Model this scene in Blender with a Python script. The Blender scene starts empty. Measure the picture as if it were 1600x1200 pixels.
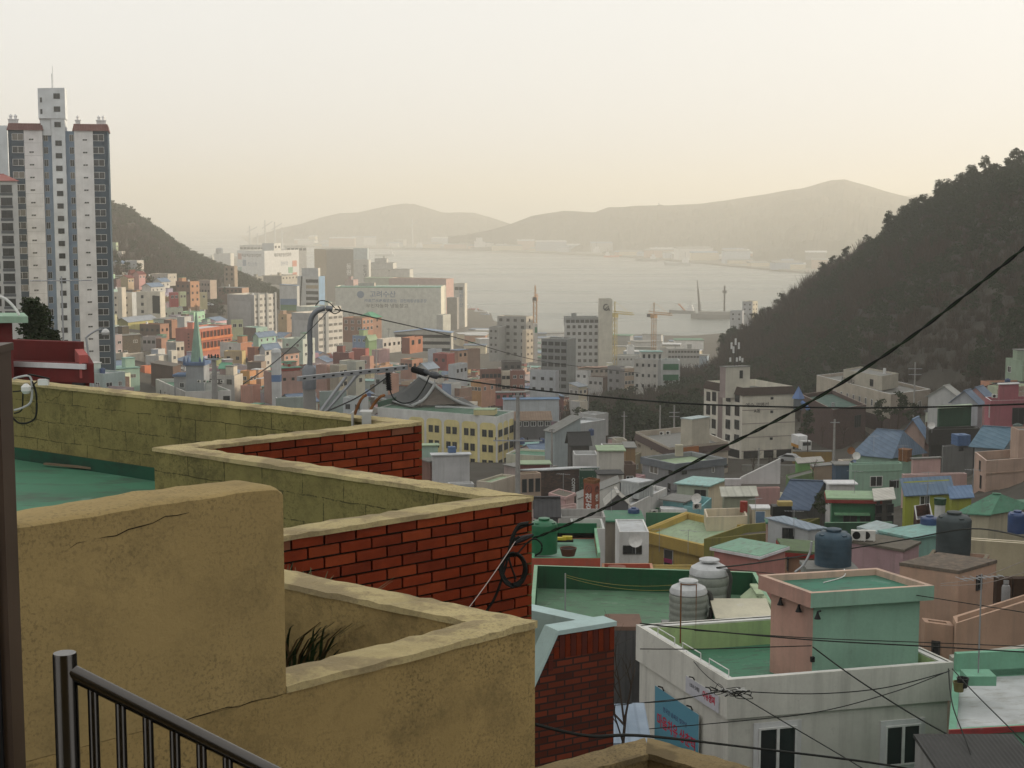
import bpy, math, random
from math import sin, cos, tan, atan, atan2, radians as R, pi, sqrt, hypot, log, exp, floor
from mathutils import Vector, Matrix, noise as mnoise

# ------------------------------------------------------------------ camera, sky, sun, exposure
S = bpy.context.scene
COL = S.collection
FPX, HZ, CZ = 2400.0, 330.0, 100.0          # focal length in photo pixels, horizon row, eye height above the sea
TH = atan((600 - HZ) / FPX)
cam = bpy.data.cameras.new("camera")
cam.sensor_width = 36
cam.lens = 36 * FPX / 1600
cam.clip_start = 0.1
cam.clip_end = 60000
co = bpy.data.objects.new("camera", cam)
COL.objects.link(co)
co.location = (0, 0, CZ)
co.rotation_euler = (pi / 2 - TH, 0, 0)
S.camera = co
SUN_AZ, SUN_EL = R(68), R(15)               # azimuth from the view direction towards the right
W = bpy.data.worlds.new("World")
S.world = W
W.use_nodes = True
nt = W.node_tree
bg = nt.nodes["Background"]
sky = nt.nodes.new("ShaderNodeTexSky")
sky.sky_type = 'NISHITA'
sky.sun_disc = False
sky.sun_elevation = SUN_EL
sky.sun_rotation = SUN_AZ
sky.air_density = 1.0
sky.dust_density = 6.0
sky.ozone_density = 1.0
hs = nt.nodes.new("ShaderNodeHueSaturation")
hs.inputs['Saturation'].default_value = 0.42
nt.links.new(sky.outputs[0], hs.inputs['Color'])
mx = nt.nodes.new("ShaderNodeMix")           # thin even overcast veil over the clear-sky gradient
mx.data_type = 'RGBA'
mx.inputs[0].default_value = 0.80
mx.inputs[7].default_value = (5.45, 5.40, 5.22, 1)
nt.links.new(hs.outputs[0], mx.inputs[6])
nt.links.new(mx.outputs[2], bg.inputs[0])
bg.inputs[1].default_value = 0.15
sl = bpy.data.lights.new("sun", 'SUN')
sl.energy = 3.2
sl.angle = R(0.6)
sl.color = (1.0, 0.84, 0.62)
so = bpy.data.objects.new("sun", sl)
COL.objects.link(so)
sd = Vector((sin(SUN_AZ) * cos(SUN_EL), cos(SUN_AZ) * cos(SUN_EL), sin(SUN_EL)))
so.rotation_euler = sd.to_track_quat('Z', 'Y').to_euler()
so.location = sd * 500
S.view_settings.view_transform = 'Standard'
S.view_settings.look = 'None'
S.view_settings.exposure = 0.40
S.view_settings.gamma = 1
S.cycles.max_bounces = 6
S.cycles.diffuse_bounces = 3
S.cycles.glossy_bounces = 3
S.cycles.transmission_bounces = 4
S.cycles.volume_bounces = 1
S.cycles.use_denoising = True
HAZE_D = 0.00032
rnd = random.Random(7)

# ------------------------------------------------------------------ picture <-> place
def P(px, py, D):
    u, v = (px - 800) / FPX, (600 - py) / FPX
    t = D / (cos(TH) + v * sin(TH))
    return Vector((u * t, D, CZ + t * (v * cos(TH) - sin(TH))))
def proj(p):
    x, y, z = p[0], p[1], p[2] - CZ
    d = y * cos(TH) - z * sin(TH)
    if d < 0.05: d = 0.05
    return 800 + FPX * x / d, 600 - FPX * (y * sin(TH) + z * cos(TH)) / d

# ------------------------------------------------------------------ materials
MATS = {}
def nodes(name):
    m = bpy.data.materials.new(name)
    m.use_nodes = True
    t = m.node_tree
    t.nodes["Principled BSDF"].inputs['Specular IOR Level'].default_value = 0.16
    return m, t, t.nodes["Principled BSDF"], t.nodes, t.links
def nz(t, scale, detail=4, coord=None, rough=0.6, vec=None, stretch=None):
    n = t.nodes.new("ShaderNodeTexNoise")
    n.inputs['Scale'].default_value = scale
    n.inputs['Detail'].default_value = detail
    n.inputs['Roughness'].default_value = rough
    if coord is None:
        coord = t.nodes.new("ShaderNodeTexCoord").outputs['Object']
    if stretch:
        mp = t.nodes.new("ShaderNodeMapping")
        mp.inputs['Scale'].default_value = stretch
        t.links.new(coord, mp.inputs[0])
        coord = mp.outputs[0]
    t.links.new(coord, n.inputs['Vector'])
    return n.outputs['Fac']
def ramp(t, fac, stops):
    r = t.nodes.new("ShaderNodeValToRGB")
    e = r.color_ramp.elements
    while len(e) < len(stops): e.new(0.5)
    for k, (p, c) in enumerate(stops):
        e[k].position = p
        e[k].color = (c[0], c[1], c[2], 1) if hasattr(c, '__len__') else (c, c, c, 1)
    t.links.new(fac, r.inputs[0])
    return r.outputs[0]
def mixc(t, fac, a, b, mode='MIX'):
    m = t.nodes.new("ShaderNodeMix")
    m.data_type = 'RGBA'
    m.blend_type = mode
    for v, i in ((fac, 0), (a, 6), (b, 7)):
        if hasattr(v, 'is_output'): t.links.new(v, m.inputs[i])
        elif i == 0: m.inputs[0].default_value = v
        else: m.inputs[i].default_value = (v[0], v[1], v[2], 1)
    return m.outputs[2]
def bump(t, b, h, s, d=0.02):
    n = t.nodes.new("ShaderNodeBump")
    n.inputs['Strength'].default_value = s
    n.inputs['Distance'].default_value = d
    t.links.new(h, n.inputs['Height'])
    t.links.new(n.outputs[0], b.inputs['Normal'])
def plain(name, rgb, rough=0.7, metal=0.0, var=0.15, scale=3.0, bmp=0.0):
    if name in MATS: return MATS[name]
    m, t, b, N, L = nodes(name)
    f = nz(t, scale)
    L.new(ramp(t, f, [(0.3, [c * (1 - var) for c in rgb]), (0.7, [min(1, c * (1 + var)) for c in rgb])]), b.inputs['Base Color'])
    b.inputs['Roughness'].default_value = rough
    b.inputs['Metallic'].default_value = metal
    if rough < .5: b.inputs['Specular IOR Level'].default_value = 0.5
    if bmp: bump(t, b, nz(t, scale * 8), bmp)
    MATS[name] = m
    return m
def paint(rgb, dirt=0.5):
    """weathered painted render: blotches, rain streaks, fine grain"""
    key = "paint_%d_%d_%d_%d" % tuple(int(c * 1000) for c in (*rgb, dirt))
    if key in MATS: return MATS[key]
    rgb = [min(.68, c * 1.18) for c in rgb]
    m, t, b, N, L = nodes(key)
    tc = N.new("ShaderNodeTexCoord").outputs['Object']
    big = nz(t, 0.35, 5, tc)
    base = ramp(t, big, [(0.3, [c * 0.80 for c in rgb]), (0.7, [min(.9, c * 1.12) for c in rgb])])
    st = nz(t, 1.0, 5, tc, 0.65, stretch=(2.2, 2.2, 0.16))
    g = sum(rgb) / 3 * 0.42
    base = mixc(t, ramp(t, st, [(0.48, 0.0), (0.72, dirt)]), base, (g * 1.02, g, g * 0.9))
    fine = nz(t, 9, 3, tc)
    base = mixc(t, ramp(t, fine, [(0.3, 0.0), (0.8, 0.25)]), base, [c * 0.6 for c in rgb])
    peel = nz(t, 1.7, 9, tc, 0.75)
    m_ = sum(rgb) / 3
    base = mixc(t, ramp(t, peel, [(0.655, 0.0), (0.675, 0.55)]), base, [min(.6, c * .35 + m_ * .55 + .06) for c in rgb])
    base = mixc(t, ramp(t, nz(t, 2.4, 8, tc, 0.75), [(0.60, 0.0), (0.72, dirt * .9)]), base, (g * .8, g * .78, g * .7))
    L.new(base, b.inputs['Base Color'])
    b.inputs['Roughness'].default_value = 0.85
    bump(t, b, fine, 0.25)
    MATS[key] = m
    return m
def roofpaint(rgb):
    """waterproof roof paint with faded, ponded patches"""
    key = "roofpaint_%d_%d_%d" % tuple(int(c * 1000) for c in rgb)
    if key in MATS: return MATS[key]
    m, t, b, N, L = nodes(key)
    tc = N.new("ShaderNodeTexCoord").outputs['Object']
    a = nz(t, 0.6, 6, tc, 0.65)
    w = nz(t, 2.3, 6, tc, 0.7, stretch=(0.6, 1.6, 1))
    gr = sum(rgb) / 3
    base = ramp(t, a, [(0.3, [c * 0.7 for c in rgb]), (0.6, rgb), (0.8, [c * 0.7 + gr * 0.55 for c in rgb])])
    base = mixc(t, ramp(t, w, [(0.50, 0.0), (0.66, 0.6)]), base, (gr * .5, gr * .47, gr * .40))
    base = mixc(t, ramp(t, nz(t, 1.1, 8, tc, 0.7), [(0.60, 0.0), (0.64, 0.45)]), base, [min(.6, c * .8 + .10) for c in rgb])
    L.new(base, b.inputs['Base Color'])
    L.new(ramp(t, a, [(0.3, 0.45), (0.7, 0.8)]), b.inputs['Roughness'])
    MATS[key] = m
    return m
def ribbed(rgb, pitch=0.3, axis='x'):
    """pressed metal roofing sheets: ribs as bump"""
    key = "ribbed_%d_%d_%d_%d%s" % (*(int(c * 1000) for c in rgb), int(pitch * 100), axis)
    if key in MATS: return MATS[key]
    m, t, b, N, L = nodes(key)
    tc = N.new("ShaderNodeTexCoord").outputs['Object']
    wv = N.new("ShaderNodeTexWave")
    wv.wave_type = 'BANDS'
    wv.bands_direction = axis.upper()
    wv.inputs['Scale'].default_value = 0.314 / pitch
    wv.inputs['Distortion'].default_value = 0.0
    L.new(tc, wv.inputs['Vector'])
    f = nz(t, 0.8, 5, tc)
    gr = sum(rgb) / 3
    base = ramp(t, f, [(0.3, [c * 0.75 for c in rgb]), (0.7, [c * 0.9 + gr * 0.2 for c in rgb])])
    base = mixc(t, ramp(t, wv.outputs['Fac'], [(0.75, 0.0), (0.95, 0.35)]), base, [c * 0.5 for c in rgb])
    L.new(base, b.inputs['Base Color'])
    b.inputs['Roughness'].default_value = 0.6
    bump(t, b, wv.outputs['Fac'], 0.5, 0.03)
    MATS[key] = m
    return m
def brickmat(rgb, bw=0.22, bh=0.075, mortar=(0.05, 0.045, 0.04), ms=0.012):
    key = "brick_%d_%d_%d_%d" % (*(int(c * 1000) for c in rgb), int(bw * 100))
    if key in MATS: return MATS[key]
    m, t, b, N, L = nodes(key)
    tc = N.new("ShaderNodeTexCoord").outputs['Object']
    sx = N.new("ShaderNodeSeparateXYZ")
    L.new(tc, sx.inputs[0])
    ad = N.new("ShaderNodeMath")
    L.new(sx.outputs[0], ad.inputs[0])
    L.new(sx.outputs[1], ad.inputs[1])
    cb = N.new("ShaderNodeCombineXYZ")
    L.new(ad.outputs[0], cb.inputs[0])
    L.new(sx.outputs[2], cb.inputs[1])
    br = N.new("ShaderNodeTexBrick")
    br.inputs['Scale'].default_value = 1
    br.inputs['Brick Width'].default_value = bw
    br.inputs['Row Height'].default_value = bh
    br.inputs['Mortar Size'].default_value = ms
    br.inputs['Color1'].default_value = (rgb[0] * 1.15, rgb[1] * 1.1, rgb[2] * 1.1, 1)
    br.inputs['Color2'].default_value = (rgb[0] * 0.42, rgb[1] * 0.5, rgb[2] * 0.65, 1)
    br.inputs['Mortar'].default_value = (*mortar, 1)
    L.new(cb.outputs[0], br.inputs['Vector'])
    f = nz(t, 0.7, 5, tc)
    base = mixc(t, ramp(t, f, [(0.45, 0.0), (0.75, 0.5)]), br.outputs['Color'], [c * 0.5 for c in rgb])
    L.new(base, b.inputs['Base Color'])
    b.inputs['Roughness'].default_value = 0.8
    MATS[key] = m
    return m
def concrete(name, rgb, stain=0.6, joints=None, patch=None, speck=0.0, crack=False):
    """painted, stained concrete; joints = block width and height, patch = colour where the paint is gone"""
    if name in MATS: return MATS[name]
    m, t, b, N, L = nodes(name)
    tc = N.new("ShaderNodeTexCoord").outputs['Object']
    a = nz(t, 1.1, 6, tc, 0.62)
    base = ramp(t, a, [(0.3, [c * 0.78 for c in rgb]), (0.7, [c * 1.12 for c in rgb])])
    st = nz(t, 2.6, 8, tc, 0.78)
    dk = (rgb[0] * 0.34, rgb[1] * 0.36, rgb[2] * 0.42)
    base = mixc(t, ramp(t, st, [(0.5, 0.0), (0.68, stain)]), base, dk)
    h = nz(t, 30, 6, tc, 0.7)
    if speck:
        sp = nz(t, 64, 4, tc, 0.6)
        area = nz(t, 1.7, 3, tc)
        mk = N.new("ShaderNodeMath"); mk.operation = 'MULTIPLY'
        L.new(ramp(t, sp, [(0.51, 0.0), (0.62, speck)]), mk.inputs[0])
        L.new(ramp(t, area, [(0.36, 0.0), (0.58, 1.0)]), mk.inputs[1])
        base = mixc(t, mk.outputs[0], base, dk)
    if joints:
        sx = N.new("ShaderNodeSeparateXYZ"); L.new(tc, sx.inputs[0])
        ds = nz(t, 3.0, 3, tc)
        cb = N.new("ShaderNodeCombineXYZ")
        md = N.new("ShaderNodeMath"); md.operation = 'MULTIPLY_ADD'
        md.inputs[1].default_value = 0.05
        L.new(ds, md.inputs[0]); L.new(sx.outputs[2], md.inputs[2])
        mx = N.new("ShaderNodeMath"); mx.operation = 'MULTIPLY_ADD'
        mx.inputs[1].default_value = 0.05
        L.new(ds, mx.inputs[0]); L.new(sx.outputs[0], mx.inputs[2])
        L.new(mx.outputs[0], cb.inputs[0]); L.new(md.outputs[0], cb.inputs[1])
        br = N.new("ShaderNodeTexBrick")
        br.inputs['Scale'].default_value = 1
        br.inputs['Brick Width'].default_value = joints[0]
        br.inputs['Row Height'].default_value = joints[1]
        br.inputs['Mortar Size'].default_value = 0.006
        br.inputs['Mortar Smooth'].default_value = 0.6
        br.inputs['Color1'].default_value = (0, 0, 0, 1)
        br.inputs['Color2'].default_value = (0.25, 0.25, 0.25, 1)
        br.inputs['Mortar'].default_value = (1, 1, 1, 1)
        L.new(cb.outputs[0], br.inputs['Vector'])
        gate = ramp(t, nz(t, 0.9, 3, tc), [(0.42, 0.0), (0.62, 0.7)])
        mk = N.new("ShaderNodeMath"); mk.operation = 'MULTIPLY'
        L.new(br.outputs['Fac'], mk.inputs[0]); L.new(gate, mk.inputs[1])
        blk = N.new("ShaderNodeMath"); blk.operation = 'MULTIPLY'
        L.new(br.outputs['Color'], blk.inputs[0]); L.new(ramp(t, nz(t, 14, 5, tc, .7), [(0.45, 0.0), (0.62, 2.6)]), blk.inputs[1])
        base = mixc(t, blk.outputs[0], base, dk)
        base = mixc(t, mk.outputs[0], base, [c * 0.22 for c in rgb])
    if patch:
        pf = nz(t, 3.6, 5, tc, 0.6)
        base = mixc(t, ramp(t, pf, [(0.52, 0.0), (0.60, 0.6)]), base, patch)
    if crack:
        vo = N.new("ShaderNodeTexVoronoi"); vo.feature = 'DISTANCE_TO_EDGE'
        vo.inputs['Scale'].default_value = 0.45
        ds = N.new("ShaderNodeVectorMath"); ds.operation = 'MULTIPLY_ADD'
        n3 = N.new("ShaderNodeTexNoise"); n3.inputs['Scale'].default_value = 3.0
        n3.inputs['Detail'].default_value = 5
        L.new(tc, n3.inputs['Vector'])
        L.new(n3.outputs['Color'], ds.inputs[0]); ds.inputs[1].default_value = (0.5, 0.5, 0.5); L.new(tc, ds.inputs[2])
        L.new(ds.outputs[0], vo.inputs['Vector'])
        base = mixc(t, ramp(t, vo.outputs['Distance'], [(0.0, 0.75), (0.006, 0.0)]), base, [c * 0.25 for c in rgb])
    L.new(base, b.inputs['Base Color'])
    b.inputs['Roughness'].default_value = 0.9
    bump(t, b, h, 0.5, 0.012)
    MATS[name] = m
    return m

M_GLASS = plain("window_glass", (0.018, 0.022, 0.024), 0.12, var=0.3, scale=0.4)
M_GLASS2 = plain("curtained_glass", (0.16, 0.15, 0.13), 0.25, var=0.3, scale=0.4)
M_WFRAME = plain("white_window_frame", (0.62, 0.62, 0.60), 0.5)
M_DFRAME = plain("dark_window_frame", (0.05, 0.05, 0.05), 0.5)
M_WHITE = paint((0.62, 0.61, 0.58), 0.35)
M_GALV = plain("galvanised_steel", (0.36, 0.37, 0.38), 0.5, 0.5)
M_POLE = concrete("pole_concrete", (0.30, 0.29, 0.27), 0.3)
M_CABLE = plain("black_cable", (0.012, 0.014, 0.012), 0.6)
M_CABLEG = plain("dark_green_cable", (0.016, 0.030, 0.014), 0.6)
M_RUST = plain("rusty_steel", (0.17, 0.075, 0.03), 0.8, var=0.4, scale=6)
M_BLUETANK = plain("blue_plastic", (0.02, 0.05, 0.14), 0.45, var=0.25, scale=1.5)
M_STEEL = plain("stainless_steel", (0.085, 0.08, 0.075), 0.22, 1.0, var=0.1)
M_BLACK = plain("black_plastic", (0.012, 0.012, 0.013), 0.5)
M_GREENROOF = roofpaint((0.075, 0.21, 0.13))
M_PALEGREEN = roofpaint((0.30, 0.40, 0.25))
M_GREYROOF = roofpaint((0.20, 0.20, 0.185))
M_MINTROOF = roofpaint((0.22, 0.40, 0.36))
M_WHITEROOF = roofpaint((0.50, 0.52, 0.53))
M_BLUEROOF = ribbed((0.14, 0.20, 0.29), 0.35)

# ------------------------------------------------------------------ mesh building
class MB:
    def __init__(s):
        s.v, s.f, s.m = [], [], []
        s.smooth = False
    def add(s, vs, fs, mi=0, M=None):
        n = len(s.v)
        s.v += [tuple(M @ Vector(p)) if M else tuple(p) for p in vs]
        s.f += [tuple(i + n for i in f) for f in fs]
        s.m += [mi] * len(fs)
        return s
    def box(s, x0, x1, y0, y1, z0, z1, mi=0, M=None):
        return s.add([(x0, y0, z0), (x1, y0, z0), (x1, y1, z0), (x0, y1, z0), (x0, y0, z1), (x1, y0, z1), (x1, y1, z1), (x0, y1, z1)],
                     [(3, 2, 1, 0), (4, 5, 6, 7), (0, 1, 5, 4), (1, 2, 6, 5), (2, 3, 7, 6), (3, 0, 4, 7)], mi, M)
    def prism(s, pts, z0, z1, mi=0, mtop=None):
        n = len(pts)
        zt = z1 if hasattr(z1, '__len__') else [z1] * n
        zb = z0 if hasattr(z0, '__len__') else [z0] * n
        vs = [(p[0], p[1], zb[k]) for k, p in enumerate(pts)] + [(p[0], p[1], zt[k]) for k, p in enumerate(pts)]
        a = sum(pts[k][0] * pts[(k + 1) % n][1] - pts[(k + 1) % n][0] * pts[k][1] for k in range(n))
        fs = [(k, (k + 1) % n, n + (k + 1) % n, n + k) for k in range(n)]
        tp, bt = tuple(range(n, 2 * n)), tuple(reversed(range(n)))
        if a < 0:
            fs = [tuple(reversed(f)) for f in fs]
            tp, bt = tuple(reversed(tp)), tuple(reversed(bt))
        s.add(vs, fs + [bt], mi)
        k = len(s.v) - 2 * n
        s.f.append(tuple(i + k for i in tp)); s.m.append(mi if mtop is None else mtop)
        return s
    def tube(s, pts, r, n=8, mi=0, cap=True):
        pts = [Vector(p) for p in pts]
        rr = r if hasattr(r, '__len__') else [r] * len(pts)
        vs, fs = [], []
        up = None
        for k, p in enumerate(pts):
            d = (pts[min(k + 1, len(pts) - 1)] - pts[max(k - 1, 0)])
            d = d.normalized() if d.length > 1e-9 else Vector((0, 0, 1))
            if up is None: up = Vector((0, 0, 1)) if abs(d.z) < 0.9 else Vector((1, 0, 0))
            a = d.cross(up).normalized()
            c = a.cross(d)
            for j in range(n):
                q = 2 * pi * j / n
                vs.append(p + (a * cos(q) + c * sin(q)) * rr[k])
        for k in range(len(pts) - 1):
            for j in range(n):
                fs.append((k * n + j, (k + 1) * n + j, (k + 1) * n + (j + 1) % n, k * n + (j + 1) % n))
        if cap:
            fs.append(tuple(range(n)))
            fs.append(tuple(reversed(range((len(pts) - 1) * n, len(pts) * n))))
        return s.add(vs, fs, mi)
    def lathe(s, prof, n=20, mi=0, c=(0, 0)):
        vs, fs = [], []
        for r, z in prof:
            for j in range(n):
                q = 2 * pi * j / n
                vs.append((c[0] + r * cos(q), c[1] + r * sin(q), z))
        for k in range(len(prof) - 1):
            for j in range(n):
                fs.append((k * n + j, k * n + (j + 1) % n, (k + 1) * n + (j + 1) % n, (k + 1) * n + j))
        fs.append(tuple(range((len(prof) - 1) * n, len(prof) * n)))
        fs.append(tuple(reversed(range(n))))
        return s.add(vs, fs, mi)
    def mesh(s, name, mats):
        me = bpy.data.meshes.new(name)
        me.from_pydata(s.v, [], s.f)
        for m in (mats if isinstance(mats, (list, tuple)) else [mats]): me.materials.append(m)
        if any(s.m): me.polygons.foreach_set('material_index', s.m)
        if s.smooth: me.polygons.foreach_set('use_smooth', [True] * len(s.f))
        me.update()
        return me
    def build(s, name, mats, parent=None, loc=None, rz=0.0):
        return put(name, s.mesh(name, mats), parent, loc, rz)
def put(name, me, parent=None, loc=None, rz=0.0):
    o = bpy.data.objects.new(name, me)
    COL.objects.link(o)
    if parent: o.parent = parent
    if loc is not None: o.location = loc
    if rz: o.rotation_euler = (0, 0, rz)
    return o
def tag(o, label=None, cat=None, group=None, kind=None):
    if label: o['label'] = label
    if cat: o['category'] = cat
    if group: o['group'] = group
    if kind: o['kind'] = kind
    return o
def thing(name, label, cat, loc=(0, 0, 0), rz=0.0, group=None):
    o = put(name, None, None, loc, rz)
    return tag(o, label, cat, group)
def copy_tree(o, parent=None):
    c = o.copy()
    COL.objects.link(c)
    if parent: c.parent = parent
    for ch in list(o.children): copy_tree(ch, c)
    return c
def smooth(me, ang=40):
    me.polygons.foreach_set('use_smooth', [True] * len(me.polygons))
    if hasattr(me, 'set_sharp_from_angle'): me.set_sharp_from_angle(angle=R(ang))
    return me
def sag(a, b, drop, n=16):
    a, b = Vector(a), Vector(b)
    return [a.lerp(b, k / n) - Vector((0, 0, drop * 4 * (k / n) * (1 - k / n))) for k in range(n + 1)]

# ------------------------------------------------------------------ ground
def az_of(px): return math.degrees(atan((px - 800) / FPX))
TROWS = [1, 20, 50, 90, 130, 210, 290, 340, 380, 480, 560, 620, 800, 1000, 1150, 1300, 1700, 2100, 2600, 3400]
TT = {  # azimuth column -> depth below the eye at each distance row
    -95:  [7, 6, 4, 2, 0, 0, 0, 0, 0, 0, 0, 0, 0, 0, 0, 0, 0, 0, 0, 0],
    az_of(-600): [7, 8, 12, 14, 15, 18, 24, 24, 22, 18, 10, 0, -20, -40, -30, -20, 20, 97, 97, 97],
    az_of(0):    [7, 9, 13, 18, 22, 30, 35, 37, 38, 38, 36, 34, 10, -14, -16, -5, 60, 97, 97, 97],
    az_of(200):  [7, 10, 15, 20, 24, 33, 38, 40, 41, 42, 41, 39, 27, 5, 2, 15, 80, 97, 97, 97],
    az_of(300):  [7, 11, 16, 21, 26, 35, 41, 43, 45, 47, 47, 47, 42, 35, 36, 50, 97, 97, 97, 97],
    az_of(400):  [7, 12, 18, 22, 27, 36, 42, 45, 48, 52, 54, 55, 56, 50, 58, 80, 97, 97, 97, 101],
    az_of(500):  [7, 12, 19, 24, 29, 38, 45, 49, 52, 55, 58, 60, 66, 72, 84, 92, 97, 97, 101, 102],
    az_of(600):  [7, 12, 19, 24, 29, 39, 46, 51, 54, 58, 62, 67, 76, 86, 94, 96, 97, 101, 102, 102],
    az_of(740):  [7, 12, 19, 24, 30, 40, 48, 53, 56, 62, 68, 72, 84, 93, 97, 97, 101, 102, 102, 102],
    az_of(800):  [7, 12, 20, 25, 30, 40, 48, 53, 57, 63, 69, 72, 84, 94, 97, 101, 102, 102, 102, 102],
    az_of(1000): [7, 12, 20, 25, 30, 40, 48, 53, 57, 63, 67, 71, 84, 95, 98, 101, 102, 102, 102, 102],
    az_of(1100): [7, 12, 20, 25, 30, 40, 48, 52, 55, 60, 62, 66, 86, 96, 98, 101, 102, 102, 102, 102],
    az_of(1200): [7, 12, 19, 25, 30, 40, 48, 51, 53, 54, 49, 45, 80, 96, 98, 101, 102, 102, 102, 102],
    az_of(1300): [7, 11, 19, 25, 30, 40, 48, 50, 49, 40, 30, 26, 60, 96, 99, 101, 102, 102, 102, 102],
    az_of(1400): [7, 11, 19, 25, 29, 39, 47, 48, 44, 24, 10, 12, 60, 98, 99, 101, 102, 102, 102, 102],
    az_of(1500): [7, 10, 18, 24, 28, 36, 41, 40, 32, 8, -6, 0, 60, 98, 99, 101, 102, 102, 102, 102],
    az_of(1600): [7, 10, 17, 23, 27, 33, 34, 31, 22, -4, -12, -5, 60, 98, 99, 101, 102, 102, 102, 102],
    az_of(2000): [7, 8, 13, 14, 13, 7, -4, -14, -22, -42, -45, -30, 60, 98, 99, 101, 102, 102, 102, 102],
    az_of(2600): [7, 6, 8, 4, -2, -22, -55, -75, -88, -100, -95, -70, 30, 98, 99, 101, 102, 102, 102, 102],
    50:   [7, 5, 4, -6, -20, -66, -105, -120, -124, -124, -110, -80, 20, 90, 99, 101, 102, 102, 102, 102],  # out of view to the right: hill raised to shade valley and foreground
    65:   [7, 5, 2, -14, -36, -90, -128, -136, -136, -130, -110, -70, 20, 90, 99, 101, 102, 102, 102, 102],
    95:   [7, 5, 1, -14, -36, -90, -120, -130, -130, -110, -90, -60, 20, 90, 99, 101, 102, 102, 102, 102],
}
TA = sorted(TT)
def Tz(x, y):
    az = math.degrees(atan2(x, y))
    rho = hypot(x, y)
    D = max(1.0, rho * max(cos(R(az)), 0.9))
    az = min(max(az, TA[0]), TA[-1])
    i = 0
    while i < len(TA) - 2 and az > TA[i + 1]: i += 1
    fa = (az - TA[i]) / (TA[i + 1] - TA[i])
    j = 0
    while j < len(TROWS) - 2 and D > TROWS[j + 1]: j += 1
    fd = min(1, max(0, (D - TROWS[j]) / (TROWS[j + 1] - TROWS[j])))
    A, B = TT[TA[i]], TT[TA[i + 1]]
    h = (A[j] * (1 - fd) + A[j + 1] * fd) * (1 - fa) + (B[j] * (1 - fd) + B[j + 1] * fd) * fa
    return CZ - h
def build_ground():
    azs, a = [], -95.0
    while a <= 95.01:
        azs.append(a)
        a += 0.45 if -21 <= a < 23 else 2.0
    rs, r = [], 1.5
    while r < 3500:
        rs.append(r)
        r *= 1.035
    mb = MB()
    for r in rs:
        for a in azs:
            x, y = r * sin(R(a)), r * cos(R(a))
            z = Tz(x, y)
            if r > 60: z += 0.8 * mnoise.noise(Vector((x, y, 0)) * 0.02) * min(1, r / 300)
            mb.v.append((x, y, z))
    n = len(azs)
    for k in range(len(rs) - 1):
        for j in range(n - 1):
            mb.f.append((k * n + j, k * n + j + 1, (k + 1) * n + j + 1, (k + 1) * n + j))
    mb.m = [0] * len(mb.f)
    m, t, b, N, L = nodes("hillside_ground")
    tc = N.new("ShaderNodeTexCoord").outputs['Object']
    L.new(ramp(t, nz(t, 0.05, 8, tc, 0.7), [(0.35, (0.036, 0.03, 0.021)), (0.5, (0.06, 0.054, 0.045)), (0.68, (0.027, 0.027, 0.017))]), b.inputs['Base Color'])
    b.inputs['Roughness'].default_value = 0.95
    mb.smooth = True
    return tag(mb.build("ground", m), kind='structure')
GROUND = build_ground()
def carve(poly_pts, z):
    """keep the ground sheet below a building's base"""
    CARVES.append((poly_pts, z))
CARVES = []

# sea
m, t, b, N, L = nodes("sea_water")
tc = N.new("ShaderNodeTexCoord").outputs['Object']
b.inputs['Base Color'].default_value = (0.10, 0.125, 0.12, 1)
b.inputs['Specular IOR Level'].default_value = 0.5
b.inputs['IOR'].default_value = 1.33
L.new(ramp(t, nz(t, 0.004, 6, tc, 0.6, stretch=(0.35, 1.6, 1)), [(0.35, 0.12), (0.65, 0.34)]), b.inputs['Roughness'])
wn = nz(t, 0.09, 8, tc, 0.75, stretch=(0.6, 1.0, 1))
bump(t, b, wn, 0.9, 3.4)
mb = MB()
mb.add([(-9000, 600, 0), (9000, 600, 0), (9000, 14000, 0), (-9000, 14000, 0)], [(0, 1, 2, 3)])
tag(mb.build("sea", m), kind='structure')
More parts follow.
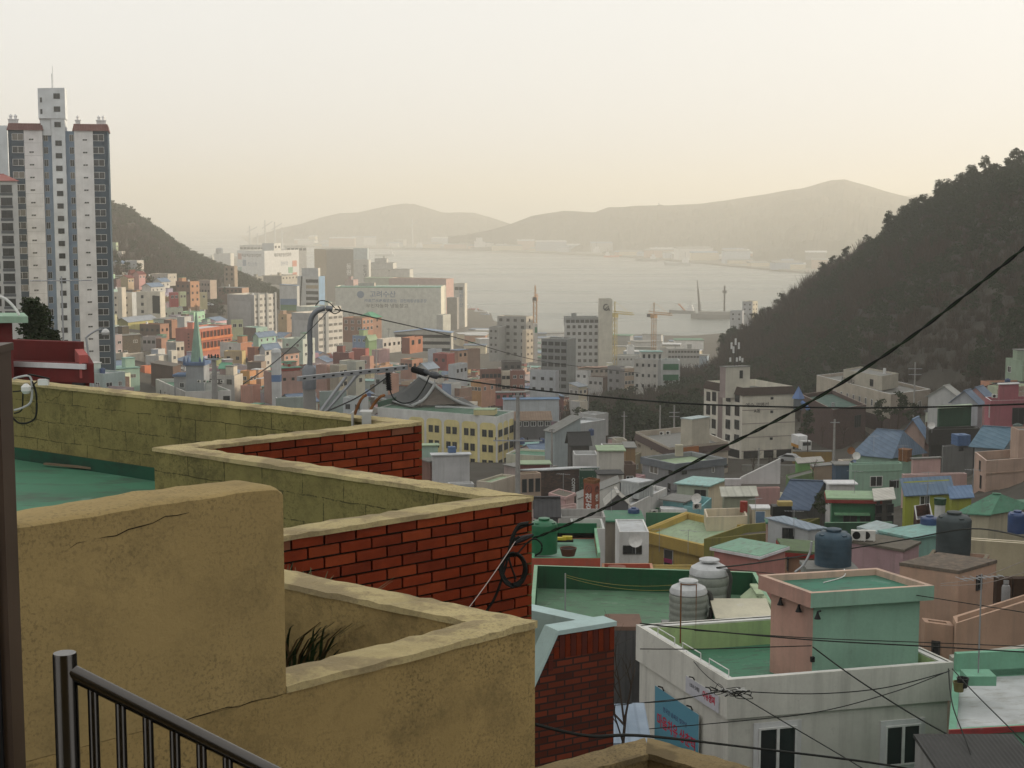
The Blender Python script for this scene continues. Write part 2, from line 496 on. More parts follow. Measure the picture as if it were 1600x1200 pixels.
# ------------------------------------------------------------------ far peninsula
def hill_strip(name, crest, coast, Dc, rough):
    """crest: (px, py) of the skyline at distance Dc; coast: list of (px, D) of the foot"""
    def lerp(tab, x, k=1):
        if x <= tab[0][0]: return tab[0][k]
        for a, b2 in zip(tab, tab[1:]):
            if x <= b2[0]: return a[k] + (b2[k] - a[k]) * (x - a[0]) / (b2[0] - a[0])
        return tab[-1][k]
    x0, x1 = crest[0][0], crest[-1][0]
    nx, ny = int((x1 - x0) / 3.0), 26
    mb = MB()
    for i in range(nx + 1):
        px = x0 + (x1 - x0) * i / nx
        top = P(px, lerp(crest, px), Dc)
        foot = P(px, HZ + 10, lerp(coast, px))
        foot.z = 2
        for j in range(ny + 1):
            f = j / ny
            if f <= 0.8:
                g = f / 0.8
                p = foot.lerp(top, g)
                s = 3 * g * g - 2 * g ** 3
                p.z = foot.z + (top.z - foot.z) * (0.55 * s + 0.45 * g)
            else:
                g = (f - 0.8) / 0.2
                p = top + Vector((0, 1200 * g, -(top.z + 5) * g))
            n = mnoise.fractal(Vector((p.x, p.y, 0)) * 0.011, 0.8, 2.1, 5) * rough
            n2 = mnoise.noise(Vector((p.x * 0.02, p.y * 0.02, 3.3))) * 2.0
            p.z += (n * 0.7 if f < 0.72 else 0) * min(1, g * 3 + 0.1) + n2 * (1 if 0.08 < f < .95 else 0)
            mb.v.append(tuple(p))
    for i in range(nx):
        for j in range(ny):
            a = i * (ny + 1) + j
            mb.f.append((a, a + ny + 1, a + ny + 2, a + 1))
    mb.m = [0] * len(mb.f)
    m, t, b, N, L = nodes(name + "_wood")
    tc = N.new("ShaderNodeTexCoord").outputs['Object']
    L.new(ramp(t, nz(t, 0.03, 8, tc, 0.75), [(0.35, (0.035, 0.04, 0.025)), (0.65, (0.085, 0.075, 0.05))]), b.inputs['Base Color'])
    b.inputs['Roughness'].default_value = 1
    return tag(mb.build(name, m), kind='structure')
hill_strip("hills", [(395, 372), (430, 358), (470, 349), (500, 339), (530, 332), (560, 331), (600, 322), (630, 317), (660, 322), (690, 331),
                     (740, 331), (800, 350), (860, 372)], [(395, 4700), (860, 4500)], 5200, 22)
hill_strip("hills", [(700, 372), (760, 360), (800, 349), (830, 336), (880, 328), (930, 331), (950, 323), (1000, 320), (1050, 319), (1100, 316),
                     (1180, 305), (1250, 293), (1300, 280), (1320, 278), (1350, 287), (1400, 302), (1450, 315), (1560, 335), (1750, 345)],
           [(700, 4200), (830, 3900), (1000, 3400), (1250, 2650), (1750, 2300)], 4000, 26)
hill_strip("hills", [(1250, 330), (1350, 312), (1430, 303), (1480, 297), (1560, 290), (1700, 300), (1900, 330)], [(1250, 6200), (1900, 6000)], 7000, 26)
# low shore of the far side
coast = [(395, 4500), (560, 4150), (640, 4050), (760, 3900), (830, 3700), (1000, 3290), (1100, 2930), (1250, 2500), (1400, 2250), (1750, 2000)]
pts = [P(px, HZ + 30, D) for px, D in coast]
mb = MB()
for p in pts: mb.v += [(p.x, p.y, -1), (p.x, p.y, 3), (p.x * 1.45, p.y + 1700, 3.2)]
for k in range(len(pts) - 1):
    a = 3 * k
    mb.f += [(a, a + 3, a + 4, a + 1), (a + 1, a + 4, a + 5, a + 2)]
mb.m = [0] * len(mb.f)
tag(mb.build("shore_land", plain("shore_soil", (0.16, 0.15, 0.13), 0.9, scale=0.02)), kind='structure')
# ------------------------------------------------------------------ foreground: the stepped house with sawtooth parapets
def Q(px, py, h):
    """point on the picture ray at depth h below the eye"""
    u, v = (px - 800) / FPX, (600 - py) / FPX
    t = -h / (v * cos(TH) - sin(TH))
    return Vector((u * t, t * (cos(TH) + v * sin(TH)), CZ - h))
def isect(p, d, q, e):
    den = d.x * e.y - d.y * e.x
    s = ((q.x - p.x) * e.y - (q.y - p.y) * e.x) / den
    return Vector((p.x + d.x * s, p.y + d.y * s, p.z))
def offset(pts, w):
    """open polyline offset to its right, mitred"""
    out = []
    for k, p in enumerate(pts):
        ns = []
        if k > 0:
            d = (pts[k] - pts[k - 1]).to_2d().normalized(); ns.append(Vector((d.y, -d.x)))
        if k < len(pts) - 1:
            d = (pts[k + 1] - pts[k]).to_2d().normalized(); ns.append(Vector((d.y, -d.x)))
        if len(ns) == 1: n = ns[0]
        else:
            n = (ns[0] + ns[1]).normalized()
            n = n / max(0.3, n.dot(ns[0]))
        out.append(Vector((p.x + n.x * w, p.y + n.y * w, p.z)))
    return out

M_YELLOW = concrete("aged_yellow_concrete", (0.355, 0.262, 0.115), 0.5, speck=0.5, crack=True)
M_YELLOWB = concrete("aged_yellow_blockwork", (0.225, 0.19, 0.072), 0.6, joints=(0.42, 0.205), speck=0.6, crack=True)
M_YELLOWP = concrete("stained_planter_concrete", (0.345, 0.25, 0.105), 0.65, speck=0.7)
M_COPING = concrete("worn_coping", (0.47, 0.385, 0.20), 0.35, patch=(0.20, 0.155, 0.095), speck=.5)
M_BRICK = [plain("glazed_brick_" + n, c, 0.62, var=0.22, scale=7, bmp=0.15) for n, c in
           (("red", (0.175, 0.026, 0.006)), ("dark", (0.135, 0.020, 0.005)), ("orange", (0.205, 0.036, 0.009)), ("worn", (0.17, 0.065, 0.035)))]
M_MORTAR = plain("dark_mortar", (0.012, 0.0115, 0.008), 0.95, scale=20)

HP = 1.85
F3, C3, N3 = Q(20, 592, HP), Q(659, 659, HP), Q(297, 699, HP)
C2, W2p = Q(831, 776, HP), Q(450, 836, HP)
C1, W1p, N1 = Q(836, 971, HP), Q(450, 893, HP), Q(447, 1072, HP)
F3 = C3 + (F3 - C3) * 1.6
N2 = isect(C2, W2p - C2, C1, W1p - C1)
house = thing("stepped_house", "yellow rendered house with zigzag brick parapets and green roof terrace right below the viewer", "house", (0, 0, 0))
def wall_seg(name, a, b, ai, bi, z0, z1, mat, parent, e=0.0):
    """one straight wall between outer edge a-b and inner edge ai-bi, textured along its own axis"""
    d = (b - a).to_2d()
    rz = atan2(d.y, d.x)
    Mi = (Matrix.Translation((a.x, a.y, 0)) @ Matrix.Rotation(rz, 4, 'Z')).inverted()
    q = [Mi @ Vector((p.x, p.y, 0)) for p in (a, b, bi, ai)]
    return MB().prism(q, z0, z1).build(name, mat, parent, (a.x, a.y, 0), rz)
def wavy_coping(outer, inner, k0, z, mat, parent, th=0.03, over=0.012):
    """a coping run following the wall top, its edges slightly uneven"""
    r = random.Random(k0)
    mb = MB()
    a, b, ai, bi = outer[0], outer[1], inner[0], inner[1]
    d = (b - a).to_2d(); rz = atan2(d.y, d.x)
    Mi = (Matrix.Translation((a.x, a.y, 0)) @ Matrix.Rotation(rz, 4, 'Z')).inverted()
    q = [Mi @ Vector((p.x, p.y, 0)) for p in (a, b, ai, bi)]
    n = max(4, int(d.length / 0.07))
    for i in range(n + 1):
        f = i / n
        o, w = q[0].lerp(q[1], f), q[2].lerp(q[3], f)
        s = -1 if w.y < o.y else 1
        e1, e2 = r.uniform(-.006, .008), r.uniform(-.006, .008)
        zz = z + r.uniform(-.004, .004) + 0.006 * mnoise.noise(Vector((f * 20, k0, 0)))
        mb.v += [(o.x, o.y - s * (over + e1), z - th), (o.x, o.y - s * (over + e1), zz), (o.x * .5 + w.x * .5, (o.y + w.y) / 2, zz + .008),
                 (w.x, w.y + s * (over + e2), zz), (w.x, w.y + s * (over + e2), z - th)]
    for i in range(n):
        for j in range(5):
            f = (i * 5 + j, i * 5 + (j + 1) % 5, i * 5 + 5 + (j + 1) % 5, i * 5 + 5 + j)
            mb.f.append(f if s < 0 else tuple(reversed(f)))
    mb.f += [(0, 1, 2, 3, 4), tuple(range(n * 5 + 4, n * 5 - 1, -1))]
    mb.m = [0] * len(mb.f)
    return mb.build("coping", mat, parent, (a.x, a.y, 0), rz)
def brick_face(a, b, z0, z1, parent, seed, bl=0.205, bh=0.0625, mj=0.011):
    """real bricks laid in half bond in front of the wall a->b (outside is to the left of a->b)"""
    r = random.Random(seed)
    d = (b - a).to_2d(); Lw = d.length; rz = atan2(d.y, d.x)
    mb = MB()
    row, z = 0, z1
    while z - bh > z0:
        x = -(bl / 2 if row % 2 else 0)
        while x < Lw:
            xa, xb = max(0, x), min(Lw, x + bl - mj)
            if xb - xa > 0.02:
                k = r.choices((0, 1, 2, 3), (6, 3, 3, .12))[0]
                j = r.uniform(-.0025, .0025)
                t = (0.004 if (row % 2 and x <= 0) else 0)
                mb.box(xa - t + r.uniform(0, .002), xb - r.uniform(0, .002), 0.0, 0.017 + r.uniform(-.002, .002), z - bh + mj + j * .5, z + j * .5, k)
            x += bl
        z -= bh
        row += 1
    mb.build("brick_facing", M_BRICK, parent, (a.x, a.y, 0), rz)
ZT = CZ - HP
zig = [F3, C3, N3, C2, N2, C1, N1]
inn = offset(zig, 0.18)
for k in range(6):
    a, b, ai, bi = zig[k], zig[k + 1], inn[k], inn[k + 1]
    zb = CZ - 9
    mat = (M_YELLOWB, M_MORTAR, M_YELLOWB, M_MORTAR, M_YELLOWP, M_YELLOWP)[k]
    if k in (1, 3):      # brick walls: inner leaf is rendered, outer leaf is brick
        n = (b - a).to_2d().normalized(); n = Vector((n.y, -n.x, 0))
        wall_seg("parapet_wall", a + n * .017, b + n * .017, ai, bi, zb, ZT - .03, M_MORTAR, house)
        wall_seg("inner_render", a + n * .18, b + n * .18, a + n * .192, b + n * .192, CZ - 2.7, ZT - .03, M_YELLOWB, house)
        brick_face(b, a, zb, ZT - 0.03, house, k, *((.245, .075) if k == 1 else (.225, .070)), .0125)
        lift = 0.0
    else:
        if k == 5:           # the front wall runs on to the left beneath the tall near wall
            e_ = (b - a).normalized() * 1.6
            wall_seg("parapet_wall", a, b + e_, ai, bi + e_, zb, ZT - .03, mat, house)
        else: wall_seg("parapet_wall", a, b, ai, bi, zb, ZT - .03, mat, house)
        lift = 0.003
    wavy_coping((a, b), (ai, bi), k, ZT + lift, M_COPING, house)
# the bricks stand on the left of b->a; local y runs outwards
mb = MB()
fl = [inn[0], inn[1], inn[2], inn[3], inn[4], Q(-200, 900, 2.7), Q(-900, 700, 2.7)]
mb.prism([(p.x, p.y) for p in fl], CZ - 3.0, CZ - 2.7)
mb.build("roof_terrace", M_GREENROOF, house)
d = (inn[1] - inn[0]).to_2d(); rz = atan2(d.y, d.x)
mb = MB().box(0, d.length + .3, -0.03, -0.004, CZ - 2.705, CZ - 2.57)
mb.build("upstand", roofpaint((0.02, 0.075, 0.045)), house, (inn[0].x, inn[0].y, 0), rz)
# soil of the planter behind the front wall
mb = MB().prism([(p.x, p.y) for p in (inn[4], inn[5], inn[6], inn[6] + Vector((-1.2, 0.9, 0)))], CZ - 3.0, CZ - 2.3)
mb.build("planter_soil", plain("dark_soil", (0.035, 0.028, 0.018), 1, var=.5, scale=9, bmp=.8), house)

# tall near wall in the plane of the front wall
H0 = 1.05
dn = (N1 - C1).to_2d().normalized()
a = Vector((N1.x, N1.y, 0)); b = a + Vector((dn.x, dn.y, 0)) * 1.6
n = Vector((dn.y, -dn.x, 0))
def rough_top(a, b, w, z0, z1, name, mat, parent, seed):
    d = (b - a).to_2d(); rz = atan2(d.y, d.x)
    mb = MB()
    nx = 60
    prof = [(0, 0), (0, .93), (.012, .975), (.045, .995), (.1, 1.0), (.15, .995), (w - .012, .97), (w, .93), (w, 0)]
    for i in range(nx + 1):
        f = i / nx
        x = d.length * f
        e = min(x, d.length - x)
        rd = -0.028 * max(0, 1 - e / .045) ** 2
        for y, g in prof:
            zz = z0 + (z1 - z0) * (g if g < .9 else .9 + (g - .9))
            if g >= .9: zz = z1 - (1 - g) * 0.16 + rd
            k = .006 * mnoise.fractal(Vector((x * 5, y * 5, g * 3 + seed)), 1, 2, 4) if g > .9 else 0
            mb.v.append((x, -y - k, zz + k * 1.1 + 0.006 * mnoise.noise(Vector((x * 1.2, seed, 0))) * (g > .5)))
    m = len(prof)
    for i in range(nx):
        for j in range(m - 1):
            mb.f.append((i * m + j, i * m + j + 1, (i + 1) * m + j + 1, (i + 1) * m + j))
    mb.f += [tuple(range(m - 1, -1, -1)), tuple(range(nx * m, nx * m + m))]
    mb.m = [0] * len(mb.f)
    o = mb.build(name, mat, parent, (a.x, a.y, 0), rz)
    smooth(o.data, 50)
    return o
tw = thing("concrete_wall", "thick weathered yellow concrete wall with a cracked rounded top in front of the stepped house", "wall")
rough_top(a, b, 0.26, ZT - .028, CZ - H0, "wall_body", M_YELLOW, tw, 5)
r = random.Random(11)
d_ = Vector((dn.x, dn.y)); rz_ = atan2(d_.y, d_.x)
for pts in ([(.42 + .05 * k, CZ - H0 - .05 - .006 * k + r.uniform(-.012, .012)) for k in range(11)], [(.02 + .05 * k, CZ - 1.878 + r.uniform(-.006, .005)) for k in range(10)], [(1.28 + r.uniform(-.006, .006), CZ - 1.12 - .06 * k) for k in range(12)]):
    mb = MB(); mb.tube([(x, .0005, z) for x, z in pts], [.0008] + [.0019 * r.uniform(.4, 1.2) for _ in pts[2:]] + [.0008], 4)
    mb.build("crack", plain("crack_shadow", (.03, .022, .012), 1), tw, (a.x, a.y, 0), rz_)
# steel gate post on the far left
gp = thing("gate_post", "dark brown metal post at the left edge of the view", "post", (0, 0, 0))
x1 = Q(19, 545, 0.36); y0 = x1.y; x1.x *= (y0 + .112) / y0
mb = MB().box(x1.x - .4, x1.x, y0, y0 + .10, CZ - 9, CZ - 0.36)
mb.box(x1.x - .4, x1.x + .006, y0 - .006, y0 + .106, CZ - 0.372, CZ - 0.352)
mb.build("post", plain("brown_painted_metal", (0.085, 0.06, 0.045), 0.5, 0.3), gp)
mb = MB().box(x1.x - .35, x1.x - .024, y0 - .012, y0 - .002, CZ - 8, CZ - 0.44)
mb.build("panel", M_BLACK, gp)

# stainless handrail
hr = thing("handrail", "stainless steel stair railing with vertical balusters running down in front of the yellow wall", "railing")
p0 = Q(101, 1020, 1.14)
p0.z = CZ - 1.14
mb = MB(); mb.smooth = True
mb.tube([(p0.x, p0.y, CZ - 4), (p0.x, p0.y, p0.z - .006), (p0.x, p0.y, p0.z)], [.031, .031, .029], 24)
smooth(mb.build("newel_post", M_STEEL, hr).data)
r0 = Q(101, 1045, 1.14 + 25 * p0.y / 2400); r1 = Q(455, 1222, 1.55)
dr = r1 - r0
mb = MB()
mb.tube([r0, r0 + dr * .3, r0 + dr * .6, r0 + dr * 1.5], .022, 20)
smooth(mb.build("top_rail", M_STEEL, hr).data)
low = Vector((0, 0, -0.62))
mb = MB(); mb.tube([r0 + low, r0 + low + dr * 1.5], .012, 12)
smooth(mb.build("bottom_rail", M_STEEL, hr).data)
for k, px in enumerate((140, 181, 222, 265, 312, 360, 408)):
    f = (px - 101) / 354 * (1.0)
    # equal steps along the rail
    f = (k + 1) * 0.118
    c = r0 + dr * f
    mb = MB(); mb.tube([c + Vector((0, 0, -.62)), c - Vector((0, 0, .01))], .0145, 12)
    smooth(mb.build("baluster", M_STEEL, hr).data)
for k in range(6):
    f = (k + 1.5) * 0.118
    c = r0 + dr * f + Vector((0, 0, -.30))
    u = dr.normalized()
    mb = MB(); mb.tube([c + u * .045 * cos(q) + Vector((0, 0, 1)) * .075 * sin(q) for q in [pi + k2 * pi / 8 for k2 in range(9)]], .007, 8)
    smooth(mb.build("scroll", M_STEEL, hr).data)

# plants in the planter
def blades(n, cx, cy, cz, R0, hmin, hmax, w, r, droop=0.6, mi=lambda r: 0):
    mb = MB()
    for _ in range(n):
        a = r.uniform(0, 2 * pi); rr = R0 * sqrt(r.random())
        b = Vector((cx + rr * cos(a), cy + rr * sin(a), cz))
        a += r.uniform(-.8, .8)
        h = r.uniform(hmin, hmax); d = Vector((cos(a), sin(a), 0)); sd = Vector((-sin(a), cos(a), 0))
        pts = []
        for k in range(5):
            f = k / 4
            c = b + d * (h * droop * f * f) + Vector((0, 0, h * (f - .45 * f * f * droop)))
            ww = w * (1 - f * .92)
            pts += [c - sd * ww, c + sd * ww]
        mb.add(pts, [(2 * k, 2 * k + 1, 2 * k + 3, 2 * k + 2) for k in range(4)], mi(r))
    return mb
pr = random.Random(3)
M_LEAF = plain("dark_strap_leaf", (0.035, 0.065, 0.025), 0.5, var=.4, scale=5)
M_DEAD = plain("dry_leaf", (0.15, 0.105, 0.055), 0.8, var=.3, scale=5)
pc = Q(478, 1040, 2.25)
pl = tag(blades(190, pc.x - .10, pc.y + .02, CZ - 2.3, .26, .28, .62, .012, pr, .7, lambda r: 0 if r.random() < .62 else 1).build("strap_leaf_plant", [M_LEAF, M_DEAD]),
         "clump of dark green strap leaves and dry stalks growing in the concrete planter", "plant")
pc = Q(585, 1028, 2.25)
tag(blades(60, pc.x - .02, pc.y + .05, CZ - 2.3, .1, .04, .12, .012, pr, .8).build("weed", [M_LEAF, M_DEAD]), "small leafy green weed beside the coping of the planter", "plant")

# bench-like white cube fixture, rusty hoops and plank on the terrace
c = P(565, 668, 13.6)
lb = thing("flue_cowl", "grey metal flue cowl with open box top standing behind the upper brick parapet", "vent", (c.x, c.y, c.z - .29))
mb = MB().lathe([(.20, 0), (.20, .5), (.10, .56)], 20); smooth(mb.build("flue", M_GALV, lb).data)
mb = MB()
mb.box(-.16, .18, -.14, .14, .56, .585); mb.box(-.16, -.142, -.14, .14, .585, .83); mb.box(.02, .18, -.15, -.135, .60, .83); mb.box(-.02, .19, -.14, .14, .83, .85)
lb.scale = (.52,) * 3
mb.build("hood", plain("pale_grey_metal", (0.42, .42, .40), .5), lb)
for k, (px, py) in enumerate(((521, 668), (536, 668))):
    c = Q(px, py, 1.86); c.y += .9
    mb = MB(); mb.tube([c + Vector((.0 + .3 * f * (k + 2) * .3, .2 * f, -.35 + .5 * sin(pi * .5 * f) if f < 1 else .15)) for f in [j / 8 for j in range(9)]], .014, 8)
    tag(mb.build("rusty_hoop", M_RUST), "rusty bent steel bar arching over the parapet, " + ("nearer the utility pole" if k == 0 else "next to the flue cowl"), "steel bar")
a, b = Q(70, 726, 2.68), Q(201, 738, 2.68)
d = b - a
mb = MB().box(0, d.length, -.02, .02, 0, .02)
tag(mb.build("plank", plain("grey_wood", (.16, .12, .08), .9), None, a, atan2(d.y, d.x)), "thin weathered wooden batten lying on the green roof terrace", "plank")

# meter box and cables at the upper left corner of the terrace
bx = thing("cable_bundle", "tangle of grey and black cables with a white junction box on the upper left parapet", "cables")
def wob(a, b, r, amp, n=10, dz=0):
    a, b = Vector(a), Vector(b)
    return [a.lerp(b, k / n) + Vector((r.uniform(-amp, amp), r.uniform(-amp, amp) * .3, r.uniform(-amp, amp) - dz * 4 * (k / n) * (1 - k / n))) for k in range(n + 1)]
def pc_(px, py, D): return P(px, py, D)
def spline(pts, n=6):
    pts = [Vector(p) for p in pts]
    out = []
    for i in range(len(pts) - 1):
        p0, p1, p2, p3 = pts[max(i - 1, 0)], pts[i], pts[i + 1], pts[min(i + 2, len(pts) - 1)]
        for k in range(n):
            t = k / n
            out.append(0.5 * ((2 * p1) + (p2 - p0) * t + (2 * p0 - 5 * p1 + 4 * p2 - p3) * t * t + (3 * p1 - p0 - 3 * p2 + p3) * t ** 3))
    return out + [pts[-1]]
DW = 15.6
for mat, r_, lst in ((plain("grey_cable", (.42, .42, .42), .5), .012, [(22, 641), (35, 637), (48, 628), (50, 605), (46, 588), (30, 589), (21, 592)]),
                     (M_CABLE, .010, [(20, 653), (30, 661), (45, 660), (56, 650), (57, 620), (52, 600), (44, 586), (60, 588), (78, 592)]),
                     (M_CABLE, .008, [(20, 612), (36, 610), (48, 604), (58, 596)]), (M_CABLE, .008, [(22, 646), (34, 640), (36, 615), (40, 604)])):
    mb = MB(); mb.tube(spline([P(x, y, DW) for x, y in lst]), r_, 6); smooth(mb.build("cable", mat, bx).data)
c = P(68, 597, 15.6)
MB().box(-.05, .05, -.03, .03, -.03, .03).build("junction_box", plain("white_plastic", (.6, .6, .58), .4), bx, c)
c = P(41, 615, 15.5)
MB().lathe([(.03, 0), (.05, .03), (.05, .07), (.02, .1)], 12).build("insulator", plain("white_plastic", (.6, .6, .58), .4), bx, c)

# coil and cables at the right end of the lower brick parapet
cl = thing("cable_coil", "black coiled cable with clamps hanging at the corner of the lower brick parapet", "cable coil")
cc = P(802, 888, 9.4)
for k in range(4):
    mb = MB(); r = random.Random(k)
    mb.tube([cc + Vector(((.066 + .006 * k) * cos(q) + r.uniform(-.002, .002), -.02 - .006 * k, (.092 + .006 * k) * sin(q) + r.uniform(-.003, .003))) for q in [j * pi / 12 for j in range(25)]], .007, 6, cap=False)
    smooth(mb.build("loop", M_CABLE, cl).data)
for lst, r_ in (([(806, 905), (795, 870), (800, 840), (812, 826), (834, 818)], .007), ([(760, 955), (775, 930), (790, 885), (798, 850), (812, 838)], .009),
                ([(805, 870), (822, 850), (835, 842), (846, 850), (845, 862), (836, 868)], .006), ([(798, 846), (810, 822), (826, 818)], .013)):
    mb = MB(); mb.tube(spline([P(x, y, 9.45) for x, y in lst]), r_, 6); smooth(mb.build("cable", M_CABLE, cl).data)
mb = MB(); mb.tube([P(803, 848, 9.45), P(816, 842, 9.5), P(832, 836, 9.6)], [.016, .022, .010], 8); smooth(mb.build("clamp", M_BLACK, cl).data)
mb = MB(); mb.tube(sag(P(805, 846, 9.42), P(732, 950, 8.6), .01), .0028, 5)
tag(mb.build("tie_wire", plain("pale_wire", (.35, .30, .27), .5)), "thin pale wire stretched diagonally across the lower brick parapet", "wire")

# mossy roof corner at the bottom edge
HM = 2.8
K0, K1, K2 = Q(1010, 1154, HM), Q(825, 1203, HM), Q(1195, 1208, HM)
mr = thing("mossy_roof", "dirty flat roof corner with moss covered parapet at the bottom edge below the yellow walls", "roof")
pl_ = [K1 + (K1 - K0) * .8, K0, K2 + (K2 - K0) * 1.2]
il = offset(pl_, .17)
M_MOSS = concrete("mossy_concrete", (0.22, 0.16, 0.075), 0.8, speck=.9)
for k in (0, 1):
    wall_seg("parapet_wall", pl_[k], pl_[k + 1], il[k], il[k + 1], CZ - 7, CZ - HM - .03, M_MOSS, mr)
    wavy_coping((pl_[k], pl_[k + 1]), (il[k], il[k + 1]), 20 + k, CZ - HM + .002 * k, concrete("mossy_coping", (.24, .18, .09), .8, patch=(.09, .07, .04), speck=.8), mr)
MB().prism([(p.x, p.y) for p in (il[0], il[1], il[2], Vector((il[1].x, il[1].y - 4, 0)))], CZ - 3.6, CZ - 3.1).build("roof_floor", concrete("dirty_roof", (.12, .09, .055), .8), mr)

# mint and brick neighbour
HB = 4.5
B0, B1, B2 = Q(960, 972, HB), Q(873, 986, HB), Q(800, 938, HB)
nb = thing("mint_parapet_house", "dark red brick house with pale mint parapet and sloping coping beyond the yellow planter", "house")
d = (B1 - B0).to_2d(); Lb = d.length; rz = atan2(d.y, d.x)
un = d.normalized()
L2 = Lb + .9
M_MINT = paint((0.36, 0.47, 0.46), 0.25)
MBK = brickmat((0.150, 0.034, 0.016), 0.215, 0.075, (0.03, 0.02, 0.017), 0.010)
prof = [(0, -9.0), (0, -.0), (Lb, 0.0), (Lb + .34, -.62), (L2, -1.4), (L2, -9.0)]
mb = MB()
zt = CZ - HB - .04
for y in (0, .22):
    mb.v += [(x, y, zt + z) for x, z in prof]
n = len(prof)
mb.f = [tuple(range(n)), tuple(reversed(range(n, 2 * n)))] + [(k, n + k, n + (k + 1) % n, (k + 1) % n) for k in range(n)]
mb.f = [tuple(reversed(f)) for f in mb.f]
mb.m = [0] * len(mb.f)
mb2 = mb
# the wall is laid from B0 towards B1 (to the left); its outside faces the viewer on local +y
o = MB(); o.v = [(x, -y, z) for x, y, z in mb.v]; o.f = [tuple(reversed(f)) for f in mb.f]; o.m = mb.m
o.build("brick_wall", MBK, nb, (B0.x, B0.y, 0), rz)
# soldier course
mb = MB(); r = random.Random(4); x = 0.0
while x < Lb + .1:
    mb.box(x + .004, x + .066, -.01, .006 + r.uniform(0, .003), zt - .26 - max(0, x - Lb) * 1.8, zt - .012 - max(0, x + .066 - Lb) * 1.9, r.choice((0, 1, 1)))
    x += .072
mb.build("soldier_course", [M_BRICK[1], plain("dark_brick", (.085, .02, .013), .7)], nb, (B0.x, B0.y, 0), rz)
mb = MB()
cp = [(-.02, 0), (Lb + .02, 0), (Lb + .36, -.62), (L2, -1.42)]
for (xa, za), (xb, zb) in zip(cp, cp[1:]):
    k = len(mb.v)
    for y in (.02, -.26):
        mb.v += [(xa, y, zt + za), (xb, y, zt + zb), (xb, y, zt + zb + .05), (xa, y, zt + za + .05)]
    mb.f += [(k, k + 3, k + 2, k + 1), (k + 4, k + 5, k + 6, k + 7), (k + 3, k + 7, k + 6, k + 2), (k, k + 1, k + 5, k + 4), (k, k + 4, k + 7, k + 3), (k + 1, k + 2, k + 6, k + 5)]
mb.m = [0] * len(mb.f)
mb.build("coping", M_MINT, nb, (B0.x, B0.y, 0), rz)
e = (B2 - B0).to_2d().normalized(); nrm = Vector((-e.y, e.x)) * -1
bb = B0.to_2d()
iq = B0.to_2d() + Vector((e.y, -e.x)) * -.22
iq = isect(Vector((iq.x, iq.y, 0)), Vector((e.x, e.y, 0)), Vector((bb.x, bb.y, 0)), Vector((un.x, un.y, 0))).to_2d()
pp = [bb + e * .05, bb + e * 2.2, iq + e * 2.2, iq + e * .05]
q = [Vector((p.x, p.y, 0)) for p in pp]
wall_seg("parapet_wall", q[0], q[1], q[3], q[2], CZ - 9, CZ - HB + .006, M_MINT, nb)
MB().prism([(B0.x, B0.y), (B2.x, B2.y), (B2.x - 1.2, B2.y - 1.2), (B1.x - .9, B1.y - .25)], CZ - 6, CZ - 5.55).build("roof_floor", M_GREYROOF, nb)

# unseen house behind the eye; high wall and porch roof added for shade
vh = thing("unseen_porch_house", "plain house wall and porch floor at the viewpoint", "house")
MB().box(-4, 3.0, -1.2, -.9, CZ - 9, CZ + 7).build("wall", M_YELLOWP, vh)
MB().box(-4, 3.0, -.9, 1.1, CZ + 2.2, CZ + 2.4).build("shading_porch_roof", M_GREYROOF, vh)
MB().box(-4, 2.2, -.9, 1.3, CZ - 1.9, CZ - 1.7).build("porch_floor", M_GREYROOF, vh)
# ------------------------------------------------------------------ buildings
def lettering(body, size, mat, parent, loc, rot, depth=0.01, align='CENTER', sx=1.0, bold=0.0, turn=0.0):
    cu = bpy.data.curves.new("t", 'FONT')
    cu.body = body
    cu.size = size
    cu.align_x = align
    cu.align_y = 'CENTER'
    cu.extrude = depth
    cu.resolution_u = 3
    cu.offset = bold
    to = bpy.data.objects.new("t", cu)
    COL.objects.link(to)
    bpy.context.view_layer.update()
    me = bpy.data.meshes.new_from_object(to.evaluated_get(bpy.context.evaluated_depsgraph_get()))
    bpy.data.objects.remove(to)
    me.materials.clear(); me.materials.append(mat)
    o = put("lettering", me, parent, loc)
    o.rotation_euler = (Matrix.Rotation(rot[2], 3, 'Z') @ Matrix.Rotation(rot[0], 3, 'X') @ Matrix.Rotation(turn, 3, 'Z')).to_euler()
    o.scale = (sx, 1, 1)
    return o
WCACHE = {}
def window_mesh(w, h, style):
    k = (round(w, 1), round(h, 1), style)
    if k in WCACHE: return WCACHE[k]
    w, h = k[0], k[1]
    mb = MB()
    t = 0.07 if min(w, h) > .9 else .05
    d = .07
    gl = {'w': 1, 'd': 1, 'c': 2}[style[0]]
    mb.box(-w / 2, w / 2, -d, -.003, 0, t); mb.box(-w / 2, w / 2, -d, -.003, h - t, h)
    mb.box(-w / 2, -w / 2 + t, -d, -.003, t, h - t); mb.box(w / 2 - t, w / 2, -d, -.003, t, h - t)
    n = 1 if w < .8 else 2 if w < 2.4 else 3 if w < 3.2 else 4
    for i in range(1, n):
        x = -w / 2 + w * i / n
        mb.box(x - t * .45, x + t * .45, -d + .01, -.003, t, h - t)
    if style[-1] == 's': mb.box(-w / 2 - .06, w / 2 + .06, -d - .06, -.003, -.08, 0)
    mb.add([(-w / 2 + t, -.03, t), (w / 2 - t, -.03, t), (w / 2 - t, -.03, h - t), (-w / 2 + t, -.03, h - t)], [(0, 1, 2, 3)], gl)
    WCACHE[k] = mb.mesh("window", [M_WFRAME if style[0] != 'd' else M_DFRAME, M_GLASS, M_GLASS2])
    return WCACHE[k]
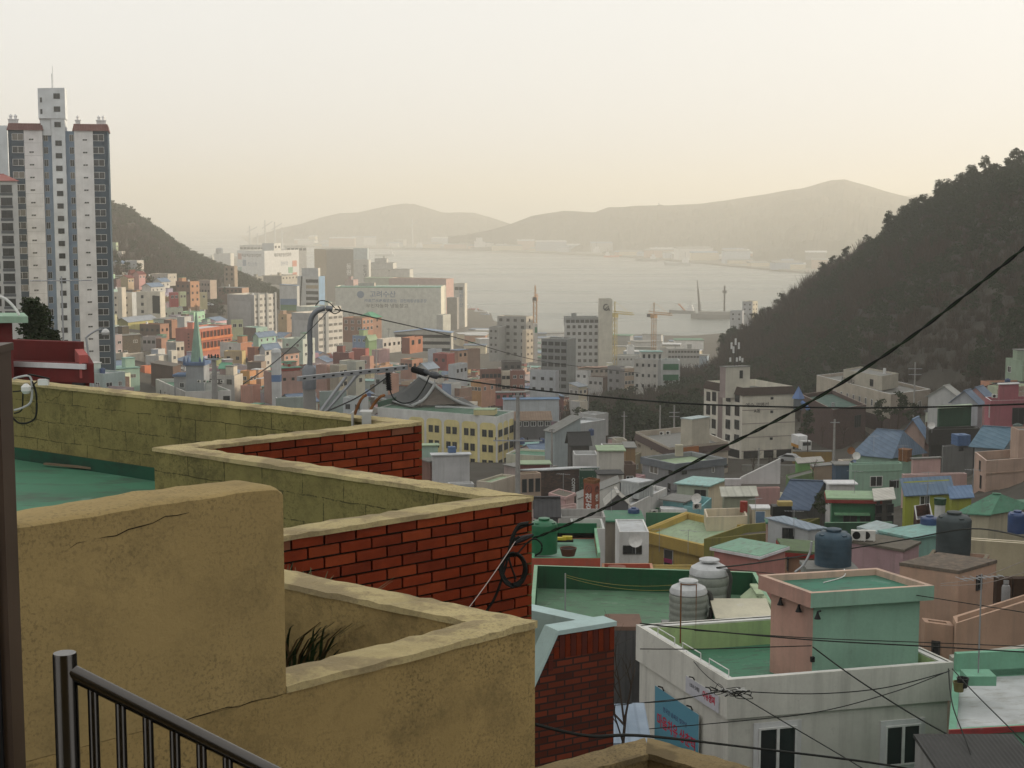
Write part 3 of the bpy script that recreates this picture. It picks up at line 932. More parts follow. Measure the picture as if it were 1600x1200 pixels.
def near_window(w, h, style):
    k = ('n', round(w, 2), round(h, 2), style)
    if k in WCACHE: return WCACHE[k]
    f = MB(); t = .055
    f.box(-w / 2 - .16, w / 2 + .16, -.05, -.003, -.14, h + .16, 1)
    f.box(-w / 2, w / 2, -.09, -.05, 0, t); f.box(-w / 2, w / 2, -.09, -.05, h - t, h)
    f.box(-w / 2, -w / 2 + t, -.09, -.05, t, h - t); f.box(w / 2 - t, w / 2, -.09, -.05, t, h - t)
    f.box(-.045, .045, -.1, -.05, t, h - t)
    p = MB().add([(-w / 2 + t, -.058, t), (w / 2 - t, -.058, t), (w / 2 - t, -.058, h - t), (-w / 2 + t, -.058, h - t)], [(0, 1, 2, 3)])
    WCACHE[k] = (f.mesh("window", [M_WFRAME, M_WHITE]), p.mesh("pane", M_GLASS))
    return WCACHE[k]
HOUSES = []       # (pixel rectangle, D, footprint centre, radius, name)
class House:
    """a building from its three visible roof-line points: left, near corner, right (world points), and a base height"""
    def __init__(s, name, label, cat, L, Cn, Rr, zb, group=None, reg=True):
        s.L, s.C, s.R = Vector(L), Vector(Cn), Vector(Rr)
        z = s.C.z
        s.L.z = s.R.z = z
        s.B = s.L + s.R - s.C
        s.zb, s.zt = zb, z
        d = (s.R - s.C).to_2d()
        s.rz = atan2(d.y, d.x)
        s.o = thing(name, label, cat, (s.C.x, s.C.y, zb), s.rz, group)
        s.h = z - zb
        Mi = Matrix.Rotation(-s.rz, 2)
        s.q = [Mi @ (p - s.C).to_2d() for p in (s.C, s.R, s.B, s.L)]      # footprint in the house's own frame, counter-clockwise
        s.wl = (s.L - s.C).to_2d().length
        s.wr = d.length
        c = (s.L + s.R) / 2
        s.rad = (s.L - s.R).length / 2
        if reg:
            CARVES.append((c.x, c.y, s.rad * .9 + 2, zb - .05))
            pp = [proj(p) for p in (s.L, s.C, s.R)] + [proj((s.C.x, s.C.y, zb))]
            HOUSES.append((min(p[0] for p in pp), min(p[1] for p in pp), max(p[0] for p in pp), pp[3][1], s.C.y, c.x, c.y, s.rad, name))
        s.sink = 1.5
        s.tint = None
    def inset(s, w):
        n = 4; out = []
        for k in range(n):
            p0, p1, p2 = s.q[k - 1], s.q[k], s.q[(k + 1) % n]
            a, b = (p1 - p0).normalized(), (p2 - p1).normalized()
            m = Vector((-a.y, a.x)) + Vector((-b.y, b.x))
            m = m / max(.5, m.length_squared / 2)
            out.append(p1 + m * w)
        return out
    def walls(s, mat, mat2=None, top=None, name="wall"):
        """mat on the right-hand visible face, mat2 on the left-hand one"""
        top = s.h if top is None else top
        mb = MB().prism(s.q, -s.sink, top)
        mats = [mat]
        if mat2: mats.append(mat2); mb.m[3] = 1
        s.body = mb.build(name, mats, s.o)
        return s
    def flat(s, wall, floor=None, p=.7, t=.16, wall2=None, cap=None, band=0, bandmat=None, over=.1):
        floor = floor or M_GREYROOF
        if cap is None and s.C.y > 250 and int(s.C.x * 3) % 5 < 2: cap = M_WHITE
        s.walls(wall, wall2, s.h - p if p > .05 else s.h)
        if p > .05:
            qi = s.inset(t)
            mb = MB()
            z0, z1 = s.h - p, s.h
            mats = [wall, cap or wall]
            if wall2: mats.append(wall2)
            for k in range(4):
                j = (k + 1) % 4
                n = len(mb.v)
                mb.v += [(*s.q[k], z0), (*s.q[j], z0), (*s.q[j], z1), (*s.q[k], z1), (*qi[k], z0), (*qi[j], z0), (*qi[j], z1), (*qi[k], z1)]
                mb.f += [(n, n + 1, n + 2, n + 3), (n + 5, n + 4, n + 7, n + 6), (n + 3, n + 2, n + 6, n + 7)]
                mb.m += [2 if (wall2 and k == 3) else 0, 0, 1]
            mb.build("parapet", mats, s.o)
            MB().prism(qi, s.h - p - .1, s.h - p + .02).build("roof", floor, s.o)
        else:
            MB().prism(s.inset(-over), s.h, s.h + .14).build("roof", floor, s.o)
        if s.C.y > 290 and s.wl > 4.5 and s.wr > 4.5:      # far roofs: a stair hut, a flue, a pale coping
            r = random.Random(int(s.C.x * 7 + s.C.y * 13))
            m = (s.q[0] + s.q[1] + s.q[2] + s.q[3]) / 4
            z0 = s.h - (p if p > .05 else -.14)
            if r.random() < .5 and s.h < 16:
                k = m.lerp(s.q[r.choice((1, 2, 3))], .42)
                MB().box(k.x - 1.2, k.x + 1.2, k.y - 1.0, k.y + 1.0, z0, z0 + 2.1).box(k.x - 1.35, k.x + 1.35, k.y - 1.15, k.y + 1.15, z0 + 2.1, z0 + 2.25, 1).build("roof_hut", [wall, floor], s.o)
            if r.random() < .6:
                k = m.lerp(s.q[r.choice((0, 1, 2, 3))], .5)
                MB().box(k.x - .25, k.x + .25, k.y - .25, k.y + .25, z0, z0 + 1.3).build("flue", M_GALV if r.random() < .5 else M_WHITE, s.o)
        if band:
            qo = s.inset(-over)
            mb = MB()
            for k in range(4):
                j = (k + 1) % 4; n = len(mb.v)
                mb.v += [(*qo[k], s.h - band), (*qo[j], s.h - band), (*qo[j], s.h + .03), (*qo[k], s.h + .03), (*s.q[k], s.h - band), (*s.q[j], s.h - band), (*s.q[j], s.h + .03), (*s.q[k], s.h + .03)]
                mb.f += [(n, n + 1, n + 2, n + 3), (n + 3, n + 2, n + 6, n + 7), (n + 1, n, n + 4, n + 5)]
                mb.m += [0] * 3
            mb.build("fascia", bandmat or wall, s.o)
        return s
    def gable(s, wall, roof, rh=1.3, axis='x', over=.35, wall2=None, hip=0.0, th=.09):
        """axis: the ridge runs along the right-hand face ('x') or along the left-hand face ('y')"""
        s.walls(wall, wall2)
        q = s.q
        C_, R_, B_, L_ = q
        if axis == 'x': m0, m1 = (C_ + L_) / 2, (R_ + B_) / 2
        else: m0, m1 = (C_ + R_) / 2, (L_ + B_) / 2
        a = m0.lerp(m1, hip); b = m1.lerp(m0, hip)
        H = s.h
        if not hip:
            mb = MB()
            if axis == 'x': g = [(C_, L_, m0), (R_, B_, m1)]
            else: g = [(C_, R_, m0), (L_, B_, m1)]
            for p0, p1, p2 in g:
                mb.add([(*p0, H), (*p1, H), (*p2, H + rh)], [(0, 1, 2)])
            mb.build("gable_wall", wall2 if (wall2 and axis == 'x') else wall, s.o)
        qo = s.inset(-over)
        dr = (b - a).normalized() * (over if not hip else 0)
        a2, b2 = a - dr, b + dr
        drop = rh * over / max(.5, (C_ - L_).length / 2 if axis == 'x' else (C_ - R_).length / 2)
        mb = MB()
        Co, Ro, Bo, Lo = qo
        z = H - drop
        if axis == 'x': fs = [(Co, Ro, b2, a2), (Bo, Lo, a2, b2)]; hp = [(Lo, Co, a2), (Ro, Bo, b2)]
        else: fs = [(Ro, Bo, b2, a2), (Lo, Co, a2, b2)]; hp = [(Co, Ro, a2), (Bo, Lo, b2)]
        for f in fs:
            vs = [(*f[0], z), (*f[1], z), (*f[2], H + rh), (*f[3], H + rh)]
            mb.add([(x, y, zz + th) for x, y, zz in vs] + vs, [(0, 1, 2, 3), (7, 6, 5, 4), (0, 4, 5, 1), (1, 5, 6, 2), (3, 7, 4, 0)])
        if hip:
            for f in hp:
                vs = [(*f[0], z), (*f[1], z), (*f[2], H + rh)]
                mb.add([(x, y, zz + th) for x, y, zz in vs], [(0, 1, 2)])
        mb.build("roof", roof, s.o)
        mb = MB(); mb.box(0, (b2 - a2).length, -.14, .14, H + rh + th - .02, H + rh + th + .06)
        dd = b2 - a2
        o = mb.build("ridge_cap", roof, s.o, (a2.x, a2.y, 0), atan2(dd.y, dd.x))
        return s
    def shed(s, wall, roof, rise=.6, over=.25, wall2=None, low='near'):
        """single pitch roof; low side 'near' (right-hand face), 'left'"""
        s.walls(wall, wall2)
        q = s.q; qo = s.inset(-over)
        hi = {'near': (0, 0, 1, 1), 'left': (0, 1, 1, 0), 'far': (1, 1, 0, 0)}[low]
        mb = MB()
        mb.prism([tuple(p) for p in q], [s.h] * 4, [s.h + .01 + rise * k for k in hi])
        mb.build("gable_wall", wall, s.o)
        mb = MB()
        ex = rise * over / max(1.5, s.wr if low == 'left' else s.wl)
        zz = [s.h + .03 + (rise + ex if k else -ex) for k in hi]
        mb.prism([tuple(p) for p in qo], zz, [z + .09 for z in zz])
        mb.build("roof", roof, s.o)
        return s
    def face(s, f):
        """origin, direction (left to right seen from outside), length, object angle in the house frame"""
        if f == 'R': return s.q[0], (s.q[1] - s.q[0]).normalized(), s.wr
        d = (s.q[0] - s.q[3])
        return s.q[3], d.normalized(), d.length
    def at(s, f, x, z, dep=0.0):
        o, d, L = s.face(f)
        p = o + d * x + Vector((d.y, -d.x)) * dep
        return Vector((p.x, p.y, z)), atan2(d.y, d.x)
    def window(s, f, x, z, w, h, style='w', near=False, name="window"):
        p, a = s.at(f, x, z)
        if near:
            fm, pm = near_window(w, h, style)
            o = put(name, fm, s.o, p, a)
            put("pane", pm, o)
            return o
        return put(name, window_mesh(w, h, style), s.o, p, a)
    def wpix(s, px, py, w, h, style='w', near=False):
        """window whose centre shows at picture point (px, py); w, h in metres"""
        f = 'R' if px > proj(s.C)[0] else 'L'
        o, d, L = s.face(f)
        Mr = Matrix.Rotation(s.rz, 2)
        ow, dw = Mr @ o + s.C.to_2d(), Mr @ d
        u = (px - 800) / FPX
        lo, hi = 0.0, L
        for _ in range(30):
            m = (lo + hi) / 2
            if proj((ow.x + dw.x * m, ow.y + dw.y * m, s.zt - 2))[0] < px: lo = m
            else: hi = m
        p = ow + dw * lo
        zlo, zhi = s.zb - 20, s.zt + 20
        for _ in range(30):
            m = (zlo + zhi) / 2
            if proj((p.x, p.y, m))[1] > py: zlo = m
            else: zhi = m
        return s.window(f, lo, zlo - s.zb - h / 2, w, h, style, near)
    def grid(s, f, n, rows, z0, dz, w, h, style='w', x0=None, x1=None, skip=0.0, seed=0):
        r = random.Random(seed)
        o, d, L = s.face(f)
        x0 = L * .12 if x0 is None else x0
        x1 = L * .88 if x1 is None else x1
        for k in range(rows):
            for i in range(n):
                if r.random() < skip: continue
                x = (x0 + x1) / 2 if n == 1 else x0 + (x1 - x0) * i / (n - 1)
                s.window(f, x, z0 + dz * k, w, h, style if r.random() < .8 else 'c')
        return s
    def door(s, f, x, w=.9, h=2.0, mat=None, z=0.0):
        p, a = s.at(f, x, z)
        mb = MB().box(-w / 2 - .06, w / 2 + .06, -.05, -.002, 0, h + .06, 1).box(-w / 2, w / 2, -.075, -.05, .02, h)
        return mb.build("door", [mat or M_DFRAME, M_WFRAME], s.o, p, a)
    def strip(s, f, z, hgt, mat, out=.04, x0=0, x1=None, name="band"):
        o, d, L = s.face(f)
        x1 = L if x1 is None else x1
        p, a = s.at(f, x0, z)
        return MB().box(0, x1 - x0, -out, -.002, 0, hgt).build(name, mat, s.o, p, a)
    def text(s, f, x, z, body, size, mat, depth=.02, sx=1.0, bold=0.0, turn=0.0):
        p, a = s.at(f, x, z, .05)
        return lettering(body, size, mat, s.o, p, (pi / 2, 0, a), depth, sx=sx, bold=bold, turn=turn)
def near_pts(L, Cn, Rr, h): return Q(*L, h), Q(*Cn, h), Q(*Rr, h)
def pix_pts(x0, xc, x1, yt, D, a=28):
    """three roof-line points from picture columns: the left-hand face spans x0..xc, the right-hand face xc..x1"""
    Cn = P(xc, yt, D)
    if x1 - xc > 2.2 * (xc - x0) and a < 35: a = 90 - a
    b = R(a) + atan((xc - 800) / FPX)
    dL, dR = Vector((-cos(b), sin(b))), Vector((sin(b), cos(b)))
    def hit(px, d, dflt):
        u = (px - 800) / FPX
        den = d.x - u * d.y
        sgm = (u * Cn.y - Cn.x) / den if abs(den) > 1e-6 else dflt
        return min(max(sgm, 1.5), 90)
    l = hit(x0, dL, 6) if x0 < xc - .5 else 6
    r = hit(x1, dR, 6) if x1 > xc + .5 else 6
    Lp, Rp = Cn + Vector((dL.x, dL.y, 0)) * l, Cn + Vector((dR.x, dR.y, 0)) * r
    return Lp, Cn, Rp
def far_house(name, label, cat, x0, xc, x1, yt, yb, D, a=28, group=None):
    L, Cn, Rp = pix_pts(x0, xc, x1, yt, D, a)
    zb = P(xc, yb, D).z
    zb = min(zb, Cn.z - 2)
    return House(name, label, cat, L, Cn, Rp, zb, group)

# rooftop things
TCACHE = {}
def tank(label, loc, dia, h, mat, kind='round', group=None):
    key = (round(dia, 2), round(h, 2), mat.name, kind)
    if key not in TCACHE:
        mb = MB(); r = dia / 2
        if kind == 'round':
            prof = [(r * .97, 0), (r * .97, .04)]
            for k in range(1, 6):
                z = h * .82 * k / 6
                prof += [(r * .994, z - .03), (r, z), (r * .994, z + .03)]
            prof += [(r, h * .82), (r * .985, h * .85), (r * .9, h * .90), (r * .62, h * .955), (r * .40, h * .965), (r * .40, h)]
            mb.lathe(prof, 28)
            for j in range(4):
                q = j * pi / 2 + .5
                mb.box(-.09, .09, -.1, .1, h * .84, h * .93, 0, Matrix.Translation((r * .8 * cos(q), r * .8 * sin(q), 0)) @ Matrix.Rotation(q, 4, 'Z'))
            lid = MB().lathe([(r * .44, 0), (r * .44, .05), (r * .3, .075), (r * .1, .08)], 20)
        elif kind == 'ribbed':
            prof = []
            for k in range(5):
                z0 = h * .74 * k / 5; z1 = h * .74 * (k + 1) / 5
                prof += [(r * .965, z0 + .01), (r * (.99 + .015 * sin(k * 2)), z0 + .07), (r * 1.0, (z0 + z1) / 2), (r * .985, z1 - .05), (r * .96, z1 - .01)]
            prof += [(r * .97, h * .76), (r * .97, h * .80), (r * .88, h * .88), (r * .55, h * .95)]
            mb.lathe(prof[:-4], 28); mb.lathe([(r * .9, h * .73)] + prof[-4:], 28, 1)
            lid = MB().lathe([(r * .5, 0), (r * .5, .06), (r * .35, .1), (r * .1, .11)], 20)
        else:   # square tank with pressed ribs
            mb.box(-r, r, -r, r, 0, h)
            for k in range(3):
                z = h * (k + .7) / 3.4
                mb.box(-r - .03, r + .03, -r - .03, r + .03, z, z + .05)
            for k in (-.5, 0, .5):
                mb.box(r * k - .03, r * k + .03, -r - .025, r + .025, 0.02, h - .02)
            lid = MB().lathe([(r * .35, 0), (r * .35, .06), (r * .2, .09)], 16)
        TCACHE[key] = (mb.mesh("tank", [mat, plain('pale_tank_lid', (.46, .47, .47), .5)]), lid.mesh("lid", plain('pale_tank_lid', (.46, .47, .47), .5) if kind == 'ribbed' else mat), h)
        if kind != 'square': smooth(TCACHE[key][0], 35)
        smooth(TCACHE[key][1], 35)
    bm, lm, hh = TCACHE[key]
    o = thing("water_tank", label, "water tank", loc, rnd.uniform(0, 3), group)
    put("tank_body", bm, o)
    put("lid", lm, o, (0, 0, hh - .01))
    return o
def ac_unit(label, loc, rz, group="air conditioner units on the roofs", w=.8):
    if 'ac' not in TCACHE:
        mb = MB().box(-.4, .4, -.15, .15, .06, .6); mb.box(-.36, -.3, -.13, .13, 0, .06); mb.box(.3, .36, -.13, .13, 0, .06)
        fan = MB(); fan.lathe([(.22, 0), (.22, .012)], 20)
        TCACHE['ac'] = (mb.mesh("casing", plain("ivory_casing", (.55, .54, .5), .5)), fan.mesh("fan", M_BLACK))
    o = thing("air_conditioner", label, "air conditioner", loc, rz, group)
    put("casing", TCACHE['ac'][0], o)
    f = put("fan_grille", TCACHE['ac'][1], o, (-.1, -.15, .33))
    f.rotation_euler = (pi / 2, 0, 0)
    return o
def antenna(label, loc, h=2.2, rz=0, mat=None, group=None):
    o = thing("tv_antenna", label, "antenna", loc, rz, group)
    MB().tube([(0, 0, 0), (0, 0, h)], .022, 6).build("mast", mat or M_GALV, o)
    mb = MB().tube([(-.7, 0, h - .1), (.7, 0, h - .1)], .014, 5)
    for k in range(7): mb.tube([(-.66 + .22 * k, -.3 + .02 * k, h - .1), (-.66 + .22 * k, .3 - .02 * k, h - .1)], .008, 4)
    mb.build("boom", mat or M_GALV, o)
    return o
# ------------------------------------------------------------------ near and middle houses on the right, each from its roof line in the photo
def hp(label, L, Cn, Rr, D, name="house", cat="house", zb=None, group=None):
    C3 = P(Cn[0], Cn[1], D)
    h = CZ - C3.z
    l = Q(L[0], L[1], h) if len(L) == 2 else Vector((L[0], L[1], C3.z))
    r = Q(Rr[0], Rr[1], h) if len(Rr) == 2 else Vector((Rr[0], Rr[1], C3.z))
    if zb is None:
        c = (l + r) / 2
        zb = min(Tz(c.x, c.y) - .5, C3.z - 2.6)
    return House(name, label, cat, l, C3, r, zb, group)
def fp(label, x0, x1, yt, D, dep=7, a=0, name="house", cat="house", zb=None):
    """a house seen square on: front from column x0 to x1, dep metres deep"""
    if dep > 1.6: dep *= .55
    l, r = P(x0, yt, D), P(x1, yt, D)
    d = (r - l).to_2d().normalized()
    n = Vector((-d.y, d.x)) * dep
    if zb is None:
        c = (l + r) / 2
        zb = min(Tz(c.x, c.y + dep / 2) - .5, l.z - 2.6)
    return House(name, label, cat, l + Vector((n.x, n.y, 0)), l, r, zb)
PINK, SALMON, CORAL, PEACH = (.44, .25, .24), (.42, .23, .19), (.36, .13, .09), (.46, .32, .24)
MINT, LIME, YEL, CREAM = (.26, .40, .31), (.30, .42, .20), (.42, .31, .10), (.52, .46, .34)
GREY, LGREY, DGREY, WHITE = (.24, .24, .23), (.40, .40, .39), (.10, .10, .105), (.60, .59, .56)
BROWN, BRICKR, TERRA, ORANGE = (.16, .10, .075), (.20, .085, .06), (.36, .15, .08), (.48, .21, .08)
TURQ, BLUE, DGREEN, MAUVE = (.17, .36, .38), (.08, .14, .27), (.03, .11, .06), (.33, .22, .23)
BEIGE, TAUPE = (.40, .34, .26), (.30, .26, .22)

# --- white corner house with the signboards
h1 = hp("white corner house with green roof floor, two signboards and brown tangle of wires", (1000, 978), (1139, 1062), (1483, 1035), 45, zb=CZ - 21)
WH = paint((.53, .52, .47), .45)
h1.flat(WH, M_GREENROOF, p=.92, t=.2, cap=paint((.60, .59, .55), .3), band=1.2, bandmat=WH, over=.10)
qi = h1.inset(.205)
for f0, f1, nm in ((2, 3, "parapet_lining"), (1, 2, "parapet_lining")):
    d = qi[f1] - qi[f0]
    MB().box(0, d.length, 0.002, .02, h1.h - .90, h1.h - .05).build(nm, paint((.33, .42, .20), .45), h1.o, (qi[f0].x, qi[f0].y, 0), atan2(d.y, d.x))
for px, py, w in ((1214, 1172, 1.24), (1410, 1163, 1.2)):
    h1.wpix(px, py, w, 1.3 if px > 1300 else 1.5, near=True)
def sign(h, f, px0, px1, z0, z1, mat, name, label, cat="sign", dep=.12):
    """flat signboard on a house face; px0, px1 are picture columns"""
    o, d, L = h.face(f)
    Mr = Matrix.Rotation(h.rz, 2)
    def xat(px):
        lo, hi = 0, L
        for _ in range(30):
            m = (lo + hi) / 2
            p = Mr @ (o + d * m) + h.C.to_2d()
            if proj((p.x, p.y, h.zt - 1))[0] < px: lo = m
            else: hi = m
        return lo
    a, b = xat(px0), xat(px1)
    p, an = h.at(f, (a + b) / 2, 0)
    Mw = Matrix.Translation((h.C.x, h.C.y, h.zb)) @ Matrix.Rotation(h.rz, 4, 'Z')
    w = Mw @ p
    t = thing(name, label, cat, (w.x, w.y, h.zb), h.rz + an)
    hw = (b - a) / 2
    MB().box(-hw, hw, -dep, -.105, z0, z1, 1).add([(-hw, -dep - .003, z0), (hw, -dep - .003, z0), (hw, -dep - .003, z1), (-hw, -dep - .003, z1)], [(0, 1, 2, 3)]).build("board", [mat, M_WFRAME], t)
    return t, hw
# heights on the left face from the picture
zt1 = h1.h
skym, t_, b_, N_, L_ = nodes("printed_sky_banner")
tc = N_.new("ShaderNodeTexCoord").outputs['Object']
sx = N_.new("ShaderNodeSeparateXYZ"); L_.new(tc, sx.inputs[0])
wv = nz(t_, 1.2, 5, tc, .6, stretch=(.8, 1, 1.6))
mm = N_.new("ShaderNodeMath"); mm.operation = 'MULTIPLY_ADD'; mm.inputs[1].default_value = .5; mm.inputs[2].default_value = -(zt1 - 3.9) * .5 - .2
L_.new(sx.outputs[2], mm.inputs[0])
ad = N_.new("ShaderNodeMath"); ad.operation = 'ADD'; L_.new(mm.outputs[0], ad.inputs[0]); L_.new(wv, ad.inputs[1])
L_.new(ramp(t_, ad.outputs[0], [(.30, (.02, .06, .09)), (.40, (.035, .12, .16)), (.5, (.06, .20, .25)), (1.0, (.10, .27, .36))]), b_.inputs['Base Color'])
b_.inputs['Roughness'].default_value = .6
M_RED = plain("red_lettering", (.42, .02, .05), .6)
M_INK = plain("dark_lettering", (.03, .03, .035), .6)
M_NAVY = plain("navy_lettering", (.05, .05, .14), .6)
sg, hw = sign(h1, 'L', 1029, 1098, zt1 - 4.2, zt1 - 1.62, skym, "banner_sign", "blue sky banner with red brush lettering on the white corner house")
lettering("마음치유 상춘떡", .46, M_RED, sg, (-.0, -.126, zt1 - 2.72), (pi / 2, 0, 0), .002, sx=.92, bold=.012)
lettering("한국인 솜씨로 빚어낸", .2, M_NAVY, sg, (-.1, -.126, zt1 - 2.25), (pi / 2, 0, 0), .002)
for x in (-hw * .6, hw * .7):
    MB().tube([(x, -.1, zt1 - 1.64), (x, -.16, zt1 - 1.5), (x - .05, -.3, zt1 - 1.46)], .025, 6).build("sign_lamp", M_BLACK, sg)
sg, hw = sign(h1, 'L', 1077, 1129, zt1 - 1.16, zt1 - .62, plain("white_board", (.48, .48, .52), .5), "shop_sign", "narrow white signboard with black and red lettering on the white corner house", dep=.13)
lettering("소화사·오래뜰", .155, M_INK, sg, (-hw * .45, -.136, zt1 - .84), (pi / 2, 0, 0), .002, sx=.8)
lettering("아유쌈찌", .27, M_RED, sg, (hw * .42, -.136, zt1 - .88), (pi / 2, 0, 0), .002, bold=.01, sx=.85)
for x in (-hw * .5, hw * .5):
    MB().tube([(x, -.1, zt1 - .63), (x, -.16, zt1 - .52), (x - .05, -.28, zt1 - .5)], .022, 6).build("sign_lamp", M_BLACK, sg)
# pipe rail along the left coping
for k in range(3):
    mb = MB()
    pL = h1.q[3].lerp(h1.q[0], .18 + .29 * k); pR = h1.q[3].lerp(h1.q[0], .18 + .29 * k + .2)
    e = (h1.q[1] - h1.q[0]).normalized() * .12
    pL, pR = pL + e, pR + e
    mb.tube([(pL.x, pL.y, zt1), (pL.x, pL.y, zt1 + .22), (pR.x, pR.y, zt1 + .22), (pR.x, pR.y, zt1)], .018, 6)
    mb.build("coping_rail", M_WFRAME, h1.o)

# --- pink and mint stair house with its slab roof
def slab_house(h, wR, wL, floor, over, band, lip, capm, bR=None, bL=None):
    qi = h.inset(over)
    mb = MB().prism([tuple(p) for p in qi], -1.5, h.h - band)
    mb.m[3] = 1
    mb.build("wall", [wR, wL], h.o)
    qr = h.inset(.17)
    z0, z1 = h.h - band, h.h
    mb = MB()
    for k in range(4):
        j = (k + 1) % 4; n = len(mb.v)
        q, r = h.q, qr
        mb.v += [(*q[k], z0), (*q[j], z0), (*q[j], z1), (*q[k], z1), (*r[k], z0 + .2), (*r[j], z0 + .2), (*r[j], z1), (*r[k], z1)]
        mb.f += [(n, n + 1, n + 2, n + 3), (n + 3, n + 2, n + 6, n + 7), (n + 5, n + 4, n + 7, n + 6)]
        mb.m += [1 if k == 3 else 0, 2, 2]
    mb.f.append(tuple(len(mb.v) + i for i in (3, 2, 1, 0))); mb.m.append(0)
    mb.v += [(*p, z0) for p in h.q]
    mb.build("roof_slab", [bR or wR, bL or wL, capm], h.o)
    MB().prism([tuple(p) for p in qr], z0 + .2, z1 - lip).build("roof", floor, h.o)
    return h
h2 = hp("small stair house with pink left wall, mint right wall and overhanging slab roof", (1185, 898), (1267, 927), (1460, 915), 46.5, zb=CZ - 15.2)
M_MINTW = paint((.235, .385, .295), .3)
M_PINKW = paint((.40, .235, .19), .35)
slab_house(h2, M_MINTW, M_PINKW, roofpaint((.06, .20, .135)), .27, .47, .2, paint((.50, .36, .28), .5))
for k in range(3):
    p, a = h2.at('L', 1.0 + k * .95, h2.h - .55, -.27)
    mb = MB().tube([(0, 0, 0), (0, -.12, -.02)], .03, 6).lathe([(.03, -.02), (.05, -.1), (.11, -.24)], 10, 0, (0, -.12))
    mb.build("spotlight", M_BLACK, h2.o, p, a)
p, a = h2.at('R', .2, 1.2, -.26)
MB().box(-.06, .06, -.1, 0, 0, .16).build("bracket", M_BLACK, h2.o, p, a)
mb = MB(); mb.tube(spline([Vector((*(h2.q[3].lerp(h2.q[2], .55) + Vector((-.4, -.8))), h2.h - .18)), Vector((*(h2.q[3].lerp(h2.q[2], .68) + Vector((0, -.3))), h2.h - .15)), Vector((*h2.q[3].lerp(h2.q[2], .72), h2.h + .02))]), .02, 5)
mb.build("hose", M_WFRAME, h2.o)

# --- big green roof with the long dark green parapet
z4 = CZ - 17.5
h4 = House("house", "long low house whose faded green roof is closed by a dark green parapet", "house", (1.1, 75, z4), (.6, 60, z4), (11.4, 58.5, z4), CZ - 24)
DKG = paint((.010, .062, .026), .35)
h4.flat(DKG, roofpaint((.10, .20, .12)), p=1.15, t=.18, cap=paint((.22, .36, .24), .3))
for (px, py, D, hh, lbl) in ((883, 940, 68, 2.1, "thin grey steel laundry pole on the faded green roof"),):
    c = Q(px, 985, 18.6)
    MB().tube([(0, 0, 0), (0, 0, 2.6)], .03, 8).build("pole", M_GALV, tag(thing("laundry_pole", lbl, "pole", c)), None)
for k in range(2):
    mb = MB(); mb.tube(sag(Q(883, 898 + 3 * k, 16.0), Q(1062, 913 + 8 * k, 15.2), .25), .008, 4)
    tag(mb.build("laundry_line", plain("yellow_cord", (.28, .24, .06), .7)), ("upper" if k == 0 else "lower") + " yellow laundry line strung over the faded green roof", "line")
# tanks on plinths
M_INS = concrete("weathered_insulation", (.27, .29, .25), .5, speck=.5)
for (px, yb, D, dia, hh, lbl) in ((1075, 978, 55, 1.42, 1.66, "bulging grey green wrapped water tank with pale lid, the nearer of the pair"), (1107, 962, 58.5, 1.58, 2.2, "taller grey wrapped water tank standing behind its twin beside the pink stair house")):
    c = P(px, yb, D)
    tank(lbl, c, dia, hh, M_INS, 'ribbed')
    tag(MB().box(-.9, .9, -.9, .9, -6, -.003).build("tank_plinth", paint(GREY, .4), None, c), "grey concrete plinth below the " + ("nearer" if D == 55 else "taller") + " wrapped water tank", "plinth")
c = P(1063, 1005, 49)
mb = MB(); mb.tube([(0, 0, 0), (0, 0, 2.0)], .025, 8); mb.tube([(0, 0, 1.96), (.5, 0, 1.96), (.5, 0, 0)], .02, 6)
tag(mb.build("rusty_pipe", M_RUST, None, c), "rusty upright pipe frame on the parapet in front of the wrapped tanks", "pipe")
for k, (pts, r_) in enumerate((([(1103, 925), (1110, 930), (1112, 950), (1108, 972)], .09), ([(1137, 890), (1142, 905), (1139, 935), (1150, 958)], .07))):
    mb = MB(); mb.tube(spline([P(x, y, 55 + 3 * k) for x, y in pts]), r_, 8)
    smooth(tag(mb.build("wrapped_pipe", plain("dark_lagging", (.06, .06, .055), .8)), ("thick" if k == 0 else "slim") + " dark lagged pipe running down beside the wrapped water tank", "pipe").data)
# lime shed roofs beside the pink stair house
h = fp("low shed with pale cream lid roof between the wrapped tanks and the pink stair house", 1122, 1204, 969, 53.5, 1.5, zb=CZ - 18)
h.shed(paint((.03, .13, .07)), paint((.50, .47, .36), .2), .25, .1)
h = fp("small lime green gabled lean-to behind the cream shed roof", 1168, 1206, 950, 56, 1.5, zb=CZ - 18)
h.gable(paint((.30, .40, .22)), paint((.36, .44, .28)), .4, 'y', .05)

# --- house with the green plastic tank
z5 = CZ - 18.05
h5 = House("house", "house with red front fascia and mint roof floor beyond the long green parapet", "house", P(833, 838, 86.5), P(831, 872, 80), P(938, 872, 80), CZ - 27)
h5.flat(paint((.34, .075, .045), .3), roofpaint((.17, .33, .24)), p=.35, t=.14, cap=paint((.10, .28, .16), .3))
p_, a_ = h5.q[2], 0
d = h5.q[2] - h5.q[3]
MB().box(0, d.length, -.14, .02, h5.h - .3, h5.h + .55).build("back_parapet", paint((.012, .095, .042), .2), h5.o, (h5.q[3].x, h5.q[3].y, 0), atan2(d.y, d.x))
d = h5.q[2] - h5.q[1]
MB().box(0, d.length, 0, .14, h5.h - .3, h5.h + .3).build("side_parapet", paint((.20, .38, .24), .2), h5.o, (h5.q[1].x, h5.q[1].y, 0), atan2(d.y, d.x))
tank("bright green plastic water tank on the mint roof right of the brick parapet", Q(851, 873, 18.35) + Vector((0, 1.5, 0)), 1.45, 1.85, plain("green_plastic", (.006, .115, .045), .4, var=.12), 'round')
c = Q(888, 868, 18.4)
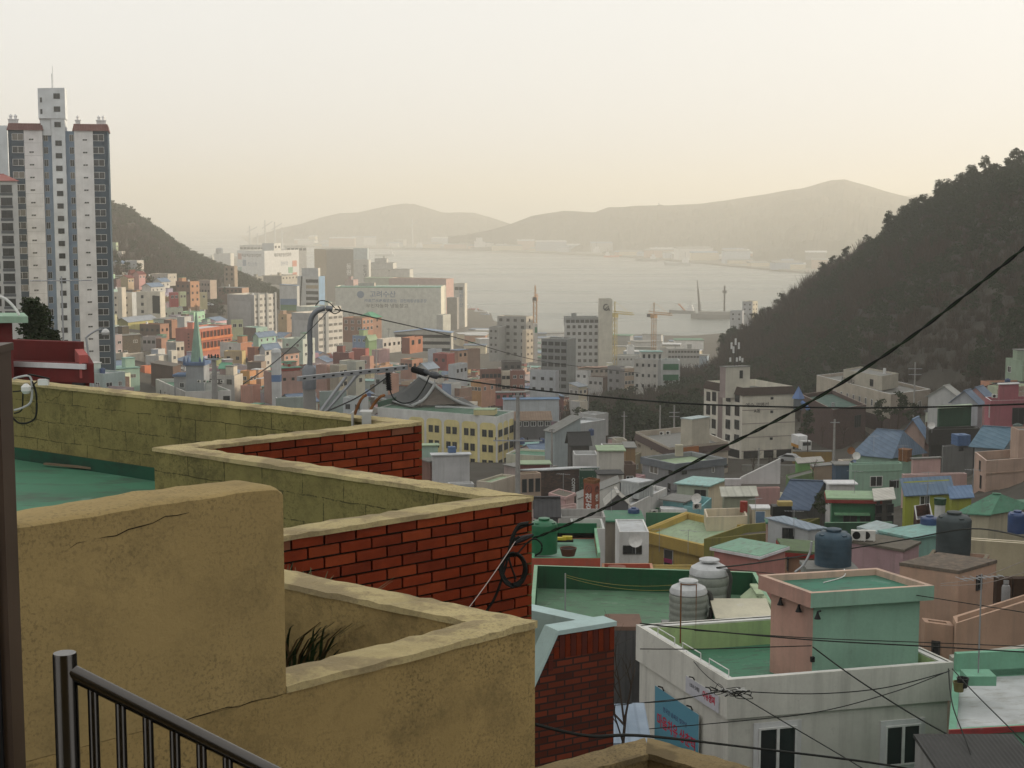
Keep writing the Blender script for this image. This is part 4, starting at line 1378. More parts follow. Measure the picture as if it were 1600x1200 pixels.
mb = MB().lathe([(.34, 0), (.44, .35), (.47, .42), (.42, .42), (.38, .3)], 20); mb.lathe([(.38, .36), (.0, .38)], 20, 1)
smooth(tag(mb.build("clay_pot", [plain("brown_clay", (.10, .04, .025), .6), plain("pot_soil", (.03, .025, .02), 1)], None, c), "round brown clay tub on the mint roof beside the green tank", "pot").data)
c = Q(882, 848, 18.4) + Vector((0, .3, 0))
mb = MB().box(-.6, .5, -.2, .2, 0, .12); mb.box(-.5, .1, -.22, .1, .12, .25, 1); mb.box(-.1, .45, -.1, .2, .12, .3, 1)
tag(mb.build("crate_pile", [M_BLACK, plain("yellow_plastic", (.45, .36, .03), .5)], None, c), "yellow and black boxes heaped against the green roof parapet", "crate")

# --- red terrace
h6 = hp("small red painted roof terrace with a round table behind the long green parapet", (940, 880), (942, 902), (1024, 902), 78, zb=CZ - 27)
h6.flat(paint((.36, .08, .05), .25), roofpaint((.30, .09, .06)), p=1.0, t=.14, cap=paint((.42, .22, .14), .3))
c = P(964, 882, 80)
mb = MB().lathe([(.03, 0), (.03, .7)], 8); mb.lathe([(.48, .7), (.48, .74)], 20)
tag(mb.build("round_table", plain("faded_red_wood", (.20, .07, .045), .7), None, c + Vector((0, 0, -.85))), "round reddish table on the small red terrace", "table")
c = P(947, 886, 80)
mb = blades(90, c.x, c.y, c.z - .5, .4, .3, .6, .02, pr, .5)
mb.lathe([(.4, c.z - .8), (.5, c.z - .45)], 14, 1, (c.x, c.y))
tag(mb.build("potted_shrub", [M_LEAF, plain("brown_pot", (.09, .05, .03), .7)]), "green potted shrub at the left edge of the red terrace", "plant")
h = fp("narrow grey alley house with dark window strip between red terrace and yellow house", 1012, 1085, 888, 112, 1.2)
h.flat(paint(YEL, .4), M_GREYROOF, .3)

# --- yellow house with its olive annex
h7 = hp("yellow house with light green roof floor, dark door and overhanging parapet slab", (1006, 829), (1098, 851), (1163, 821), 128)
M_YW = paint((.40, .285, .08), .3)
h7.flat(M_YW, M_PALEGREEN, p=.55, t=.2, band=1.0, bandmat=M_YW, over=.3)
h7.door('L', 3.2, 1.0, 1.9, mat=M_DFRAME, z=h7.h - 3.1)
p, a = h7.at('L', 3.2, h7.h - 2.3, .1)
MB().box(-.45, .55, -.06, 0, 0, .35).build("door_banner", plain("magenta_cloth", (.35, .03, .12), .8), h7.o, p, a)
h7.window('R', 1.2, h7.h - 3.0, .8, 1.5, 'd')
h = hp("olive annex with dirty grey roof and dark parapets joined to the yellow house", (1164, 819), (1100, 842), (1224, 831), 126)
h.flat(paint((.20, .19, .05), .5), concrete("dirty_grey_roof", (.14, .125, .10), .7), p=.75, t=.18, cap=paint((.26, .22, .09), .4))
h = fp("white flat roofed house with a dark window left of the yellow house", 968, 1014, 831, 118, 9)
h.flat(paint(WHITE, .35), M_WHITEROOF, .12, .12)
h.wpix(988, 859, 1.5, .7, 'd')
h = fp("taupe house with flat green roof carrying the blue tank", 943, 1003, 815, 124, 7)
h.flat(paint((.22, .19, .15), .35), M_GREENROOF, 0, over=.25)
tank("dark blue barrel water tank on the flat green roof", P(990, 811, 127), 1.0, .95, M_BLUETANK)
h = fp("grey house with sunken dark grey roof and pale parapet left of the blue tank", 875, 946, 808, 114, 6)
h.flat(paint((.33, .32, .30), .4), roofpaint((.09, .09, .095)), .7, .14)
h.wpix(898, 822, .6, 1.1, 'd'); h.wpix(925, 822, 1.8, .5, 'c')
h = fp("low white walled yard room with pale green floor behind the green tank roof", 894, 945, 826, 98, 6)
h.flat(paint((.42, .43, .41), .3), M_PALEGREEN, .55, .14)
h = fp("small green parapet house with white cabinet behind the yellow house", 1003, 1090, 801, 150, 5)
h.flat(paint((.05, .17, .09), .3), M_GREENROOF, .8, .15, cap=paint((.30, .40, .25)))
ac_unit("white outdoor unit on the small green parapet roof", P(1022, 806, 151), .4)
c = P(1052, 804, 151)
tag(MB().box(-1.3, 1.3, -.8, .8, -.3, .7).build("water_cistern", M_WHITE, None, c), "white boxy cistern behind the yellow house parapet", "cistern")

# --- pink houses at the left edge
h = hp("pale pink house with low parapet right of the lower brick parapet", (832, 796), (838, 800), (905, 790), 148)
h.flat(paint((.43, .30, .28), .35), M_GREYROOF, .8, .15)
h = hp("pink roof hut with a dark slab lid on the pale pink house", (857, 770), (884, 777), (900, 770), 152, zb=CZ - 31)
slab_house(h, paint((.43, .29, .27), .35), paint((.40, .26, .25), .35), concrete("dirty_grey_roof", (.14, .125, .10), .7), .15, .3, .08, paint((.42, .28, .26), .3))
h.door('L', .9, .8, 1.8)
h = fp("black pitched tin roof beside the green tank", 838, 872, 806, 100, 5)
h.gable(paint(DGREY), ribbed((.05, .05, .052)), .9, 'x', .2)
h = hp("dark brown brick cafe with pale flat roof edge", (812, 735), (850, 735), (936, 731), 186, zb=CZ - 39)
h.flat(brickmat((.10, .06, .045), .3, .1), M_WHITEROOF, 0, over=.3)
h.text('R', 3.75, h.h - 2.1, "COFFEE", .56, plain("white_lettering", (.6, .6, .58), .5), turn=-pi / 2, bold=.015)
dots, t_, b_, N_, L_ = nodes("speckled_green_mural")
tc = N_.new("ShaderNodeTexCoord").outputs['Object']
vo = N_.new("ShaderNodeTexVoronoi"); vo.inputs['Scale'].default_value = 3.2; L_.new(tc, vo.inputs['Vector'])
L_.new(mixc(t_, ramp(t_, vo.outputs['Distance'], [(.16, 1.0), (.2, 0.0)]), (.015, .055, .035), (.25, .28, .22)), b_.inputs['Base Color'])
h = fp("dark green wall panel with pale speckles next to the brown cafe", 906, 936, 735, 183, 3, zb=CZ - 41)
h.flat(dots, M_GREYROOF, .15)
h.wpix(829, 755, .7, 1.6, 'd')
# red sign tower
st = thing("sign_tower", "red square advertising pillar with white lettering and a rusty open top", "sign", (0, 0, 0), 0)
l, c, r = Q(912, 749.5, 22.7), P(928, 752, 129), Q(937, 749, 22.7)
hz_ = 100 - c.z
L, C_, R_ = Vector((l.x, l.y, c.z)), c, Vector((r.x, r.y, c.z))
l, r = Q(912, 749.5, hz_), Q(937, 749, hz_)
b4 = l + r - c
st.location = (c.x, c.y, c.z - 8)
loc = lambda p: (p.x - c.x, p.y - c.y)
mb = MB().prism([loc(c), loc(r), loc(b4), loc(l)], 0, 7.75, 0)
M_REDSIGN = plain("faded_red_panel", (.26, .075, .045), .6, var=.2, scale=.8)
mb.build("panel", M_REDSIGN, st)
k = 1.03
mb = MB()
ring = [loc(c), loc(r), loc(b4), loc(l)]
cx_, cy_ = sum(p[0] for p in ring) / 4, sum(p[1] for p in ring) / 4
sc = lambda p, k: (cx_ + (p[0] - cx_) * k, cy_ + (p[1] - cy_) * k)
for i in range(4):
    j = (i + 1) % 4; n = len(mb.v)
    o4 = [sc(ring[i], 1.05), sc(ring[j], 1.05), sc(ring[j], .85), sc(ring[i], .85)]
    mb.prism(o4, 7.76, 8.05)
mb.build("rusty_rim", M_RUST, st)
wl_ = plain("white_lettering", (.6, .6, .58), .5)
for A, B_, size in ((l, c, .62), (c, r, .46)):
    d = (B_ - A).to_2d(); a = atan2(d.y, d.x); n = Vector((d.y, -d.x)).normalized() * .02
    m = (A + B_) / 2
    for k, ch in enumerate("천호장"):
        lettering(ch, size * 1.35, wl_, st, (m.x - c.x + n.x, m.y - c.y + n.y, 6.45 - .84 * k), (pi / 2, 0, a), .01, bold=.02)
    mb = MB()
    rr = size * .55
    mb.tube([(rr * cos(q), 0, rr * sin(q)) for q in [j * pi / 10 for j in range(21)]], .045, 4, cap=False)
    mb.tube([(.0, 0, .2), (-.16, 0, -.1)], .04, 4); mb.tube([(.0, 0, .2), (.16, 0, -.1)], .04, 4)
    e = mb.build("emblem", plain("brown_emblem", (.12, .05, .04), .6), st, (m.x - c.x + n.x, m.y - c.y + n.y, 7.25), a)
h = fp("white house front with sloping wall top behind the red sign pillar", 903, 968, 781, 140, 6)
h.shed(paint((.50, .49, .46), .35), M_GREYROOF, 1.6, .05, low='left')
h = fp("dark grey gabled hut between the white houses", 948, 982, 788, 133, 5)
h.gable(paint((.12, .12, .125), .3), paint((.36, .35, .32)), .9, 'y', .2)
h = hp("white house with stepped upper wall and roof railing below the dark grey block", (965, 786), (985, 790), (1042, 762), 146)
h.flat(paint((.52, .51, .49), .35), M_WHITEROOF, .5, .15)
h = hp("cube shaped translucent water tank cage wrapped in grey sheet on the white house roof", (970, 752), (998, 756), (1021, 752), 150, name="cage_tank", cat="water tank", zb=P(998, 780, 150).z)
h.sink = 0
h.flat(concrete("wrapped_sheet", (.42, .44, .43), .3), M_WHITEROOF, 0, over=.06)
for f in 'LR':
    for k in range(1, 6): h.strip(f, .1, h.h - .2, M_GALV, .03, h.face(f)[2] * k / 6 - .03, h.face(f)[2] * k / 6 + .03, "cage_bar")

# --- turquoise and pale houses in the middle
h = hp("turquoise house with grey flat roof and dark doorway", (1036, 781), (1068, 785), (1085, 778), 151)
h.flat(paint(TURQ, .3), M_GREYROOF, 0, over=.35)
h = hp("turquoise yard wall with antennas right of the turquoise house", (1068, 790), (1092, 795), (1112, 778), 149)
h.flat(paint((.19, .38, .39), .3), roofpaint((.16, .34, .36)), .8, .14)
ac_unit("outdoor unit on the turquoise yard wall", P(1089, 796, 148), .2)
h = hp("pale green house with bright aqua roof and cream right wall", (1058, 756), (1107, 760), (1133, 750), 172)
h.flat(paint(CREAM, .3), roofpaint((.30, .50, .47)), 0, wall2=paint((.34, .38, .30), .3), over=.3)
h.wpix(1094, 774, 1.4, 1.3, 'd')
h = hp("pink house with sloping white inner walls on its roof terrace", (1131, 762), (1133, 764), (1219, 762), 160)
h.flat(paint((.42, .25, .23), .35), M_GREYROOF, .2, .15)
sx0 = fp("white terrace screen wall rising in a slope on the pink house", 1157, 1219, 748, 163, .3, name="screen_wall", cat="wall", zb=P(1180, 764, 160).z)
sx0.sink = 0; sx0.shed(paint((.46, .45, .44), .3), paint((.55, .54, .52)), 2.1, 0.0, low='left')
sx0 = fp("small white terrace wall at the left of the pink house roof", 1133, 1158, 750, 162, .3, name="screen_wall", cat="wall", zb=P(1180, 764, 160).z)
sx0.sink = 0; sx0.flat(paint((.46, .45, .44), .3), M_WHITE, 0, over=.02)
h = hp("olive lean-to with translucent corrugated roof against the pink house", (1129, 772), (1131, 775), (1180, 774), 152)
h.shed(paint((.26, .27, .20), .3), ribbed((.50, .50, .42), .8), .5, .3)
h.door('R', 2.2, .9, 1.9, mat=plain("olive_door", (.16, .17, .12), .6))
h = hp("cream roof terrace with rubble and red barrel in front of the olive lean-to", (1100, 795), (1104, 808), (1168, 806), 136)
h.flat(paint(CREAM, .35), concrete("dirty_grey_roof", (.14, .125, .10), .7), 1.3, .16, cap=paint((.55, .47, .36)))
c = P(1162, 800, 139)
mb = MB().lathe([(.35, 0), (.36, .5), (.35, 1.0), (.3, 1.0)], 16)
smooth(tag(mb.build("barrel", plain("red_plastic", (.24, .03, .02), .5), None, c), "dark red plastic barrel on the cream terrace", "barrel").data)
h = fp("small cream hut with blue box in front beside the cream terrace", 1176, 1204, 796, 138, 3)
h.flat(paint(CREAM, .3), M_WHITE, 0, over=.1)
h.door('R', .7, .8, 1.4, mat=plain("blue_grey_box", (.12, .19, .28), .5), z=h.h - 1.6)
h = hp("low house with mossy green roof and pinkish front, heaped with dark boxes", (1197, 812), (1199, 818), (1244, 818), 124)
h.flat(paint((.34, .22, .18), .4), M_GREENROOF, 0, over=.15)
c = P(1222, 806, 127)
mb = MB().box(-.9, .7, -.6, .6, 0, .9).box(-.4, .8, -.4, .4, .9, 1.25, 1)
tag(mb.build("crate_stack", [M_BLACK, plain("dusty_yellow", (.36, .27, .10), .7)], None, c), "dark crates with yellow sheeting on the mossy green roof", "crate")
h = hp("pale grey house with light blue tin roof left of the big dark tank", (1200, 824), (1262, 828), (1288, 826), 112)
h.shed(paint((.38, .39, .39), .35), ribbed((.28, .34, .40), .5), .6, .2)
h.wpix(1231, 834, .9, .9, 'd')
h = hp("pink house with pale mint roof and white eaves in front of the yellow house", (1116, 858), (1186, 871), (1227, 857), 86)
h.flat(paint((.40, .195, .165), .25), roofpaint((.20, .36, .26)), 0, over=.14, wall2=paint((.37, .175, .15), .25))
MB().prism([tuple(p) for p in h.inset(-.2)], h.h - .06, h.h + .1).build("eaves", M_WHITE, h.o)
h = hp("tan house with dark red eaves and green roof left of the big dark tank", (1221, 846), (1232, 862), (1290, 866), 90)
h.flat(paint((.31, .19, .12), .35), roofpaint((.10, .15, .07)), 0, over=.25)
MB().prism([tuple(p) for p in h.inset(-.28)], h.h - .25, h.h - .003).build("eaves", paint((.22, .03, .025), .2), h.o)
h.wpix(1231, 880, .4, .9, 'd')
M_DTANK = plain("blue_grey_plastic", (.045, .075, .10), .5, var=.3, scale=1.2)
h = fp("low grey roof ledge below the big dark tank", 1262, 1340, 894, 61.2, 1.5, zb=CZ - 20)
h.flat(paint(GREY, .5), M_GREYROOF, 0, over=.05)
tank("big dark blue grey water tank behind the pink and mint stair house", P(1301, 893, 62), 1.5, 1.75, M_DTANK)
mb = MB(); mb.tube(spline([P(1268, 846, 61), P(1266, 862, 61), P(1256, 882, 61), P(1242, 894, 61)]), .05, 8)
smooth(tag(mb.build("grey_pipe", M_GALV), "bent grey overflow pipe on the left of the big dark tank", "pipe").data)

# --- right hand houses
h = hp("mauve house with stained flat roof and two outdoor units", (1331, 848), (1411, 862), (1436, 850), 82)
h.flat(paint(MAUVE, .4), concrete("dirty_grey_roof", (.14, .125, .10), .7), 0, over=.1)
for k in range(2): ac_unit(("left" if k == 0 else "right") + " one of two outdoor units on the stained mauve house roof", P(1341 + 15 * k, 845, 84), -.25)
h = hp("aqua house with pale mint roof and dark shopfront behind the large grey tank", (1378, 832), (1425, 842), (1500, 830), 96)
h.flat(paint((.20, .36, .31), .35), M_MINTROOF, 0, over=.2)
h.wpix(1404, 851, 1.6, .5, 'd')
tank("low dark blue tank on the pale mint roof beside the large grey tank", P(1452, 826, 100), 1.2, .85, M_BLUETANK)
h = hp("small aqua room with broken white patch on its roof", (1340, 826), (1372, 834), (1402, 824), 102)
h.flat(paint((.21, .38, .36), .35), roofpaint((.34, .42, .42)), 0, over=.05)
h = hp("long dark green wall house below the green awning house", (1288, 816), (1290, 817), (1395, 816), 118)
h.flat(paint((.025, .07, .04), .3), roofpaint((.05, .09, .06)), .15, .1, cap=paint((.16, .28, .18)))
h = hp("green house with lime roof, dark red eaves and striped awning", (1298, 770), (1300, 779), (1368, 780), 132)
h.flat(paint((.04, .15, .075), .3), roofpaint((.27, .40, .24)), 0, over=.5)
MB().prism([tuple(p) for p in h.inset(-.55)], h.h - .3, h.h - .004).build("eaves", paint((.20, .03, .025), .2), h.o)
h.window('R', 1.6, h.h - 2.7, 1.2, 1.3, 'd'); h.window('R', 2.9, h.h - 2.7, .9, 1.3, 'd')
h.strip('R', h.h - 1.35, .15, paint((.12, .26, .14)), .7, .2, 3.2, "awning")
h = hp("glazed porch with white corrugated lid at the right of the green house", (1368, 772), (1370, 782), (1394, 780), 131)
h.shed(plain("dark_porch", (.07, .068, .06), .5), ribbed((.50, .48, .42), .5), .3, .3)
h.grid('R', 2, 2, h.h - 2.2, 1.0, .7, .8, 'd')
h = fp("white ledge wall behind the lime roof house", 1296, 1336, 757, 150, 3)
h.flat(paint((.48, .47, .45), .3), M_WHITE, 0, over=.25)
h = hp("black tarred house with crooked blue gable roof", (1220, 790), (1262, 792), (1300, 780), 152)
h.gable(paint((.075, .075, .07), .4), ribbed((.09, .13, .20), .4), 2.2, 'y', .4)
h = hp("mint house with white framed window and blue roof edge", (1327, 723), (1331, 726), (1410, 724), 186)
h.flat(paint((.24, .37, .28), .35), M_BLUEROOF, .5, .15)
h.wpix(1369, 752, 1.6, 1.3); h.wpix(1397, 756, 1.2, 1.0, 'd')
h.strip('R', h.h - .95, .12, paint((.20, .32, .24)), .06)
h = fp("deep blue lean-to left of the mint house", 1306, 1331, 727, 190, 4)
h.flat(paint((.05, .085, .13), .3), M_GREYROOF, 0, over=.2)
h = hp("blue hip roofed house above the mint house", (1338, 706), (1393, 711), (1441, 704), 212)
h.gable(paint(MINT, .3), ribbed((.13, .19, .27), .5), 3.0, 'y', .5, hip=.12)
h = hp("rusty orange rooftop box tank beside the blue hip roof", (1404, 703), (1418, 705), (1425, 703), 198, name="rusty_tank", cat="water tank", zb=P(1415, 722, 198).z)
h.sink = 0; h.flat(M_RUST, M_RUST, 0, over=.06)
h = hp("pink house with a tall windowless roof box", (1409, 740), (1413, 742), (1511, 740), 174)
h.flat(paint((.42, .29, .27), .3), M_GREYROOF, .9, .16, cap=paint((.52, .40, .38)))
h = hp("windowless pink stair box rising from the pink house", (1424, 717), (1427, 718), (1470, 716), 176, name="stair_box", cat="house", zb=P(1440, 752, 174).z)
h.flat(paint((.41, .285, .265), .3), M_GREYROOF, 0, over=.12)
h = hp("lime yellow house with blue ribbed metal roof", (1411, 770), (1415, 772), (1487, 768), 150)
h.shed(paint((.30, .33, .045), .3), ribbed((.15, .23, .34), .5), 1.1, .3)
h.wpix(1444, 782, 1.1, 1.0)
h = hp("lime yellow annex with its own small blue ribbed roof", (1484, 775), (1487, 778), (1518, 776), 147)
h.shed(paint((.28, .30, .05), .3), ribbed((.14, .23, .38), .5), .7, .25)
h = hp("dark red brick walled roof terrace below the lime yellow house", (1428, 790), (1432, 812), (1458, 808), 128)
h.flat(brickmat((.13, .05, .035)), roofpaint((.18, .18, .22)), 1.0, .15, cap=paint(LGREY))
c = P(1468, 812, 122)
mb = MB(); mb.lathe([(.42, -2), (.42, 1.25)], 16); mb.lathe([(.46, 1.25), (.5, 1.75), (.46, 1.75)], 16, 1)
smooth(tag(mb.build("chimney_barrel", [paint((.45, .46, .44), .4), plain("dark_green_tub", (.02, .06, .035), .6)], None, c), "pale round concrete flue with dark green tub on top", "chimney").data)
h = hp("beige pink house with stepped parapets at the right edge", (1523, 706), (1541, 720), (1625, 714), 166)
h.flat(paint((.40, .285, .225), .3), M_GREYROOF, 1.0, .18, cap=paint((.50, .38, .31)), wall2=paint((.38, .265, .21), .4))
h.strip('R', h.h - 1.5, .12, paint((.34, .24, .18)), .08); h.strip('R', .6 + h.h - 6.3, .14, paint((.44, .33, .26)), .08)
h.wpix(1533, 753, .8, 1.5, 'd'); h.wpix(1531, 728, .7, 1.2, 'd')
h = fp("tall beige pink stair block at the right edge", 1592, 1640, 672, 170, 5)
h.flat(paint((.40, .285, .225), .3), M_GREYROOF, .2)
h = hp("black house with dark wide eaves and green roof boxes", (1452, 668), (1455, 671), (1526, 669), 216)
h.flat(paint((.035, .034, .032), .3), roofpaint((.06, .12, .08)), .8, .15, band=2.2, bandmat=plain("charcoal_cladding", (.045, .043, .04), .7), over=.4)
h.window('R', 1.0, h.h - 5.2, .9, 1.6, 'd'); h.window('R', 2.4, h.h - 5.2, 1.2, 1.6, 'w')
h = hp("dark green roof hut with pale lid on the black house", (1465, 636), (1468, 638), (1518, 635), 219, zb=P(1480, 664, 216).z)
h.flat(paint((.02, .06, .035), .3), paint((.34, .42, .30)), 0, over=.3)
h = hp("plain grey concrete house with a small vent in front of the black house", (1472, 696), (1474, 698), (1521, 694), 205)
h.flat(paint((.15, .15, .145), .4), M_GREYROOF, .3)
h.wpix(1501, 702, .8, .5, 'd')
tank("blue square water tank on the grey concrete house", P(1501, 695, 207), 1.9, 1.45, plain("blue_grp", (.07, .13, .25), .5), 'square')
h = hp("small house with pale blue pitched roof left of the black house", (1408, 680), (1445, 682), (1452, 678), 222)
h.gable(paint((.36, .25, .21), .3), ribbed((.15, .24, .38), .5), 2.4, 'x', .5)
for k, (x0, xc, x1, y, D, lab) in enumerate(((1455, 1500, 1512, 622, 250, "house with low grey pitched roof below the wooded slope"), (1492, 1528, 1541, 630, 240, "house with pale blue gabled roof left of the hot pink house"), (1510, 1545, 1560, 624, 250, "blue roofed house half hidden behind the hot pink house"))):
    L, C_, R_ = pix_pts(x0, xc, x1, y, D, 20)
    h = House("house", lab, "house", L, C_, R_, Tz(C_.x, C_.y) - 1)
    h.gable(paint((LGREY, (.34, .36, .38), PINK)[k], .3), M_BLUEROOF if k else ribbed((.34, .34, .31), .5), 1.8, 'x', .4)
h = hp("hot pink house with white trimmed parapet and blue stair rail", (1539, 620), (1548, 626), (1640, 624), 232)
HPK = paint((.32, .11, .13), .35)
h.flat(HPK, M_GREYROOF, 1.0, .18, cap=M_WHITE)
h.wpix(1591, 650, 2.0, 2.6, 'd'); h.wpix(1546, 642, .6, 2.0, 'w')
h.strip('R', h.h - 5.9, 1.2, plain("blue_panel", (.03, .07, .20), .5), .06, 2.1, 3.4, "blue_shutter")
h = hp("hot pink stair tower with white cap on the hot pink house", (1560, 600), (1562, 601), (1592, 600), 234, name="stair_tower", cat="house", zb=P(1570, 630, 232).z)
h.flat(HPK, M_WHITE, 0, over=.15)
ac_unit("outdoor unit on the hot pink house parapet", P(1554, 622, 233), 0)
h = hp("house with teal blue pitched roof in front of the hot pink house", (1523, 694), (1566, 697), (1600, 690), 192)
h.gable(paint((.25, .28, .30), .3), ribbed((.11, .20, .27), .5), 2.0, 'y', .5)
tank("grey green round tank at the right edge below the hot pink house", P(1590, 675, 200), 1.3, 1.1, plain("grey_green_plastic", (.07, .10, .09), .5))
h = hp("green roofed house with dark weathered patch right of the large grey tank", (1500, 800), (1545, 802), (1612, 792), 112)
h.gable(paint((.40, .36, .26), .4), roofpaint((.10, .24, .16)), 1.1, 'y', .3, hip=.35)
h = hp("house with bright green slab roof at the right edge", (1553, 785), (1556, 788), (1640, 786), 124)
h.flat(paint((.05, .15, .09), .3), M_GREENROOF, 0, over=.3)
h = hp("cream house with silvery white roof floor and cracked wall", (1490, 838), (1492, 842), (1640, 852), 84)
h.flat(paint((.36, .31, .21), .4), M_WHITEROOF, .22, .2, cap=paint(CREAM, .3))
tank("dark blue plastic tank on the silvery roof at the right edge", P(1589, 832, 88), 1.1, 1.25, M_BLUETANK)
# tank base and peach house
h = hp("peach roof curb holding the large grey tank", (1447, 872), (1538, 880), (1546, 866), 63, zb=CZ - 17)
h.flat(paint((.42, .27, .20), .35), concrete("dirty_grey_roof", (.14, .125, .10), .7), .28, .16, cap=paint((.20, .17, .12)))
tank("large dark grey water tank with domed top on the peach roof curb", P(1489, 867, 65), 1.47, 1.85, plain("dark_grey_plastic", (.05, .062, .065), .55, var=.25, scale=1.2))
h = hp("peach house with mottled bare roof and a small barred window", (1406, 884), (1498, 897), (1557, 880), 60, zb=CZ - 20)
h.flat(paint((.42, .28, .205), .3), concrete("mottled_roof", (.15, .125, .10), .8, patch=(.22, .165, .125)), 0, over=.02)
h.wpix(1527, 911, .42, .55, 'd')
c = P(1571, 944, 56)
mb = MB().lathe([(.15, 0), (.16, .05), (.16, .62), (.13, .72), (.05, .76)], 16); mb.lathe([(.10, .78), (.10, .9), (.085, .9), (.085, .78)], 12)
smooth(tag(mb.build("gas_cylinder", plain("grey_cylinder", (.24, .24, .24), .5), None, c), "grey gas cylinder standing by the peach house", "gas cylinder").data)
for k, px in enumerate((1566, 1592)):
    c = P(px, 940, 58)
    tag(MB().box(-.3, .3, -.2, .2, -.4, .95).build("locker", concrete("stained_wood", ((.05, .03, .02), (.15, .085, .03))[k], .7), None, c), ("dark" if k == 0 else "tan") + " wooden locker behind the gas cylinder", "locker")
h = hp("peach yard wall house with long rendered wall and white lower roof", (1489, 963), (1494, 974), (1650, 925), 52, zb=CZ - 19)
h.flat(paint((.42, .28, .20), .35), M_GREYROOF, .35, .15)
h.strip('R', h.h - 2.0, .1, paint((.30, .20, .14)), .05)
h = hp("low peach wall with small window left of the long peach wall", (1440, 965), (1445, 972), (1490, 978), 53, zb=CZ - 19)
h.flat(paint((.38, .25, .18), .35), M_GREYROOF, .3)
h.wpix(1461, 1012, .35, .5, 'd')
h = hp("white slab terrace in front of the long peach wall", (1484, 1030), (1488, 1034), (1660, 1010), 47, zb=CZ - 19)
h.flat(paint((.46, .44, .38), .35), roofpaint((.42, .40, .34)), 0, over=.02)
h = hp("mint walled roof courtyard with white floor at the lower right", (1490, 1046), (1482, 1142), (1660, 1132), 40, zb=CZ - 19)
MW = paint((.17, .36, .25), .25)
h.flat(MW, roofpaint((.50, .52, .52)), .25, .2, cap=MW)
d = h.q[2] - h.q[3]
MB().box(0, d.length, -.2, 0, h.h - .2, h.h + .55).build("back_parapet", MW, h.o, (h.q[3].x, h.q[3].y, 0), atan2(d.y, d.x))
h.strip('R', h.h - .12, .16, paint((.30, .05, .05), .3), .06)
c = P(1528, 1066, 43)
tag(MB().box(-.42, .42, -.35, .35, 0, .28).build("mint_bench", MW, None, c), "mint painted block in the corner of the white floored courtyard", "bench")
antenna("thin white tv antenna on the mint block", c + Vector((0, 0, .28)), 2.9, .3)
for k, (px, py) in enumerate(((1498, 1080), (1504, 1074))):
    c = P(px, py, 42.5)
    smooth(tag(MB().lathe([(.13, 0), (.17, .25), (.18, .28), (.15, .28), (.13, .2)], 14).build("flower_pot", plain(("olive_pot", "black_pot")[k], ((.16, .14, .06), (.02, .02, .02))[k], .6), None, c), ("olive" if k == 0 else "black") + " flower pot in the mint walled courtyard", "pot").data)
h = fp("house with dark corrugated roof at the lower right corner", 1478, 1640, 1225, 36, 5.2, zb=CZ - 19)
h.shed(paint(GREY), ribbed((.045, .045, .043), .12), .12, .05)
# ------------------------------------------------------------------ middle distance landmarks
NAVY = (.045, .07, .095)
# apartment tower on the left
Dt = 324.0
tl, tr = P(12, 203, Dt), P(171, 203, Dt)
mpp = (tr.x - tl.x) / 159.0 * .95
zb = CZ - 42
tw = thing("apartment_tower", "tall apartment tower with white panels, navy edges and a central stair core", "apartment building", (tl.x, Dt, zb), R(13))
H = tl.z - zb
X = lambda px: (px - 12) * mpp
M_TW = paint((.66, .65, .61), .18); M_TC = paint((.53, .56, .59), .15); M_TB = paint((.20, .27, .36), .15); M_TN = paint(NAVY, .1)
MB().box(X(37), X(66), 0, 12, -3, H).build("wall", M_TW, tw)
MB().box(X(117), X(147), 0, 12, -3, H).build("wall", M_TW, tw)
MB().box(X(12), X(37), .25, 12.3, -3, H).build("navy_wall", M_TN, tw)
MB().box(X(147), X(171), .25, 12.3, -3, H).build("navy_wall", M_TN, tw)
MB().box(X(66) + .02, X(117) - .02, 1.8, 11, -3, H - .01).build("recess_wall", M_TB, tw)
MB().box(X(80.5), X(102.5), .5, 9, -3, H + 2.5).build("core_wall", M_TC, tw)
mb = MB().box(X(61), X(104), .3, 8.0, H + 2.5, H + 8.6).box(X(64), X(80), .9, 7.6, H - 1, H + 2.49)
mb.prism([(X(61), .3), (X(104), .3), (X(104), 8.0), (X(61), 8.0)], H + 8.61, [H + 8.7, H + 8.9, H + 8.9, H + 8.7])
mb.build("machine_room", M_TC, tw)
for a, b in ((10, 68), (114, 173)):
    mb = MB()
    x0, x1 = X(a), X(b)
    v = [(x0, -.3, H), (x1, -.3, H), (x1, 12.6, H), (x0, 12.6, H), (x0 + .3, 1.3, H + 1.5), (x1 - .3, 1.3, H + 1.5), (x1 - .3, 11, H + 1.5), (x0 + .3, 11, H + 1.5)]
    mb.add(v, [(0, 1, 5, 4), (1, 2, 6, 5), (2, 3, 7, 6), (3, 0, 4, 7), (4, 5, 6, 7), (3, 2, 1, 0)])
    mb.build("mansard_roof", ribbed((.13, .05, .045), .5), tw)
for px, w in ((12, 1.9), (62, 1.0), (119, 1.0), (153, 1.9)):
    mb = MB().box(0, w, 2, 3.2, H + .2, H + 2.2).box(-.12, w + .12, 1.9, 3.3, H + 2.2, H + 2.4)
    for k in range(2 if w > 1.5 else 1): mb.lathe([(.28, H + 2.4), (.28, H + 2.9), (.4, H + 3.0), (.1, H + 3.4)], 10, 0, (w * (k * 2 + 1) / (4 if w > 1.5 else 2), 2.6))
    mb.build("vent_stack", M_WHITE, tw, (X(px), 0, 0))
mb = MB().tube([(X(83), 3, H + 8.8), (X(83), 3, H + 12)], .07, 6).tube([(X(84.5), 3, H + 8.8), (X(84.5), 3, H + 13.6)], .04, 6)
mb.build("lightning_rod", M_GALV, tw)
fh = 20.75 * mpp
